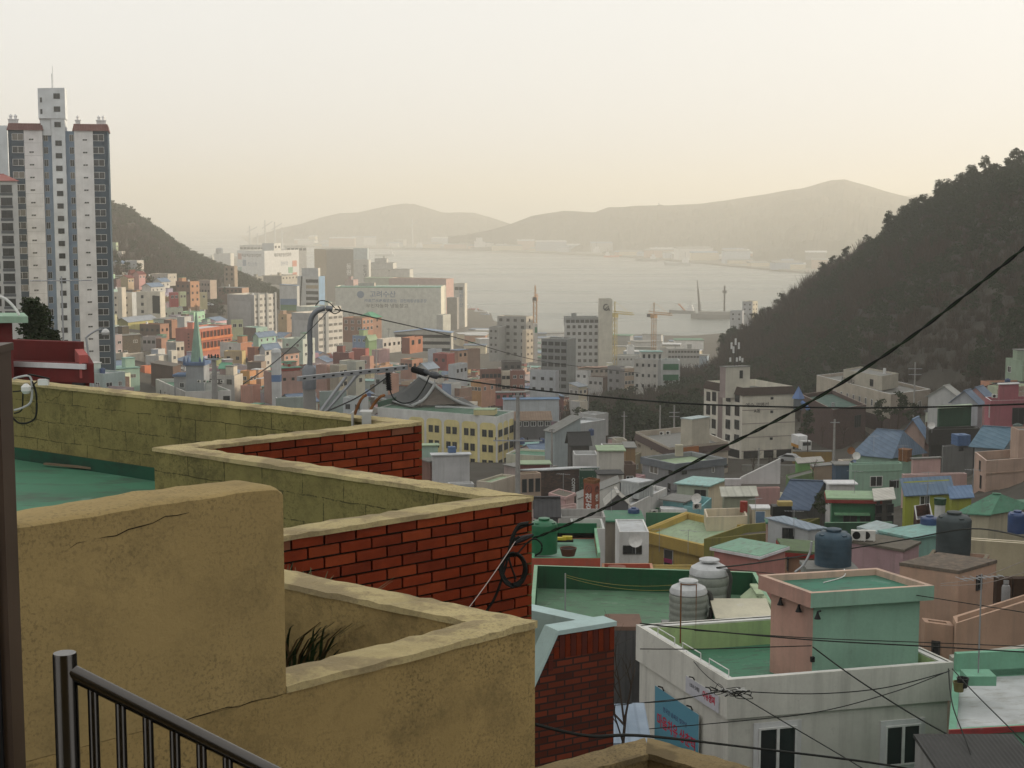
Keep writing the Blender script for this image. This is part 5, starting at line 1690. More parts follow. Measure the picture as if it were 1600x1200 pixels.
for k in range(19):
    z = H - 1.55 - fh * k
    for px, w in ((27, 2.3), (155.5, 2.3)):
        put("window", window_mesh(w, 1.4, 'w' if (k * 7 + px) % 3 else 'c'), tw, (X(px), .25, z - .55))
    for px in (48.5, 134): put("vent_window", window_mesh(1.0, .4, 'w'), tw, (X(px), 0, z - .55))
    for px in (70.5, 112): put("window", window_mesh(.9, 1.4, 'c' if k % 3 == 0 else 'w'), tw, (X(px), 1.8, z - .6))
    if z > 2: put("window", window_mesh(1.3, 1.1, 'd'), tw, (X(91.5), .5, z - 1.6))
for k in range(3): put("window", window_mesh(1.3, 1.1, 'd'), tw, (X(91), .3 if k else .5, H + 1.2 + k * 2.7 - (0 if k else .5)))
put("window", window_mesh(.4, 1.0, 'd'), tw, (X(66), .3, H + 5.8)); put("window", window_mesh(.4, 1.0, 'd'), tw, (X(66), .3, H + 3.4))
for k in range(19): MB().box(X(37), X(66), -.02, -.002, H - fh * (k + 1) - .02, H - fh * (k + 1) + .03).build("floor_joint", plain("joint_shadow_line", (.33, .33, .32), .8), tw)
# lower apartment block at the frame edge
h = hp("lower apartment block with red hipped roof and glazed balconies beside the tall tower", (-60, 287), (-55, 283), (27, 283), 300, name="apartment_building", cat="apartment building", zb=CZ - 42)
h.gable(paint((.46, .46, .44), .2), ribbed((.26, .06, .05), .5), 1.6, 'x', .3, hip=.18)
for k in range(11):
    z = h.h - 2.2 - 2.45 * k
    h.strip('R', z - .55, .5, plain("balcony_rail", (.09, .10, .11), .5), .12, h.wr - 3.4, h.wr - 1.0, "balcony")
    h.window('R', h.wr - 2.2, z, 2.2, 1.5, 'd'); h.window('R', h.wr - 5.2, z, 2.6, 1.5, 'd')
h = fp("pale grey wing standing behind the navy edge of the tall tower", -20, 11, 196, 350, 10, zb=CZ - 42, name="apartment_building", cat="apartment building")
h.flat(M_TC, M_GREYROOF, .1)

# red house with terrace in front of the tower
h = hp("dark red house with white coped roof terrace and green roof floor", (-40, 552), (-40, 562), (139, 569), 34, zb=CZ - 9)
RD = paint((.135, .026, .024), .45)
h.flat(RD, roofpaint((.03, .12, .075)), p=.35, t=.16, cap=paint((.46, .45, .42), .3), band=.40, bandmat=RD, over=.12)
d = h.q[2] - h.q[3]
MB().box(0, d.length, -.16, .02, h.h - .3, h.h + .36).build("back_parapet", RD, h.o, (h.q[3].x, h.q[3].y, 0), atan2(d.y, d.x))
d = h.q[2] - h.q[1]
MB().box(0, d.length, 0.01, .2, h.h - .3, h.h + .2).build("side_parapet", paint((.36, .09, .08), .3), h.o, (h.q[1].x, h.q[1].y, 0), atan2(d.y, d.x))
h.strip('R', h.h - .10, .11, M_WHITE, .15, name="coping")
h.strip('R', h.h - 1.4, .07, plain("shutter_rail", (.12, .02, .02), .6), .05, name="shutter")
h.window('R', h.wr - .25, h.h - 1.6, .3, 1.2, 'd')
c = P(33, 557, 36)
smooth(tag(MB().lathe([(.2, 0), (.24, .25), (.27, .27), (.27, .33), (.22, .33), (.2, .25)], 18).build("flower_pot", plain("terracotta", (.22, .07, .035), .7), None, c), "terracotta pot on the dark red house terrace", "pot").data)
antenna("tall grey tv antenna on a green block on the dark red house", P(100, 558, 36), 1.9, .2)
tag(MB().box(-.28, .28, -.2, .2, 0, .16).box(-.2, .2, -.14, .14, .16, .2).build("antenna_block", roofpaint((.02, .13, .07)), None, P(103, 557, 35.8)), "green painted block under the antenna on the dark red house", "block")
ac_unit("small white box on the dark red house terrace", P(128, 556, 36), 0).scale = (.22, .4, .36)
h2_ = hp("dark red upper storey with pale green eaves at the left frame edge", (-30, 500), (-28, 503), (19, 503), 33, zb=CZ - 5)
h2_.flat(RD, paint((.26, .38, .28), .3), 0, over=.3)
mb = MB(); mb.tube(spline([P(0, 463, 33), P(10, 468, 33), P(22, 480, 33), P(29, 491, 33), P(29, 498, 33)]), .03, 6); mb.tube([P(0, 494, 33), P(28, 497, 33)], .025, 6)
smooth(tag(mb.build("pipe_rail", M_WFRAME), "curved white pipe rail above the pale green eaves at the left frame edge", "railing").data)
# small street lamp by the red house
c = P(150, 640, 44)
lp = thing("street_lamp", "grey street lamp with a round head curving up beside the dark red house", "street lamp", c)
mb = MB(); mb.tube(spline([Vector((0, 0, 0)), Vector((-.2, 0, 1.9)), Vector((-.2, 0, 2.1)), Vector((.1, 0, 2.3)), Vector((.28, 0, 2.32))]), .03, 6); mb.build("arm", M_GALV, lp)
smooth(MB().lathe([(.04, 2.34), (.09, 2.3), (.12, 2.24), (.10, 2.17), (.04, 2.13)], 14, 0, (.34, 0)).build("lamp_head", plain("frosted_lamp", (.5, .5, .48), .4), lp).data)

# church
ch = thing("church", "grey church tower with a tall pale green spire and blue trimmed base", "church", (*P(302, 640, 345).xy, P(302, 640, 345).z), R(-3))
s = 345 / 2400.0
zt = 80 * s
mb = MB().box(-1.5 , 2.6, 0, 5, -2, 70 * s); mb.build("tower_wall", paint((.27, .28, .30), .3), ch)
mb = MB().box(-4.4, -1.5, .5, 5, -2, 52 * s); mb.build("annex_wall", paint((.30, .30, .30), .3), ch)
MB().box(-4.7, 0, .2, 5.2, 52 * s, 55 * s).build("annex_roof", paint((.09, .15, .26), .3), ch)
mb = MB().box(-2.0, 3.0, -.4, 5.3, 70 * s, 75 * s)
for x in (-1.8, -.9, 1.8, 2.7): mb.lathe([(.28, 75 * s), (.28, 79 * s), (.03, 84 * s)], 4, 0, (x, 0))
mb.build("cornice", paint((.09, .14, .25), .3), ch)
mb = MB().lathe([(1.55, 75 * s), (1.42, 82 * s), (.16, 152 * s), (.05, 154 * s)], 8, 0, (.6, 2.2)); mb.build("spire", paint((.22, .34, .27), .4), ch)
MB().tube([(.6, 2.2, 153 * s), (.6, 2.2, 166 * s)], .06, 5).box(.2, 1.0, 2.15, 2.25, 162 * s, 162 * s + .12).build("cross", M_DFRAME, ch)
put("window", window_mesh(1.0, 1.2, 'w'), ch, (-2.6, .5, 34 * s)); put("window", window_mesh(1.5, 1.1, 'w'), ch, (-1.2, -.003, 17 * s))
h = hp("white church hall with sloped parapet, green flat roof and small arched windows", (243, 592), (289, 612), (361, 610), 338, name="church_hall", cat="church")
h.flat(paint((.46, .45, .43), .2), M_GREENROOF, .9, .3, wall2=paint((.44, .43, .42), .2))
for k in range(5):
    h.window('L', h.wl * (.18 + .15 * k), h.h - 3.6, .5, 1.5, 'd', name="arched_window")
h.wpix(354, 622, 1.5, 1.0, 'd')
for k in range(5): ac_unit(("first", "second", "third", "fourth", "last")[k] + " outdoor unit along the church hall roof, counted from the spire", P(311 + 9 * k, 598, 341), 0)
h = fp("low white garden wall with square posts in front of the church garden", 182, 246, 651, 320, .3, name="garden_wall", cat="wall")
h.flat(paint((.42, .44, .48), .2), M_WHITE, 0, over=.03)
for k in range(3):
    p, a = h.at('R', .3 + (h.wr - .6) * k / 2, h.h)
    MB().box(-.35, .35, -.05, .35, 0, 1.3).build("post", paint((.42, .44, .48), .2), h.o, p, a)

# yellow arched apartment building
h = hp("long yellow building with white arched bays and green roof", (590, 636), (777, 651), (803, 642), 292, name="arched_building", cat="apartment building")
WH2 = paint((.52, .52, .50), .2)
h.flat(WH2, roofpaint((.035, .11, .065)), p=.25, t=.25, cap=paint((.36, .40, .38), .2))
YW = paint((.56, .48, .22), .2)
def arch_panel(h, f, x0, x1, z0, z1, mat):
    o, d, L = h.face(f)
    pts = [(x0, z0), (x1, z0)]
    r = min((x1 - x0) / 2, 1.0); rise = r * .7
    for k in range(7): pts.append((x1 - r + r * cos(pi * k / 12), z1 - rise + rise * sin(pi * k / 12)))
    for k in range(6, 13): pts.append((x0 + r + r * cos(pi * k / 12), z1 - rise + rise * sin(pi * k / 12)))
    p, a = h.at(f, 0, 0)
    n = len(pts)
    mb = MB().add([(x, -.06, z) for x, z in pts] + [(x, -.002, z) for x, z in pts], [tuple(range(n))] + [(n + (k + 1) % n, n + k, k, (k + 1) % n)[::-1] for k in range(n)])
    return mb.build("arch_panel", mat, h.o, p, a)
zb_ = h.h - 12.6
for f, bays in (('L', 5), ('R', 3)):
    o, d, L = h.face(f)
    bw = 4.15 if f == 'L' else L / bays
    for k in range(bays):
        x1 = L - .35 - bw * k; x0 = x1 - bw + .55
        if x0 < 0: continue
        arch_panel(h, f, x0, x1, 0, h.h - 1.35, YW)
        for row in range(4):
            for j in (.3, .7):
                p, a = h.at(f, x0 + (x1 - x0) * j, h.h - 4.1 - 2.95 * row, .06)
                put("window", window_mesh(1.0, 1.35, 'd'), h.o, p, a)
qi = h.inset(1.2)
d = h.q[2] - h.q[3]
MB().box(0, d.length - 1, -.3, 0, h.h, h.h + 1.1).build("back_parapet", roofpaint((.025, .09, .055)), h.o, (h.q[3].x, h.q[3].y, 0), atan2(d.y, d.x))
hb = hp("small cream roof box at the corner of the yellow arched building", (740, 641), (772, 641), (777, 638), 294, name="roof_box", cat="house", zb=P(760, 651, 292).z)
hb.sink = 0; hb.flat(paint((.47, .42, .22), .2), M_PALEGREEN, 0, over=.05)

# temple roof with upturned eaves
def temple():
    a, b = P(655, 590, 318), P(664, 606, 312)
    t = thing("temple", "grey tiled temple roof with upturned white edged eaves and an open gable", "temple", (*P(665, 640, 316).xy, P(665, 640, 316).z - 1), R(0))
    base = t.location
    def L(px, py, D): return P(px, py, D) - base
    MT = ribbed((.010, .016, .019), .32); ME = paint((.28, .29, .29), .3)
    # long slope: from the ridge (655,588) down to the eave (588..640, 625)
    ridge = [(655, 588, 322), (677, 601, 312)]
    eave = [(586, 621, 318), (645, 636, 306)]
    mb = MB(); n = 12
    for j in range(n + 1):
        g = j / n
        for i in range(7):
            f = i / 6
            p = L(*ridge[0]).lerp(L(*ridge[1]), f); q = L(*eave[0]).lerp(L(*eave[1]), f)
            m = p.lerp(q, g)
            m.z -= 1.3 * sin(pi * g) * .9
            m.z += .5 * (g ** 4) * abs(2 * f - 1) ** 2
            mb.v.append(tuple(m))
    for j in range(n):
        for i in range(6): mb.f.append((j * 7 + i, j * 7 + 7 + i, j * 7 + 8 + i, j * 7 + 1 + i))
    mb.m = [0] * len(mb.f); mb.smooth = True
    o = mb.build("roof", MT, t)
    sm = o.modifiers.new("thickness", 'SOLIDIFY'); sm.thickness = .25
    # gable face with curved bargeboards
    ap = L(679, 601, 311)
    def curve(x_end, y_end, D, side):
        q = L(x_end, y_end, D)
        return [ap.lerp(q, k / 10) - Vector((0, 0, 1.15 * sin(pi * k / 10) * (1 - .35 * k / 10))) for k in range(11)]
    lc, rc = curve(643, 634, 306, -1), curve(752, 638, 308, 1)
    for c in (lc, rc):
        mb = MB(); mb.tube([p + Vector((0, -.2, 0)) for p in c], .30, 6); mb.build("bargeboard", ME, t)
    # right slope behind the right bargeboard
    mb = MB(); back = L(655, 588, 322) - ap
    for k, p in enumerate(rc): mb.v += [tuple(p), tuple(p + Vector((back.x, back.y + 4, back.z * .2)))]
    for k in range(10): mb.f.append((2 * k, 2 * k + 2, 2 * k + 3, 2 * k + 1))
    mb.m = [0] * 10; o = mb.build("roof", MT, t); sm = o.modifiers.new("thickness", 'SOLIDIFY'); sm.thickness = .2
    mb = MB(); pts = lc[::-1] + [p for p in rc[1:7]]
    bot = L(650, 636, 307).z
    pts2 = [p for p in pts if p.z > bot - .2]
    mb.v = [tuple(p + Vector((0, .35, -.1))) for p in pts2]; mb.f = [tuple(range(len(pts2)))]; mb.m = [0]
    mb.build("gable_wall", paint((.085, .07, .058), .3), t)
    mb = MB()
    for k in range(5):
        x = pts2[0].x + (pts2[-1].x - pts2[0].x) * (k + 1) / 6
        top = min((abs(p.x - x), p.z) for p in pts2)[1]
        mb.tube([(x, ap.y + .1, bot - .2), (x + (ap.x - x) * .25, ap.y + .1, top - .4)], .09, 4)
    mb.tube([(pts2[0].x + 1.5, ap.y + .1, bot + 1.2), (pts2[-1].x - .8, ap.y + .1, bot + 1.2)], .09, 4)
    mb.build("gable_frame", paint((.30, .26, .20), .3), t)
    MB().tube([L(655, 588, 322), L(679, 600, 311)], .28, 6).lathe([(.2, ap.z), (.12, ap.z + .6), (.03, ap.z + 1.1)], 6, 0, (ap.x, ap.y)).build("ridge", ME, t)
    MB().tube([L(586, 620, 318), L(645, 635, 306)], .2, 6).build("eave_edge", ME, t)
    MB().tube([L(680, 636, 306), L(752, 638.5, 308)], .3, 6).build("eave_edge", ME, t)
    a, b = L(600, 632, 318), L(745, 640, 310)
    MB().box(a.x, b.x, ap.y + 1.5, ap.y + 8, -4, bot - .3).build("wall", paint((.30, .27, .22), .3), t)
temple()

# building A with brown mansard edge
h = hp("cream apartment block with peeling brown mansard edge and lettering on its side wall", (1100, 606), (1160, 618), (1243, 615), 300, name="apartment_block", cat="apartment building", zb=P(1160, 718, 300).z)
CR = paint((.52, .49, .41), .25)
h.flat(CR, M_GREYROOF, p=.01, wall2=paint((.54, .51, .44), .35))
mb = MB(); qo = h.inset(-.25); qi = h.inset(.35)
for k in range(4):
    j = (k + 1) % 4; n = len(mb.v)
    mb.v += [(*qo[k], h.h - .05), (*qo[j], h.h - .05), (*qi[j], h.h + 1.5), (*qi[k], h.h + 1.5), (*h.inset(.6)[k], h.h), (*h.inset(.6)[j], h.h)]
    mb.f += [(n, n + 1, n + 2, n + 3), (n + 3, n + 2, n + 5, n + 4)]; mb.m += [0, 1]
mm_ = concrete("peeling_shingle", (.06, .042, .035), .3)
mb.build("mansard", [mm_, CR], h.o)
for px, w in ((1107, 1.5), (1116, 1.5), (1138, 1.7), (1152, 1.7)):
    for k in range(4): h.wpix(px, 619 + 21.3 * k + (px - 1100) * .035 + (0 if k < 3 else -1), w, 1.9 if k < 3 else 1.2, 'd')
h.strip('L', 0, h.h - .3, paint((.20, .16, .15), .2), .05, h.wl * .38, h.wl * .50, "stair_strip")
for k in range(4): h.strip('R', h.h - 3.0 - 2.72 * k, .12, paint((.22, .18, .17), .2), .04)
for k in (0, 1, 3): h.wpix(1206, 622.5 + 21 * k, .6, .45, 'd')
h.text('R', 3.2, h.h - 2.0, "예수 코맨선", .95, M_INK, sx=1.1); h.text('R', 3.2, h.h - 3.2, "A동", .9, M_INK)
for x0, x1 in ((.04, .34), (.42, .60), (.66, .94)): h.strip('R', .1, 1.6, M_BLACK, .03, h.wr * x0, h.wr * x1, "car_port_shade")  # black strips stand in for the shade inside the open car ports
h.strip('L', .1, 1.6, M_BLACK, .03, h.wl * .62, h.wl * .95, "car_port_shade")
st_ = hp("cream stair and lift tower with phone masts on top of the apartment block", (1125, 573), (1134, 574), (1172, 573), 302, name="stair_tower", cat="tower", zb=P(1140, 612, 300).z)
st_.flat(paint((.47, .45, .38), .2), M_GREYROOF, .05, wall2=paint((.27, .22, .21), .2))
st_.wpix(1158, 585, .7, 1.6, 'd')
mt = thing("phone_mast", "cluster of white mobile phone aerials on the stair tower of the apartment block", "mast", P(1148, 572, 303))
MB().tube([(0, 0, 0), (0, 0, 5.5)], .08, 6).tube([(.6, .3, 0), (.6, .3, 4.6)], .06, 6).build("mast_pole", M_DFRAME, mt)
for dx, z in ((-.7, 3.4), (.1, 4.2), (.75, 3.4), (-.3, 2.6), (-.9, .9), (.4, .9), (1.0, 1.1), (1.5, .8)):
    MB().box(dx - .17, dx + .17, -.2, .1, z, z + (1.3 if z > 2 else .8)).build("aerial", M_WFRAME, mt)

# mansard block with orange panel
h = hp("beige block with brown mansard band, one orange panel and red stripes", (993, 674), (1046, 700), (1138, 690), 262, name="apartment_block", cat="apartment building")
BG = paint((.36, .31, .25), .25)
h.flat(BG, M_GREYROOF, p=1.0, t=.3, cap=paint((.40, .37, .32), .2), wall2=paint((.38, .33, .26), .25))
mb = MB()
qo = h.inset(-.3); qt = h.inset(.1)
for k in (0, 3):
    j = (k + 1) % 4; n = len(mb.v)
    mb.v += [(*qo[k], h.h - 1.5), (*qo[j], h.h - 1.5), (*qt[j], h.h + .05), (*qt[k], h.h + .05)]
    mb.f.append((n, n + 1, n + 2, n + 3)); mb.m.append(0)
mb.build("mansard", plain("brown_shingle", (.075, .05, .045), .8), h.o)
p, a = h.at('R', h.wr * .2, h.h - 1.35, .34)
MB().box(0, 3.6, -.06, 0, 0, 1.25).build("orange_panel", paint((.30, .11, .035), .2), h.o, p, a)
for z in (4.6, 8.0): h.strip('L', h.h - z, .18, M_RED, .03, name="red_stripe"); h.strip('R', h.h - z, .18, M_RED, .03, name="red_stripe")
h.text('L', 1.6, h.h - 2.4, "예수 코맨선", .8, plain("brown_lettering", (.14, .10, .07), .6))
for px, py in ((1018, 698), (1027, 701), (1010, 693)): h.wpix(px, py, .7, 1.1 if px > 1012 else .6, 'd')
h.wpix(1074, 703, 1.0, .8, 'w'); h.wpix(1096, 704, 1.0, .8, 'w'); h.wpix(1134, 728, .9, .7, 'd')
sb = hp("pale cream windowless stair box on the beige mansard block", (1064, 654), (1081, 656), (1109, 652), 266, name="stair_box", cat="house", zb=P(1080, 690, 262).z)
sb.flat(paint((.42, .39, .32), .2), paint((.36, .42, .42), .2), .03, wall2=paint((.40, .37, .30), .2))
ac_unit("left outdoor unit on the beige mansard block roof", P(1034, 680, 266), 0); ac_unit("right outdoor unit on the beige mansard block roof", P(1044, 679, 266), 0)
# grey house in front
h = hp("dark grey house with pale green roof, wide window and low square chimney", (1004, 714), (1055, 725), (1132, 716), 216)
h.flat(paint((.21, .215, .22), .25), M_PALEGREEN, p=.7, t=.25, cap=paint((.30, .31, .31)), wall2=paint((.20, .205, .21), .25), band=1.0, bandmat=paint((.12, .135, .15), .2), over=.25)
h.wpix(1022, 734, 1.9, 1.1, 'c'); h.wpix(1048, 737, .9, .8, 'd'); h.wpix(1069, 738, .9, .6, 'd'); h.wpix(1114, 734, .45, .8, 'c'); h.wpix(1046, 762, .6, 1.3, 'd')
h.strip('R', h.h - 4.0, .2, paint((.12, .13, .14)), .05); h.strip('L', h.h - 4.0, .2, paint((.12, .13, .14)), .05)
tag(MB().box(-.55, .55, -.5, .5, 0, 1.6).build("chimney", paint((.40, .37, .28), .3), None, P(1061, 712, 219)), "square beige chimney box on the dark grey house", "chimney")

# brick school on the right
h = hp("long cream and brick school building below the wooded slope", (1276, 586), (1392, 616), (1454, 608), 330, name="school", cat="school")
h.flat(paint((.33, .28, .23), .3), M_GREYROOF, p=.8, t=.3, wall2=paint((.36, .32, .26), .3))
h.strip('L', .0, 3.4, brickmat((.12, .065, .05), .3, .1), .06, name="brick_plinth"); h.strip('R', .0, 5.0, brickmat((.12, .065, .05), .3, .1), .06, name="brick_plinth")
for k in range(9): h.wpix(1296 + 9.5 * k, 612 + 2.4 * k, 1.0, 1.5, 'w')
h.wpix(1370, 633, 1.2, 1.6, 'w'); h.wpix(1415, 631, 1.1, 1.5, 'd'); h.wpix(1437, 631, 1.3, 1.3, 'c')
h.text('L', h.wl * .45, h.h + .5, "감천초등학교", 1.3, M_INK)
h = hp("upper cream storey of the school with a dark canopy", (1318, 577), (1378, 588), (1404, 583), 340, name="school_wing", cat="school", zb=P(1378, 604, 335).z)
h.flat(paint((.37, .34, .28), .3), M_GREYROOF, .4)
h.wpix(1362, 598, 1.4, 1.6, 'd')
h = hp("dark brick school block with green flat roof in front", (1252, 616), (1302, 640), (1353, 632), 318, name="school_wing", cat="school")
h.flat(brickmat((.115, .06, .048), .3, .1), roofpaint((.03, .09, .07)), p=.9, t=.3, cap=paint((.26, .20, .17)))
h.wpix(1340, 658, 2.4, 2.6, 'd')
# play tower, truck, car
pt = thing("play_tower", "small play tower with pointed blue roof beside the cream apartment block", "play tower", P(1247, 640, 300))
MB().box(-.8, .8, -.8, .8, 0, 2.2).build("tower_box", paint((.10, .12, .14)), pt); MB().lathe([(1.3, 2.2), (.05, 4.6)], 4).build("roof", paint((.12, .19, .36), .2), pt)
MB().tube([(.6, -.6, 1.6), (1.2, -1.4, 1.0), (1.6, -2.4, .2)], .4, 8).build("slide", paint((.08, .15, .32), .1), pt)
def vehicle(kind, label, cat, loc, rz, col):
    o = thing(kind, label, cat, loc, rz)
    mat = plain(kind + "_paint", col, .35, var=.06)
    if kind == "truck":
        MB().box(-.95, .95, -2.6, -.9, .5, 2.2).build("cab", mat, o); MB().box(-1.0, 1.0, -.85, 2.6, .6, 1.2, 0).build("cargo_bed", paint((.45, .22, .03), .3), o)
        MB().box(-.8, .8, -2.64, -2.6, 1.35, 2.0).build("windscreen", M_GLASS, o); MB().box(-1.02, 1.02, -.8, 2.6, 1.2, 2.9).build("cargo_box", M_WHITE, o)
        wh = ((-1.9,), (1.7,))
    else:
        prof = [(-2.2, .35), (-2.2, .8), (-1.3, 1.0), (-.6, 1.5), (1.0, 1.52), (1.9, 1.0), (2.2, .95), (2.2, .35)]
        mb = MB(); n = len(prof)
        mb.add([(-.85, y, z) for y, z in prof] + [(.85, y, z) for y, z in prof], [tuple(range(n)), tuple(reversed(range(n, 2 * n)))] + [(k, n + k, n + (k + 1) % n, (k + 1) % n) for k in range(n)])
        mb.build("body", mat, o)
        g = MB().add([(-.7, -1.27, 1.03), (.7, -1.27, 1.03), (.62, -.66, 1.48), (-.62, -.66, 1.48)], [(0, 1, 2, 3)])
        g.add([(-.7, 1.85, 1.05), (.7, 1.85, 1.05), (.62, 1.05, 1.5), (-.62, 1.05, 1.5)], [(3, 2, 1, 0)])
        for sx_ in (-1, 1): g.add([(.86 * sx_, -1.0, 1.03), (.86 * sx_, 1.6, 1.05), (.86 * sx_, .9, 1.45), (.86 * sx_, -.5, 1.45)], [(0, 1, 2, 3)])
        for k, v in enumerate(g.v): g.v[k] = (v[0], v[1] - (.01 if v[1] < 0 else -.01), v[2] + .012)
        g.build("glass", M_GLASS, o)
        wh = ((-1.4,), (1.4,))
    for sx_ in (-.85, .85):
        for (y,) in wh:
            m = MB().lathe([(.33, -.1), (.33, .1)], 14)
            w = m.build("wheel", M_BLACK, o, (sx_, y, .33)); w.rotation_euler = (0, pi / 2, 0)
    return o
vehicle("truck", "white box truck parked between the cream apartment block and the trees", "truck", P(1252, 704, 292), R(12), (.55, .55, .53))
vehicle("car", "silver car parked in front of the cream apartment block", "car", P(1236, 722, 284), R(62), (.36, .37, .38))
vehicle("car", "white car on the steep lane above the grey apartment block", "car", P(326, 478, 690), R(70), (.6, .6, .6))
h = fp("yellow brown retaining wall beneath the white truck", 1240, 1300, 706, 288, 1.0, name="retaining_wall", cat="wall")
h.flat(paint((.22, .14, .04), .3), M_GREYROOF, 0, over=.02)
h = fp("long grey roadside wall below the silver car", 1160, 1290, 728, 274, .6, name="retaining_wall", cat="wall")
h.flat(paint((.20, .19, .17), .4), M_GREYROOF, 0, over=.02)
h = hp("small hut with bright green side and tin roof by the road", (1243, 722), (1247, 724), (1286, 721), 262)
h.shed(paint((.13, .30, .09), .2), ribbed((.40, .38, .34), .5), .5, .2)
h = hp("tan block house joined to the bright green hut", (1266, 726), (1270, 730), (1302, 727), 255)
h.flat(paint((.28, .21, .15), .3), M_GREYROOF, 0, over=.1)
h = hp("long mossy green roofed store below the bright green hut", (1228, 742), (1232, 748), (1272, 738), 236)
h.flat(paint((.11, .18, .07), .4), roofpaint((.12, .12, .10)), .2)

# ------------------------------------------------------------------ the centre: houses around the yellow arched building
TAB = []
def row(label, x0, xc, x1, yt, yb, D, a=28, wr=CREAM, wl=None, roof='flat', rm=None, win=(0, 0), winl=(0, 0), ww=(1.0, 1.0), name="house", cat="house", p=.6, rh=1.5, ax='x', dz=2.8, ws='w', hip=0.0, top=1.9, z=None):
    h = far_house(name, label, cat, x0, xc, x1, yt, yb, D, a)
    ds = lambda c: tuple(round(v * .78 + sum(c) / 3 * .22, 3) for v in c)
    W_ = paint(ds(wr), .3); WL = paint(ds(wl), .3) if wl else None  # many rows paint sun into the right wall colour, shade into the left
    if roof == 'flat': h.flat(W_, rm or M_GREYROOF, p, .2, wall2=WL, cap=None)
    elif roof == 'slab': h.flat(W_, rm or M_GREYROOF, 0, wall2=WL, over=.25)
    elif roof == 'gable': h.gable(W_, rm or M_BLUEROOF, rh, ax, .4, wall2=WL, hip=hip)
    elif roof == 'shed': h.shed(W_, rm or M_BLUEROOF, rh, .25, wall2=WL, low=ax if ax in ('near', 'left', 'far') else 'near')
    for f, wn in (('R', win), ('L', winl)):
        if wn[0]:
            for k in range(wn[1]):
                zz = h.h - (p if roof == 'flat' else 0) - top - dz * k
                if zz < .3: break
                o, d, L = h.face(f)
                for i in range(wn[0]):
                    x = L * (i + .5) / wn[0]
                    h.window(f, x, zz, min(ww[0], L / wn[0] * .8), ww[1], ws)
    TAB.append(h)
    return h
GR, BL, PG, MN = M_GREENROOF, M_BLUEROOF, M_PALEGREEN, M_MINTROOF
row("white house with stepped gable in front of the yellow arched building", 675, 676, 733, 712, 775, 205, 5, (.42, .42, .42), roof='slab', rm=M_WHITEROOF)
row("brick side house at the end of the upper brick parapet", 655, 672, 676, 722, 775, 206, 60, BRICKR, roof='slab')
row("pale green boxy roof hut beside the blue square tank", 659, 660, 683, 697, 735, 210, 6, MINT, roof='slab', rm=PG)
tank("blue square water tank in front of the yellow arched building", P(706, 711, 207), 1.0, 1.15, plain("blue_grp", (.07, .13, .25), .5), 'square')
row("low pale house with cluttered roof before the yellow arched building", 700, 702, 740, 757, 790, 186, 8, LGREY, rm=M_WHITEROOF, p=.3)
row("low yellowish house left of the utility pole", 744, 768, 806, 754, 790, 176, 30, BEIGE, rm=PG, p=.3)
row("tan house with three tall dark windows right of the utility pole", 808, 814, 846, 741, 790, 178, 20, (.33, .23, .16), win=(3, 1), ww=(.6, 1.6), ws='d', rm=PG, p=.3)
row("flat house with pale green roof and dark red front edge", 812, 814, 860, 726, 742, 222, 4, (.15, .03, .03), roof='slab', rm=PG)
row("long brown roofed house with a white flag", 803, 805, 862, 657, 690, 300, 6, DGREY, (.10, .10, .10), roof='shed', rm=ribbed((.22, .15, .10), .5), rh=1.2, win=(5, 1), top=1.2)
row("blue grey hillside house with sloping parapet and two blue tanks", 852, 866, 908, 676, 722, 258, 30, (.27, .32, .33), roof='shed', rm=M_GREYROOF, rh=2.2, ax='left')
row("white topped house stepping up the slope left of the wooded hill", 872, 905, 948, 662, 700, 276, 40, (.32, .33, .33), rm=M_WHITEROOF, p=.5)
row("grey white house with pale sloping roof at the foot of the wooded hill", 905, 930, 952, 648, 672, 305, 40, (.36, .36, .35), rm=M_WHITEROOF, p=.5)
for px, py, D, w in ((899, 714, 259, "lowest"), (915, 692, 268, "middle"), (924, 680, 276, "highest"), (816, 694, 285, "solitary")):
    tank(f"{w} blue barrel tank on the slope houses left of the wooded hill" if w != "solitary" else "blue barrel tank beside the utility pole right of the arched building", P(px, py, D), 1.0, 1.15, M_BLUETANK)
row("dark roofed house with orange lower wall below the slope houses", 888, 892, 922, 692, 735, 232, 12, (.07, .065, .06), roof='gable', rm=plain("dark_shingle", (.05, .05, .05), .8), rh=1.4)
row("tall white windowless house with lime roof edge", 934, 936, 977, 705, 760, 196, 4, (.46, .44, .38), roof='slab', rm=PG)
row("orange brown timber hut beside the white windowless house", 976, 978, 994, 700, 722, 240, 4, (.26, .15, .05), roof='slab')
row("house with silvery roof behind the white windowless house", 896, 898, 936, 711, 735, 226, 4, LGREY, rm=M_WHITEROOF, p=.5)
row("house with dark green roof parapet right of the white windowless house", 972, 975, 996, 726, 765, 200, 8, BROWN, rm=roofpaint((.05, .12, .07)), win=(1, 1))
row("dark mansard topped house behind the red sign pillar", 934, 937, 974, 742, 775, 168, 8, (.34, .30, .27), roof='slab', rm=plain("dark_shingle", (.05, .05, .05), .8), win=(3, 1), ww=(.6, 1.0), ws='d')
row("cream house with garden wall under the wooded hill", 958, 962, 982, 688, 712, 262, 12, BEIGE, rm=GR, p=.4, win=(1, 1))
row("long teal roofed house at the foot of the wooded hill", 940, 942, 992, 698, 716, 252, 6, TAUPE, rm=MN, p=.4)
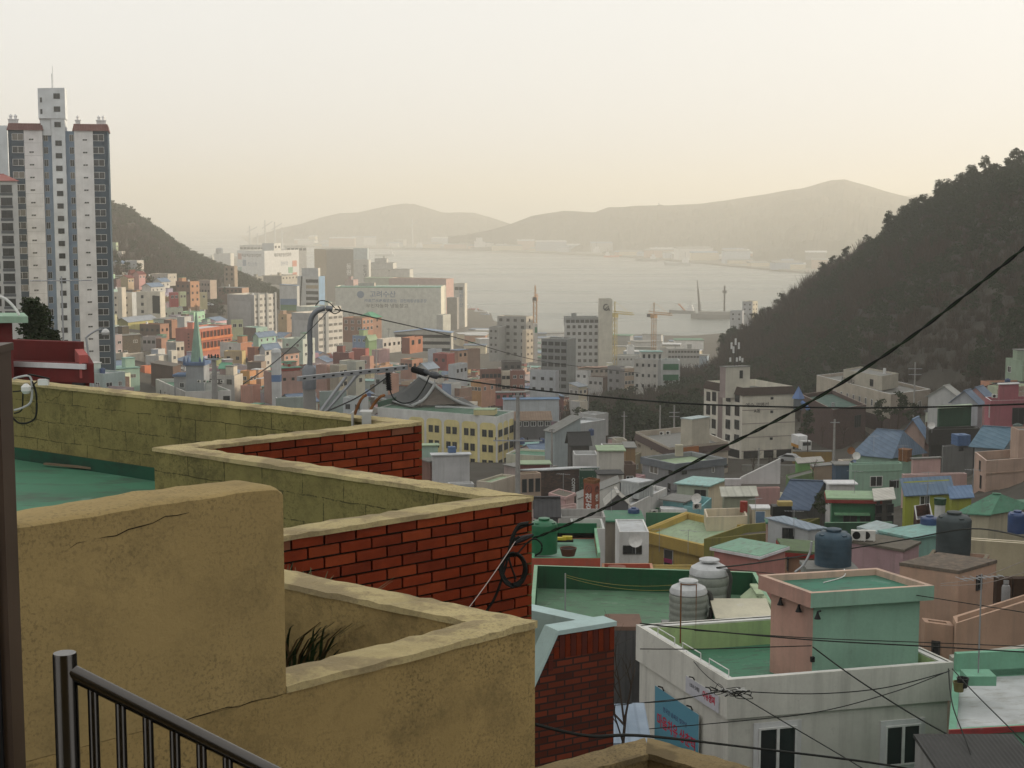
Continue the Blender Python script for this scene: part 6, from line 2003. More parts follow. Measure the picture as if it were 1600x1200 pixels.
# lit town centre
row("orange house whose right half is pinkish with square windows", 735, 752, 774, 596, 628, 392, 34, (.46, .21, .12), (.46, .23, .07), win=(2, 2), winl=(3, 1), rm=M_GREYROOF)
row("brown house left of the orange house", 700, 718, 737, 607, 628, 385, 40, (.30, .17, .11), (.22, .12, .085), rm=GR)
row("big pale bluish house with scattered small windows", 828, 868, 874, 580, 626, 400, 25, (.32, .33, .35), (.34, .36, .38), winl=(3, 3), ww=(.9, .8), ws='d')
row("white walled yard with blue coping below the big pale bluish house", 786, 788, 874, 625, 650, 372, 5, (.36, .40, .43), roof='slab', rm=paint((.10, .17, .27), .2))
row("three storey brick house with dark windows", 749, 752, 783, 578, 612, 432, 12, (.20, .085, .06), win=(5, 2), ww=(.9, 1.1), ws='d', p=.4)
row("narrow cream house wedged between two brick houses", 783, 784, 797, 580, 612, 434, 5, CREAM, win=(2, 2), ws='d', p=.4)
row("brick house with white framed windows above a red shop front", 797, 799, 820, 579, 614, 430, 8, (.24, .095, .065), win=(2, 2), p=.4)
row("row of small shop fronts with red awnings", 772, 774, 822, 614, 626, 415, 6, (.30, .06, .06), win=(5, 1), ws='d', roof='slab', top=1.6)
row("cream lit house with grey roof below the white office tower", 890, 904, 918, 605, 634, 420, 40, (.50, .43, .30), (.36, .34, .30), roof='shed', rm=ribbed((.22, .25, .28), .5), rh=.8, win=(2, 2), winl=(2, 1))
row("low white walled house in the sunlit gap", 892, 906, 920, 628, 642, 400, 45, (.52, .46, .36), LGREY, p=.4)
row("glass fronted dark office building with green netting on its edge", 846, 886, 900, 530, 618, 560, 22, (.20, .21, .20), (.17, .18, .18), winl=(4, 8), ww=(2.2, 1.4), ws='d', name="office_building", cat="office building", dz=2.6)
row("large white and grey office block with ribbon windows", 882, 884, 936, 505, 582, 740, 6, (.36, .37, .37), win=(6, 7), ww=(1.5, 1.5), ws='d', name="office_building", cat="office building", dz=3.3)
row("glazed top storey of the white and grey office block", 881, 884, 936, 496, 506, 742, 5, (.20, .22, .22), win=(7, 1), ww=(2.2, 1.5), ws='d', name="office_building", cat="office building", top=2.0)
h = row("plain white tower with a dark swirl emblem near its top", 935, 936, 957, 467, 575, 735, 3, (.46, .44, .36), name="office_tower", cat="tower", p=.5)
MB().tube([Vector((3.4 + 1.2 * cos(q), -.15, h.h - 4 + 1.4 * sin(q))) for q in [1.0 + j * .4 for j in range(13)]], .28, 5).build("emblem", M_INK, h.o)
MB().tube([(3.0, -.15, h.h - 5), (4.4, -.15, h.h - 3.4), (5.0, -.15, h.h - 5.6)], .25, 5).build("emblem", M_INK, h.o)
row("grey residential tower block with a broad window column", 777, 822, 833, 495, 560, 720, 24, (.40, .36, .30), (.25, .25, .235), winl=(4, 6), win=(1, 6), ww=(1.6, 1.4), ws='d', name="apartment_building", cat="apartment building", dz=3.2)
row("lower shoulder of the grey residential tower block", 764, 778, 790, 511, 560, 715, 24, (.24, .24, .23), winl=(2, 5), ws='d', name="apartment_building", cat="apartment building", dz=3.2)
h = row("slim white tower with a small green sign beside the crane", 833, 835, 840, 506, 562, 690, 10, (.48, .45, .40), name="office_tower", cat="tower")
MB().box(.2, 1.2, -.1, -.03, h.h - 4, h.h - 1.5).build("sign_panel", paint((.03, .16, .08)), h.o)
row("beige block with balcony edge next to the slim white tower", 816, 822, 834, 516, 562, 692, 30, (.40, .34, .26), win=(2, 5), dz=3.0, ws='d', name="apartment_building", cat="apartment building")
row("large white block with few small windows at the edge of the wooded hill", 992, 1028, 1034, 562, 622, 500, 18, (.36, .36, .35), (.40, .38, .34), winl=(4, 4), ww=(.8, 1.0), ws='d', name="apartment_building", cat="apartment building", dz=3.4)
row("white roof block with three dark windows above the large white block", 1000, 1002, 1036, 550, 566, 520, 8, (.44, .43, .38), win=(4, 1), ww=(.8, 1.8), ws='d', roof='slab', rm=MN, top=2.6)
h = row("white building with bold green balcony fronts beside the wooded hill", 1032, 1034, 1064, 563, 600, 512, 6, (.42, .43, .42), rm=GR, name="apartment_building", cat="apartment building")
for k in range(2): h.strip('R', h.h - 3.2 - 3.6 * k, 2.0, paint((.02, .12, .055), .2), .15, .5, h.wr - .5, "balcony")
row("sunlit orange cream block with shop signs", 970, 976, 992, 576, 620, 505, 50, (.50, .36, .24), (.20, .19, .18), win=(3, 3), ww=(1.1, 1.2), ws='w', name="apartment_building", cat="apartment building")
row("grey block left of the sunlit orange cream block", 950, 970, 977, 573, 616, 512, 28, (.24, .23, .22), (.20, .20, .20), winl=(2, 3), ws='d', name="apartment_building", cat="apartment building")
row("flat market hall with reddish roof edges", 903, 906, 952, 575, 592, 600, 12, (.30, .24, .19), roof='slab', rm=roofpaint((.30, .17, .11)), win=(6, 1), ws='d')
row("brown and white tiered house below the market hall", 920, 942, 952, 590, 612, 520, 30, BROWN, (.34, .33, .31), winl=(3, 2), ws='d')
row("white house with small square windows left of the market hall", 900, 918, 924, 580, 600, 560, 30, LGREY, WHITE, winl=(2, 1), ws='d')
row("long grey waterfront hall with rows of windows", 1040, 1044, 1094, 546, 566, 840, 6, (.32, .32, .30), win=(10, 2), ww=(2.0, 1.2), ws='d', name="warehouse", cat="warehouse", roof='slab')
row("round cornered cream waterfront house", 1032, 1042, 1050, 543, 562, 850, 35, CREAM, (.36, .35, .32), name="warehouse", cat="warehouse")
row("low pale waterfront block with masts", 958, 960, 1002, 556, 570, 860, 5, (.34, .35, .34), win=(7, 1), ws='d', name="warehouse", cat="warehouse")
row("white waterfront shed with small tower", 980, 982, 992, 541, 565, 880, 5, WHITE, name="warehouse", cat="warehouse")
row("pale harbour block seen past the wooded hill", 1141, 1160, 1163, 486, 520, 900, 10, (.30, .31, .33), (.36, .37, .38), name="warehouse", cat="warehouse", winl=(2, 2), ws='d')
row("taller white harbour block seen past the wooded hill", 1160, 1176, 1184, 471, 520, 910, 25, CREAM, (.36, .37, .38), name="warehouse", cat="warehouse", winl=(2, 3), win=(2, 3), ws='d')

# ------------------------------------------------------------------ sunlit town on the left
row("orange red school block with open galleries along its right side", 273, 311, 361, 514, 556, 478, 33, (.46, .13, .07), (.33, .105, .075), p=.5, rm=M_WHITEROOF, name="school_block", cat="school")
h = TAB[-1]
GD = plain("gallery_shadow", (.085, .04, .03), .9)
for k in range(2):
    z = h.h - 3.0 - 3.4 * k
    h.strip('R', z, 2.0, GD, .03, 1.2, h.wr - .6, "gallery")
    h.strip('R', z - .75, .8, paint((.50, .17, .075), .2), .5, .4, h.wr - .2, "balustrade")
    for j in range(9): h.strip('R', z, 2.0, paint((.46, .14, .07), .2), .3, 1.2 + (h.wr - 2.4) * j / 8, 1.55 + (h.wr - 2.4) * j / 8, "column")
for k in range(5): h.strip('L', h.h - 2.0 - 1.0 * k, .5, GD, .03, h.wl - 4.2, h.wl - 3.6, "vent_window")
row("lime green house at the end of the orange red school block", 361, 362, 379, 500, 524, 515, 10, (.42, .46, .26), win=(2, 1), ww=(1.2, 1.2))
row("house with teal roof and dark brick side wall", 379, 400, 417, 512, 530, 548, 45, (.30, .46, .38), (.12, .085, .07), rm=MN, p=.4, win=(2, 1))
row("mint house with blue gable roof", 394, 404, 430, 526, 540, 520, 35, (.28, .46, .36), (.26, .42, .33), roof='gable', rm=BL, win=(3, 1), rh=1.2)
h = row("apartment slab with grey end wall and white balcony front, the farther of two", 355, 397, 432, 461, 520, 690, 40, (.52, .49, .43), (.26, .265, .275), p=.8, win=(5, 7), ww=(2.0, 1.3), ws='c', name="apartment_building", cat="apartment building", dz=2.8)
h.strip('L', 2, h.h - 5, paint((.31, .315, .32), .1), .05, 1.2, h.wl - 2.2, "end_panel")
for x in (.20, .58, .96): h.strip('R', 0, h.h + .6, paint((.30, .30, .29), .1), .6, h.wr * x - 1.1, h.wr * x, "duct")
h = row("apartment slab with grey end wall and white balcony front, the nearer of two", 455, 497, 535, 490, 552, 612, 40, (.54, .50, .44), (.26, .265, .275), p=.8, win=(5, 6), ww=(2.4, 1.2), ws='c', name="apartment_building", cat="apartment building", dz=2.8)
h.strip('L', 2, h.h - 5, paint((.32, .325, .33), .1), .05, 1.2, h.wl - 2.2, "end_panel")
h.strip('R', 0, h.h + .6, paint((.33, .33, .32), .1), .7, h.wr * .26, h.wr * .36, "duct")
row("rear wing of the nearer apartment slab", 463, 500, 533, 480, 500, 640, 40, (.50, .47, .41), (.36, .40, .36), win=(5, 1), ww=(2.2, 1.2), ws='c', name="apartment_building", cat="apartment building", rm=M_MINTROOF)
row("cream stepped apartment house with a stair tower, right of the tall tower", 172, 206, 214, 457, 500, 585, 30, (.40, .42, .42), (.54, .48, .38), winl=(2, 3), ww=(.7, .8), ws='d', name="apartment_building", cat="apartment building")
row("stair tower of the cream stepped apartment house", 184, 190, 197, 449, 500, 580, 40, (.54, .48, .38), (.50, .45, .36), name="stair_tower", cat="tower", p=.2)
h = row("cream apartment house with a dark glazed balcony column", 213, 250, 258, 456, 496, 575, 30, (.50, .45, .36), (.52, .47, .37), winl=(2, 3), ww=(1.1, 1.1), ws='d', name="apartment_building", cat="apartment building", rm=BL)
h.strip('L', 1.5, h.h - 3, M_GLASS, .15, h.wl * .68, h.wl * .98, "glazed_balcony")
row("bright red house with two white windows", 264, 266, 279, 457, 474, 600, 10, (.36, .05, .05), win=(2, 1), ww=(1.1, 1.2), p=.4)
row("lime green house beside the bright red house", 279, 281, 291, 456, 473, 605, 20, (.38, .46, .26), win=(2, 2), ww=(.8, 1.0), p=.4)
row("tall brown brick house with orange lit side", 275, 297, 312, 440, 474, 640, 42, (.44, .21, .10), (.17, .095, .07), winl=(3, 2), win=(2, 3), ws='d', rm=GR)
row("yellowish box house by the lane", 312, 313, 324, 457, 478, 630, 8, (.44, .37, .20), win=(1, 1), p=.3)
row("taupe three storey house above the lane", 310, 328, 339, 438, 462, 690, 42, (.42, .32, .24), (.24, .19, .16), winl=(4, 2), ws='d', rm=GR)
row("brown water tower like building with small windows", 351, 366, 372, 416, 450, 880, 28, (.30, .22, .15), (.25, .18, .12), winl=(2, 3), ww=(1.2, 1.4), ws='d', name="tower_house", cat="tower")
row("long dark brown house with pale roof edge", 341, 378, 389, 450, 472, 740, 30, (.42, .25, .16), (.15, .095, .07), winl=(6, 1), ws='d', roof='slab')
row("pink house high on the slope", 209, 217, 228, 428, 448, 690, 45, (.52, .26, .24), (.42, .22, .20), win=(2, 1), roof='gable', rm=plain("dark_red_tile", (.15, .05, .045), .8), rh=1.0)
row("low tan house with red brown roof left of the pink house", 188, 200, 210, 434, 448, 680, 40, (.42, .30, .18), roof='gable', rm=plain("dark_red_tile", (.15, .05, .045), .8), rh=1.0, win=(2, 1))
row("cream gabled house with pale blue roof over the white apartments", 236, 262, 277, 428, 442, 715, 40, (.42, .37, .30), (.36, .33, .28), win=(2, 1), winl=(3, 1), p=.3)
row("white house with blue gable roof, upper of two", 240, 252, 266, 440, 452, 680, 40, (.48, .46, .42), roof='gable', rm=BL, rh=1.4, win=(2, 1))
row("white house with blue gable roof, lower of two", 222, 236, 256, 448, 460, 650, 40, (.46, .45, .42), roof='gable', rm=BL, rh=1.4, win=(3, 1))
row("white two storey house with flat roof near the hill", 197, 214, 226, 407, 424, 745, 42, (.50, .46, .40), (.34, .35, .36), winl=(2, 1), win=(2, 1), rm=M_WHITEROOF)
row("house with light blue roof right of the tall tower", 174, 188, 200, 412, 428, 740, 40, (.44, .42, .38), (.36, .37, .38), roof='gable', rm=BL, rh=1.3, win=(2, 1))
row("lime green house at the edge of the wood", 173, 181, 187, 379, 398, 810, 40, (.40, .48, .28), (.30, .38, .26), win=(1, 2))
row("white house at the edge of the wood", 186, 190, 198, 393, 406, 800, 35, (.54, .50, .44), win=(2, 1), p=.3)
row("house with yellow green walls and grey blue metal roof", 180, 200, 244, 503, 518, 545, 35, (.40, .36, .10), (.22, .22, .07), roof='gable', rm=ribbed((.24, .27, .31), .5), rh=1.4)
row("dark brick house with weedy roof, wide front", 217, 250, 263, 507, 530, 525, 35, (.34, .16, .09), (.12, .075, .055), winl=(4, 1), win=(2, 1), ws='d', rm=roofpaint((.10, .10, .05)))
row("dark brick house behind the wide weedy one", 255, 268, 281, 500, 522, 540, 40, (.34, .16, .09), (.13, .08, .06), winl=(2, 1), ws='d')
row("white roofed house with grey wall left of the church spire", 276, 288, 298, 495, 515, 505, 40, (.46, .45, .42), (.32, .33, .33), rm=M_WHITEROOF, win=(1, 1))
row("small pinkish house with small roof tank", 221, 243, 250, 526, 542, 478, 25, (.34, .28, .27), (.30, .27, .26), winl=(3, 1), ws='d', p=.3)
row("brown cube house beside the small pinkish house", 242, 252, 260, 529, 552, 462, 40, (.38, .19, .12), (.18, .10, .075), p=.3)
row("cream terrace house with balcony columns", 191, 197, 222, 553, 566, 430, 30, (.44, .38, .30), (.30, .30, .27), win=(4, 1), ww=(1.0, 1.3), ws='d')
row("pale house with round white tank", 176, 192, 198, 552, 568, 428, 25, (.40, .36, .30), (.36, .34, .28), p=.3)
row("white two storey house with a red roof tank", 225, 248, 262, 556, 570, 425, 35, (.46, .43, .36), (.38, .37, .35), winl=(3, 1), win=(2, 1), rm=M_WHITEROOF)
row("small white blue house on the roof of the white two storey house", 234, 247, 256, 546, 556, 432, 40, (.48, .47, .45), (.28, .32, .38), win=(2, 1))
row("white sunlit house with stair rail, left of the church spire", 262, 268, 275, 548, 568, 428, 45, (.54, .50, .42), (.34, .37, .36), win=(1, 2))
row("grey and cream house behind the church spire", 258, 275, 286, 535, 560, 455, 42, (.44, .38, .30), (.30, .30, .29), win=(2, 2), ws='d')
row("bright orange container hut beside the church garden", 218, 226, 235, 572, 582, 400, 40, (.55, .14, .04), (.42, .11, .04), p=.15)
row("dark tin roofed shed beside the church tower", 233, 270, 280, 573, 595, 372, 20, (.12, .07, .05), (.11, .07, .055), roof='shed', rm=ribbed((.10, .085, .07), .4), rh=.8)
row("grey house with square window right of the church tower", 316, 366, 377, 587, 626, 362, 22, (.50, .44, .35), (.37, .36, .34), winl=(3, 1), ww=(1.3, 1.2), ws='d', p=.2)
row("pink attic with green gable roof on the grey house", 341, 356, 362, 575, 586, 366, 20, (.36, .24, .22), roof='gable', rm=paint((.12, .30, .20), .2), rh=1.0, ax='y')
row("orange and ochre house with corner tower", 373, 390, 398, 580, 606, 372, 35, (.55, .24, .08), (.50, .27, .06), winl=(1, 1), win=(2, 1), p=.4)
row("coral pink lower house below the orange and ochre house", 373, 395, 404, 603, 632, 360, 30, (.42, .17, .11), (.50, .22, .15), p=.3)
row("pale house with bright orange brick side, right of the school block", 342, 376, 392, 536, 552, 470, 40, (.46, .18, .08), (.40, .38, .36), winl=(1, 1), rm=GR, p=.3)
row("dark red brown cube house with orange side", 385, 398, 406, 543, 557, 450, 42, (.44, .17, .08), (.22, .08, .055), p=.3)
row("ochre house with brown roof edge", 348, 378, 382, 549, 566, 440, 20, (.46, .34, .12), (.34, .25, .13), winl=(2, 1), ws='d')
row("white blue roofed house with veranda", 404, 414, 436, 545, 560, 450, 40, (.52, .49, .44), (.36, .39, .42), roof='gable', rm=BL, rh=1.2, win=(3, 1), ws='d')
row("white house with rounded balcony front", 395, 414, 422, 556, 572, 430, 35, (.50, .47, .41), (.42, .42, .40), winl=(2, 1), win=(1, 1))
row("dark brown strip house below the white veranda house", 384, 408, 414, 566, 582, 412, 20, (.30, .22, .16), (.12, .09, .075), winl=(3, 1), ws='d')
row("peach house with dark roof, left of the lamp pole", 428, 444, 466, 552, 566, 445, 40, (.50, .28, .20), (.34, .22, .17), roof='gable', rm=plain("dark_shingle", (.05, .05, .05), .8), rh=1.1, win=(3, 1))
row("mint white two storey house behind the lamp pole", 440, 473, 491, 530, 562, 478, 36, (.48, .52, .45), (.32, .42, .35), winl=(2, 2), win=(2, 2), rm=GR)
row("white house left of the mint white two storey house", 422, 434, 447, 536, 546, 500, 40, (.50, .48, .44), (.38, .38, .38), win=(2, 1), rm=M_WHITEROOF)
h = row("pink temple like house with stepped green trimmed roofs", 410, 424, 476, 582, 622, 352, 20, (.38, .21, .17), (.32, .18, .15), p=.2, win=(4, 1), ww=(.7, .7), ws='d', rm=GR)
for k in range(2):
    MB().box(2 + k * 3, h.wr - 1 - k * 2, 1 + k, 6, h.h + .9 * k, h.h + .7 + .9 * k).build("roof_tier", paint((.32, .055, .045), .2), h.o)
    MB().box(1.7 + k * 3, h.wr - .7 - k * 2, .7 + k, 6.3, h.h + .7 + .9 * k, h.h + .88 + .9 * k).build("roof_tier", paint((.14, .30, .22), .2), h.o)
row("tall pink house right of the lamp pole", 492, 510, 516, 570, 622, 372, 30, (.46, .25, .19), (.36, .20, .16), p=.4)
row("cream olive house beside the tall pink house", 514, 530, 541, 571, 622, 370, 40, (.48, .42, .28), (.30, .26, .20), p=.4, win=(2, 2), ws='d')
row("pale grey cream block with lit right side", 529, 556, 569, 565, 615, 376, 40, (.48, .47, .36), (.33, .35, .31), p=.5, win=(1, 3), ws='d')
row("grey house in front of the temple roof", 584, 606, 622, 586, 616, 360, 35, (.45, .22, .14), (.30, .31, .31), winl=(2, 2), ws='d', p=.3)
row("white topped flat workshop behind the flue cowl", 534, 566, 574, 622, 655, 300, 20, (.40, .41, .41), (.36, .38, .38), p=.4, winl=(2, 1), ws='d', rm=M_MINTROOF)
row("low greenish grey roof deck left of the lamp pole", 430, 432, 478, 622, 640, 322, 6, (.20, .25, .22), rm=roofpaint((.06, .15, .10)), p=.3)
row("second greenish grey roof deck behind the utility pole", 498, 500, 540, 612, 640, 330, 6, (.20, .26, .24), rm=roofpaint((.08, .20, .16)), p=.3)
# centre row between the nearer apartment slab and the blue roofed school
row("brick institute building with white windows and green roof edge", 535, 566, 583, 497, 530, 640, 32, (.38, .17, .09), (.20, .10, .07), winl=(3, 2), win=(3, 2), ww=(1.5, 1.5), rm=GR)
row("brick hall with green hipped end", 560, 582, 596, 496, 530, 670, 36, (.30, .15, .09), (.18, .10, .075), roof='gable', rm=paint((.08, .24, .15), .2), rh=2.0, hip=.25, winl=(2, 2), win=(1, 2), ws='d')
h = row("long cream school with blue metal roof and ribbon windows", 615, 705, 708, 520, 546, 590, 8, (.42, .40, .34), (.34, .33, .29), roof='gable', rm=ribbed((.17, .25, .38), .5), rh=1.2, name="school", cat="school")
for k in range(3): h.strip('L', h.h - 2.0 - 2.6 * k, 1.2, M_GLASS, .04, .5, h.wl - .5, "ribbon_window")
row("blue house with green lower storey", 550, 572, 587, 525, 550, 540, 40, (.30, .40, .18), (.12, .20, .33), winl=(3, 1), rm=BL, p=.3)
row("green gabled house beside the blue house", 572, 576, 588, 530, 550, 530, 40, (.20, .32, .14), roof='gable', rm=PG, rh=1.2)
row("white house with sawtooth roof line and small square windows", 588, 598, 626, 530, 546, 520, 38, (.54, .50, .44), (.36, .36, .36), win=(4, 1), ww=(1.1, 1.1), ws='d')
row("orange brick house with large window, below the blue roofed school", 627, 640, 660, 528, 546, 515, 30, (.42, .15, .07), (.24, .09, .06), win=(2, 1), ww=(1.6, 1.6), ws='d')
row("dark red house with flat roof, right of the nearer apartment slab", 519, 545, 552, 551, 566, 470, 20, (.20, .06, .05), (.16, .055, .05), p=.3)
row("green roofed market house with red side", 549, 571, 576, 545, 556, 500, 25, (.36, .08, .06), (.26, .06, .05), rm=MN, p=.2)
row("terracotta house with pale roof, right of the roof tank", 562, 578, 583, 557, 572, 442, 25, (.42, .21, .14), (.38, .22, .18), rm=M_WHITEROOF, p=.25, winl=(1, 1))
row("pink house with white coping among terracotta houses", 580, 592, 608, 547, 560, 470, 35, (.44, .26, .25), (.36, .23, .22), rm=PG, p=.3)
row("white gabled house with blue roof before the temple roof", 650, 668, 684, 576, 590, 415, 35, (.50, .46, .40), (.40, .40, .40), roof='gable', rm=ribbed((.34, .40, .46), .5), rh=1.3, winl=(2, 1))
row("white three storey house with curved balconies", 700, 712, 730, 570, 598, 425, 30, (.40, .42, .43), (.36, .39, .41), win=(3, 3), ws='d', rm=BL, p=.4)
row("red house with pink lean-to roof", 676, 698, 710, 553, 572, 465, 35, (.46, .09, .06), (.24, .06, .05), winl=(2, 1), ws='d')
row("orange brown house with blue roof slab", 703, 716, 730, 548, 572, 475, 40, (.48, .26, .15), (.34, .19, .12), roof='slab', rm=BL, win=(2, 2), ws='d')
row("brown cube house right of the blue roof slab house", 728, 731, 750, 545, 570, 490, 15, (.30, .19, .13), p=.3)
row("pale blue metal clad house", 668, 682, 690, 546, 560, 492, 30, (.40, .42, .44), (.33, .37, .42), p=.3)
row("terracotta house with three dark windows", 625, 644, 660, 562, 585, 440, 35, (.42, .19, .11), (.32, .16, .11), winl=(3, 1), win=(2, 1), ws='d', rm=GR, p=.3)
row("cream sunlit house beside the terracotta houses", 644, 655, 668, 562, 578, 452, 40, (.52, .45, .34), p=.3, win=(2, 1))
row("brown house above the temple roof", 706, 722, 736, 622, 640, 345, 35, (.30, .17, .12), (.28, .16, .11), p=.3)
row("blue box house with white side right of the temple roof", 690, 705, 720, 600, 612, 385, 40, (.50, .48, .44), (.14, .22, .36), p=.3)
row("dark brown stained house at the end of the centre row", 783, 786, 815, 565, 580, 480, 8, (.10, .085, .075), win=(3, 1), ws='d', p=.3)
# harbour buildings
h = row("long pale cold store with blue and dark lettering", 524, 689, 696, 448, 530, 985, 7, (.58, .55, .43), (.48, .49, .43), p=.6, rm=MN, name="cold_store", cat="warehouse")
M_SB = plain("faded_blue_lettering", (.13, .19, .28), .7)
h.text('L', h.wl * .45, h.h - 5.2, "고려수산", 4.4, M_SB, sx=1.05, bold=.06); h.text('L', h.wl * .57, h.h - 9.3, "㈜高麗水産株式會社 · 감천제빙냉동공장", 2.35, M_SB, sx=1.0, bold=.03); h.text('L', h.wl * .49, h.h - 12.6, "무인자동화 냉동창고", 2.8, plain("grey_lettering", (.10, .10, .09), .7), sx=1.15, bold=.03)
p, a = h.at('L', h.wl * .24, h.h - 5.2, .05)
e = MB().lathe([(2.3, 0), (2.3, .05)], 24).build("emblem", M_SB, h.o, p); e.rotation_euler = (pi / 2, 0, a)
h.strip('L', h.h - .9, .9, paint((.20, .34, .25), .2), .06)
row("pink plant room on the pale cold store", 539, 552, 560, 437, 450, 1010, 30, (.44, .28, .25), (.40, .27, .25), name="plant_room", cat="warehouse", p=.2)
row("grey green plant room on the pale cold store", 560, 585, 587, 442, 450, 1005, 10, (.48, .38, .30), (.25, .26, .24), name="plant_room", cat="warehouse", p=.2)
row("long pink factory behind the pale cold store", 608, 697, 709, 436, 500, 1120, 25, (.48, .28, .23), (.38, .27, .25), name="factory", cat="factory", p=.8, rm=PG)
row("pale green hall roof behind the pale cold store", 570, 640, 645, 434, 450, 1160, 10, (.34, .37, .29), (.32, .36, .28), name="factory", cat="factory", p=.3, rm=PG)
h = row("white tower block with vertical lettering at the waterfront", 709, 726, 730, 443, 508, 1060, 12, (.50, .46, .38), (.40, .39, .36), name="cold_store", cat="warehouse")
h.text('L', h.wl * .68, h.h - 10.5, "대\n한\n수\n산", 3.0, M_SB, bold=.04)
for k in range(2): h.window('L', h.wl * (.28 + .38 * k), h.h - 4.6, 2.6, 2.2, 'd')
row("dark grey windowless slab before the white tower block", 698, 714, 717, 465, 512, 1030, 10, (.24, .22, .20), (.20, .19, .18), name="cold_store", cat="warehouse", p=.1)
row("narrow cream shaft building beside the pale cold store", 686, 690, 697, 448, 505, 1000, 30, (.46, .44, .36), name="cold_store", cat="warehouse", p=.2)
row("small white silo house below the dark grey slab", 682, 692, 704, 492, 514, 960, 35, (.46, .45, .38), (.34, .35, .33), name="warehouse", cat="warehouse", p=.2)
h = row("white cold store with coloured squares and lettering on both sides", 372, 413, 468, 392, 440, 1900, 38, (.66, .63, .55), (.50, .53, .55), p=.8, name="cold_store", cat="warehouse")
for f, sx_ in (('L', 1), ('R', 1)):
    o, d, L = h.face(f)
    h.text(f, L * .52, h.h - 6.0, "제일제운엽선업㈜", 5.0 if f == 'R' else 4.4, M_INK, .05, sx=.95, bold=.06)
    h.text(f, L * .56, h.h - 17, "청산정", 5.5, M_SB, .05)
for f, x, z, col in (('R', .80, 18, (.50, .20, .13)), ('R', .68, 26, (.15, .34, .22)), ('R', .80, 33, (.50, .20, .13)), ('L', .03, 8, (.36, .20, .18)), ('L', .20, 16, (.14, .20, .30)), ('L', .03, 25, (.18, .30, .28))):
    o, d, L = h.face(f)
    h.strip(f, h.h - z - 3, 7.5, paint(col, .1), .25, L * x, L * (x + .13), "colour_square")
row("upper white machine block on the white cold store", 411, 428, 440, 380, 394, 1930, 36, (.58, .56, .50), (.32, .36, .39), name="plant_room", cat="warehouse", win=(2, 1), ww=(4, 3), ws='d', p=.2, top=6)
row("white arcaded wing at the right of the white cold store", 446, 448, 480, 384, 440, 1960, 8, (.56, .53, .46), name="cold_store", cat="warehouse", win=(5, 1), ww=(4.2, 3.0), ws='d', top=5.5)
row("long arcaded rear wing of the white cold store", 376, 413, 420, 383, 400, 1990, 20, (.54, .52, .46), (.48, .48, .45), name="cold_store", cat="warehouse", winl=(7, 1), ww=(3.6, 2.0), ws='d', top=4.5)
h = row("dark brown cold store tower with white vertical lettering", 492, 510, 553, 390, 470, 1500, 72, (.16, .145, .12), (.30, .22, .12), name="cold_store", cat="warehouse", p=.4)
h.text('R', h.wr * .82, h.h - 20, "동\n원", 6.0, plain("white_lettering", (.6, .6, .58), .5), bold=.08)
row("pale teal block behind the dark brown cold store tower", 553, 574, 577, 388, 440, 1650, 12, (.36, .42, .43), (.34, .41, .42), name="cold_store", cat="warehouse", p=.4)
h = row("white waterfront office with vertical lettering", 553, 576, 580, 406, 450, 1480, 15, (.44, .43, .38), (.40, .40, .37), name="office_building", cat="office building")
h.text('L', h.wl * .75, h.h - 13, "한\n일\n냉\n동", 4.2, M_INK, bold=.04)
row("low white ship shaped terminal", 577, 640, 646, 421, 450, 1520, 10, (.46, .45, .40), (.42, .41, .37), name="terminal", cat="terminal", winl=(1, 1), ww=(2.0, 1.0), roof='slab')
row("middle deck of the white ship shaped terminal", 578, 614, 620, 411, 424, 1530, 10, (.46, .45, .40), (.40, .40, .37), name="terminal", cat="terminal", roof='slab')
row("upper deck of the white ship shaped terminal", 586, 604, 607, 404, 413, 1540, 10, (.44, .43, .39), (.36, .36, .34), name="terminal", cat="terminal", roof='slab')
row("white round oil tank building beyond the wooded hill", 336, 360, 367, 396, 432, 2050, 28, (.56, .53, .47), (.44, .46, .46), name="warehouse", cat="warehouse", p=.3)
row("small white shed left of the oil tank building", 324, 332, 336, 401, 420, 2000, 28, (.50, .49, .44), name="warehouse", cat="warehouse")
mb = MB(); c = P(343, 397, 2060); mb.lathe([(5, 0), (5, 7), (3.4, 8.4)], 14, 0, (0, 0)); tag(mb.build("roof_tank", paint((.18, .21, .24), .2), None, c), "dark cylindrical tank on the oil tank building", "tank")
h = row("white office with slanting glass stair strip and blue right edge", 465, 498, 508, 432, 482, 870, 25, (.16, .30, .46), (.42, .43, .42), name="office_building", cat="office building", winl=(1, 1), ww=(.5, .5))
for k in range(5): h.strip('L', h.h - 3.6 - 3.3 * k, 1.9, M_GLASS if k != 1 else paint((.30, .24, .16)), .05, h.wl * .40, h.wl * .97, "ribbon_window")
mb = MB(); p, a = h.at('L', 0, 0); mb.add([(h.wl * .18, -.1, h.h), (h.wl * .25, -.1, h.h), (h.wl * .14, -.1, .5), (h.wl * .07, -.1, .5)], [(3, 2, 1, 0)]); mb.build("stair_glass", M_GLASS, h.o, p, a)
row("white lift tower on the office with the slanting stair strip", 472, 497, 501, 419, 436, 875, 20, (.52, .48, .40), (.38, .39, .39), name="lift_tower", cat="tower", p=.3)
h = row("white gable wall with blue and green painted stripes", 437, 464, 468, 447, 492, 840, 12, (.38, .38, .36), (.42, .43, .43), name="warehouse", cat="warehouse", roof='shed', rh=.8)
h.strip('L', 5.5, 3.3, paint((.10, .17, .28), .1), .05, .3, h.wl - .3, "blue_stripe"); h.strip('L', 2.3, 3.2, paint((.07, .16, .075), .1), .05, .3, h.wl - .3, "green_stripe"); h.strip('L', -1.5, 3.8, paint((.25, .18, .10), .1), .05, .3, h.wl - .3, "ochre_stripe")
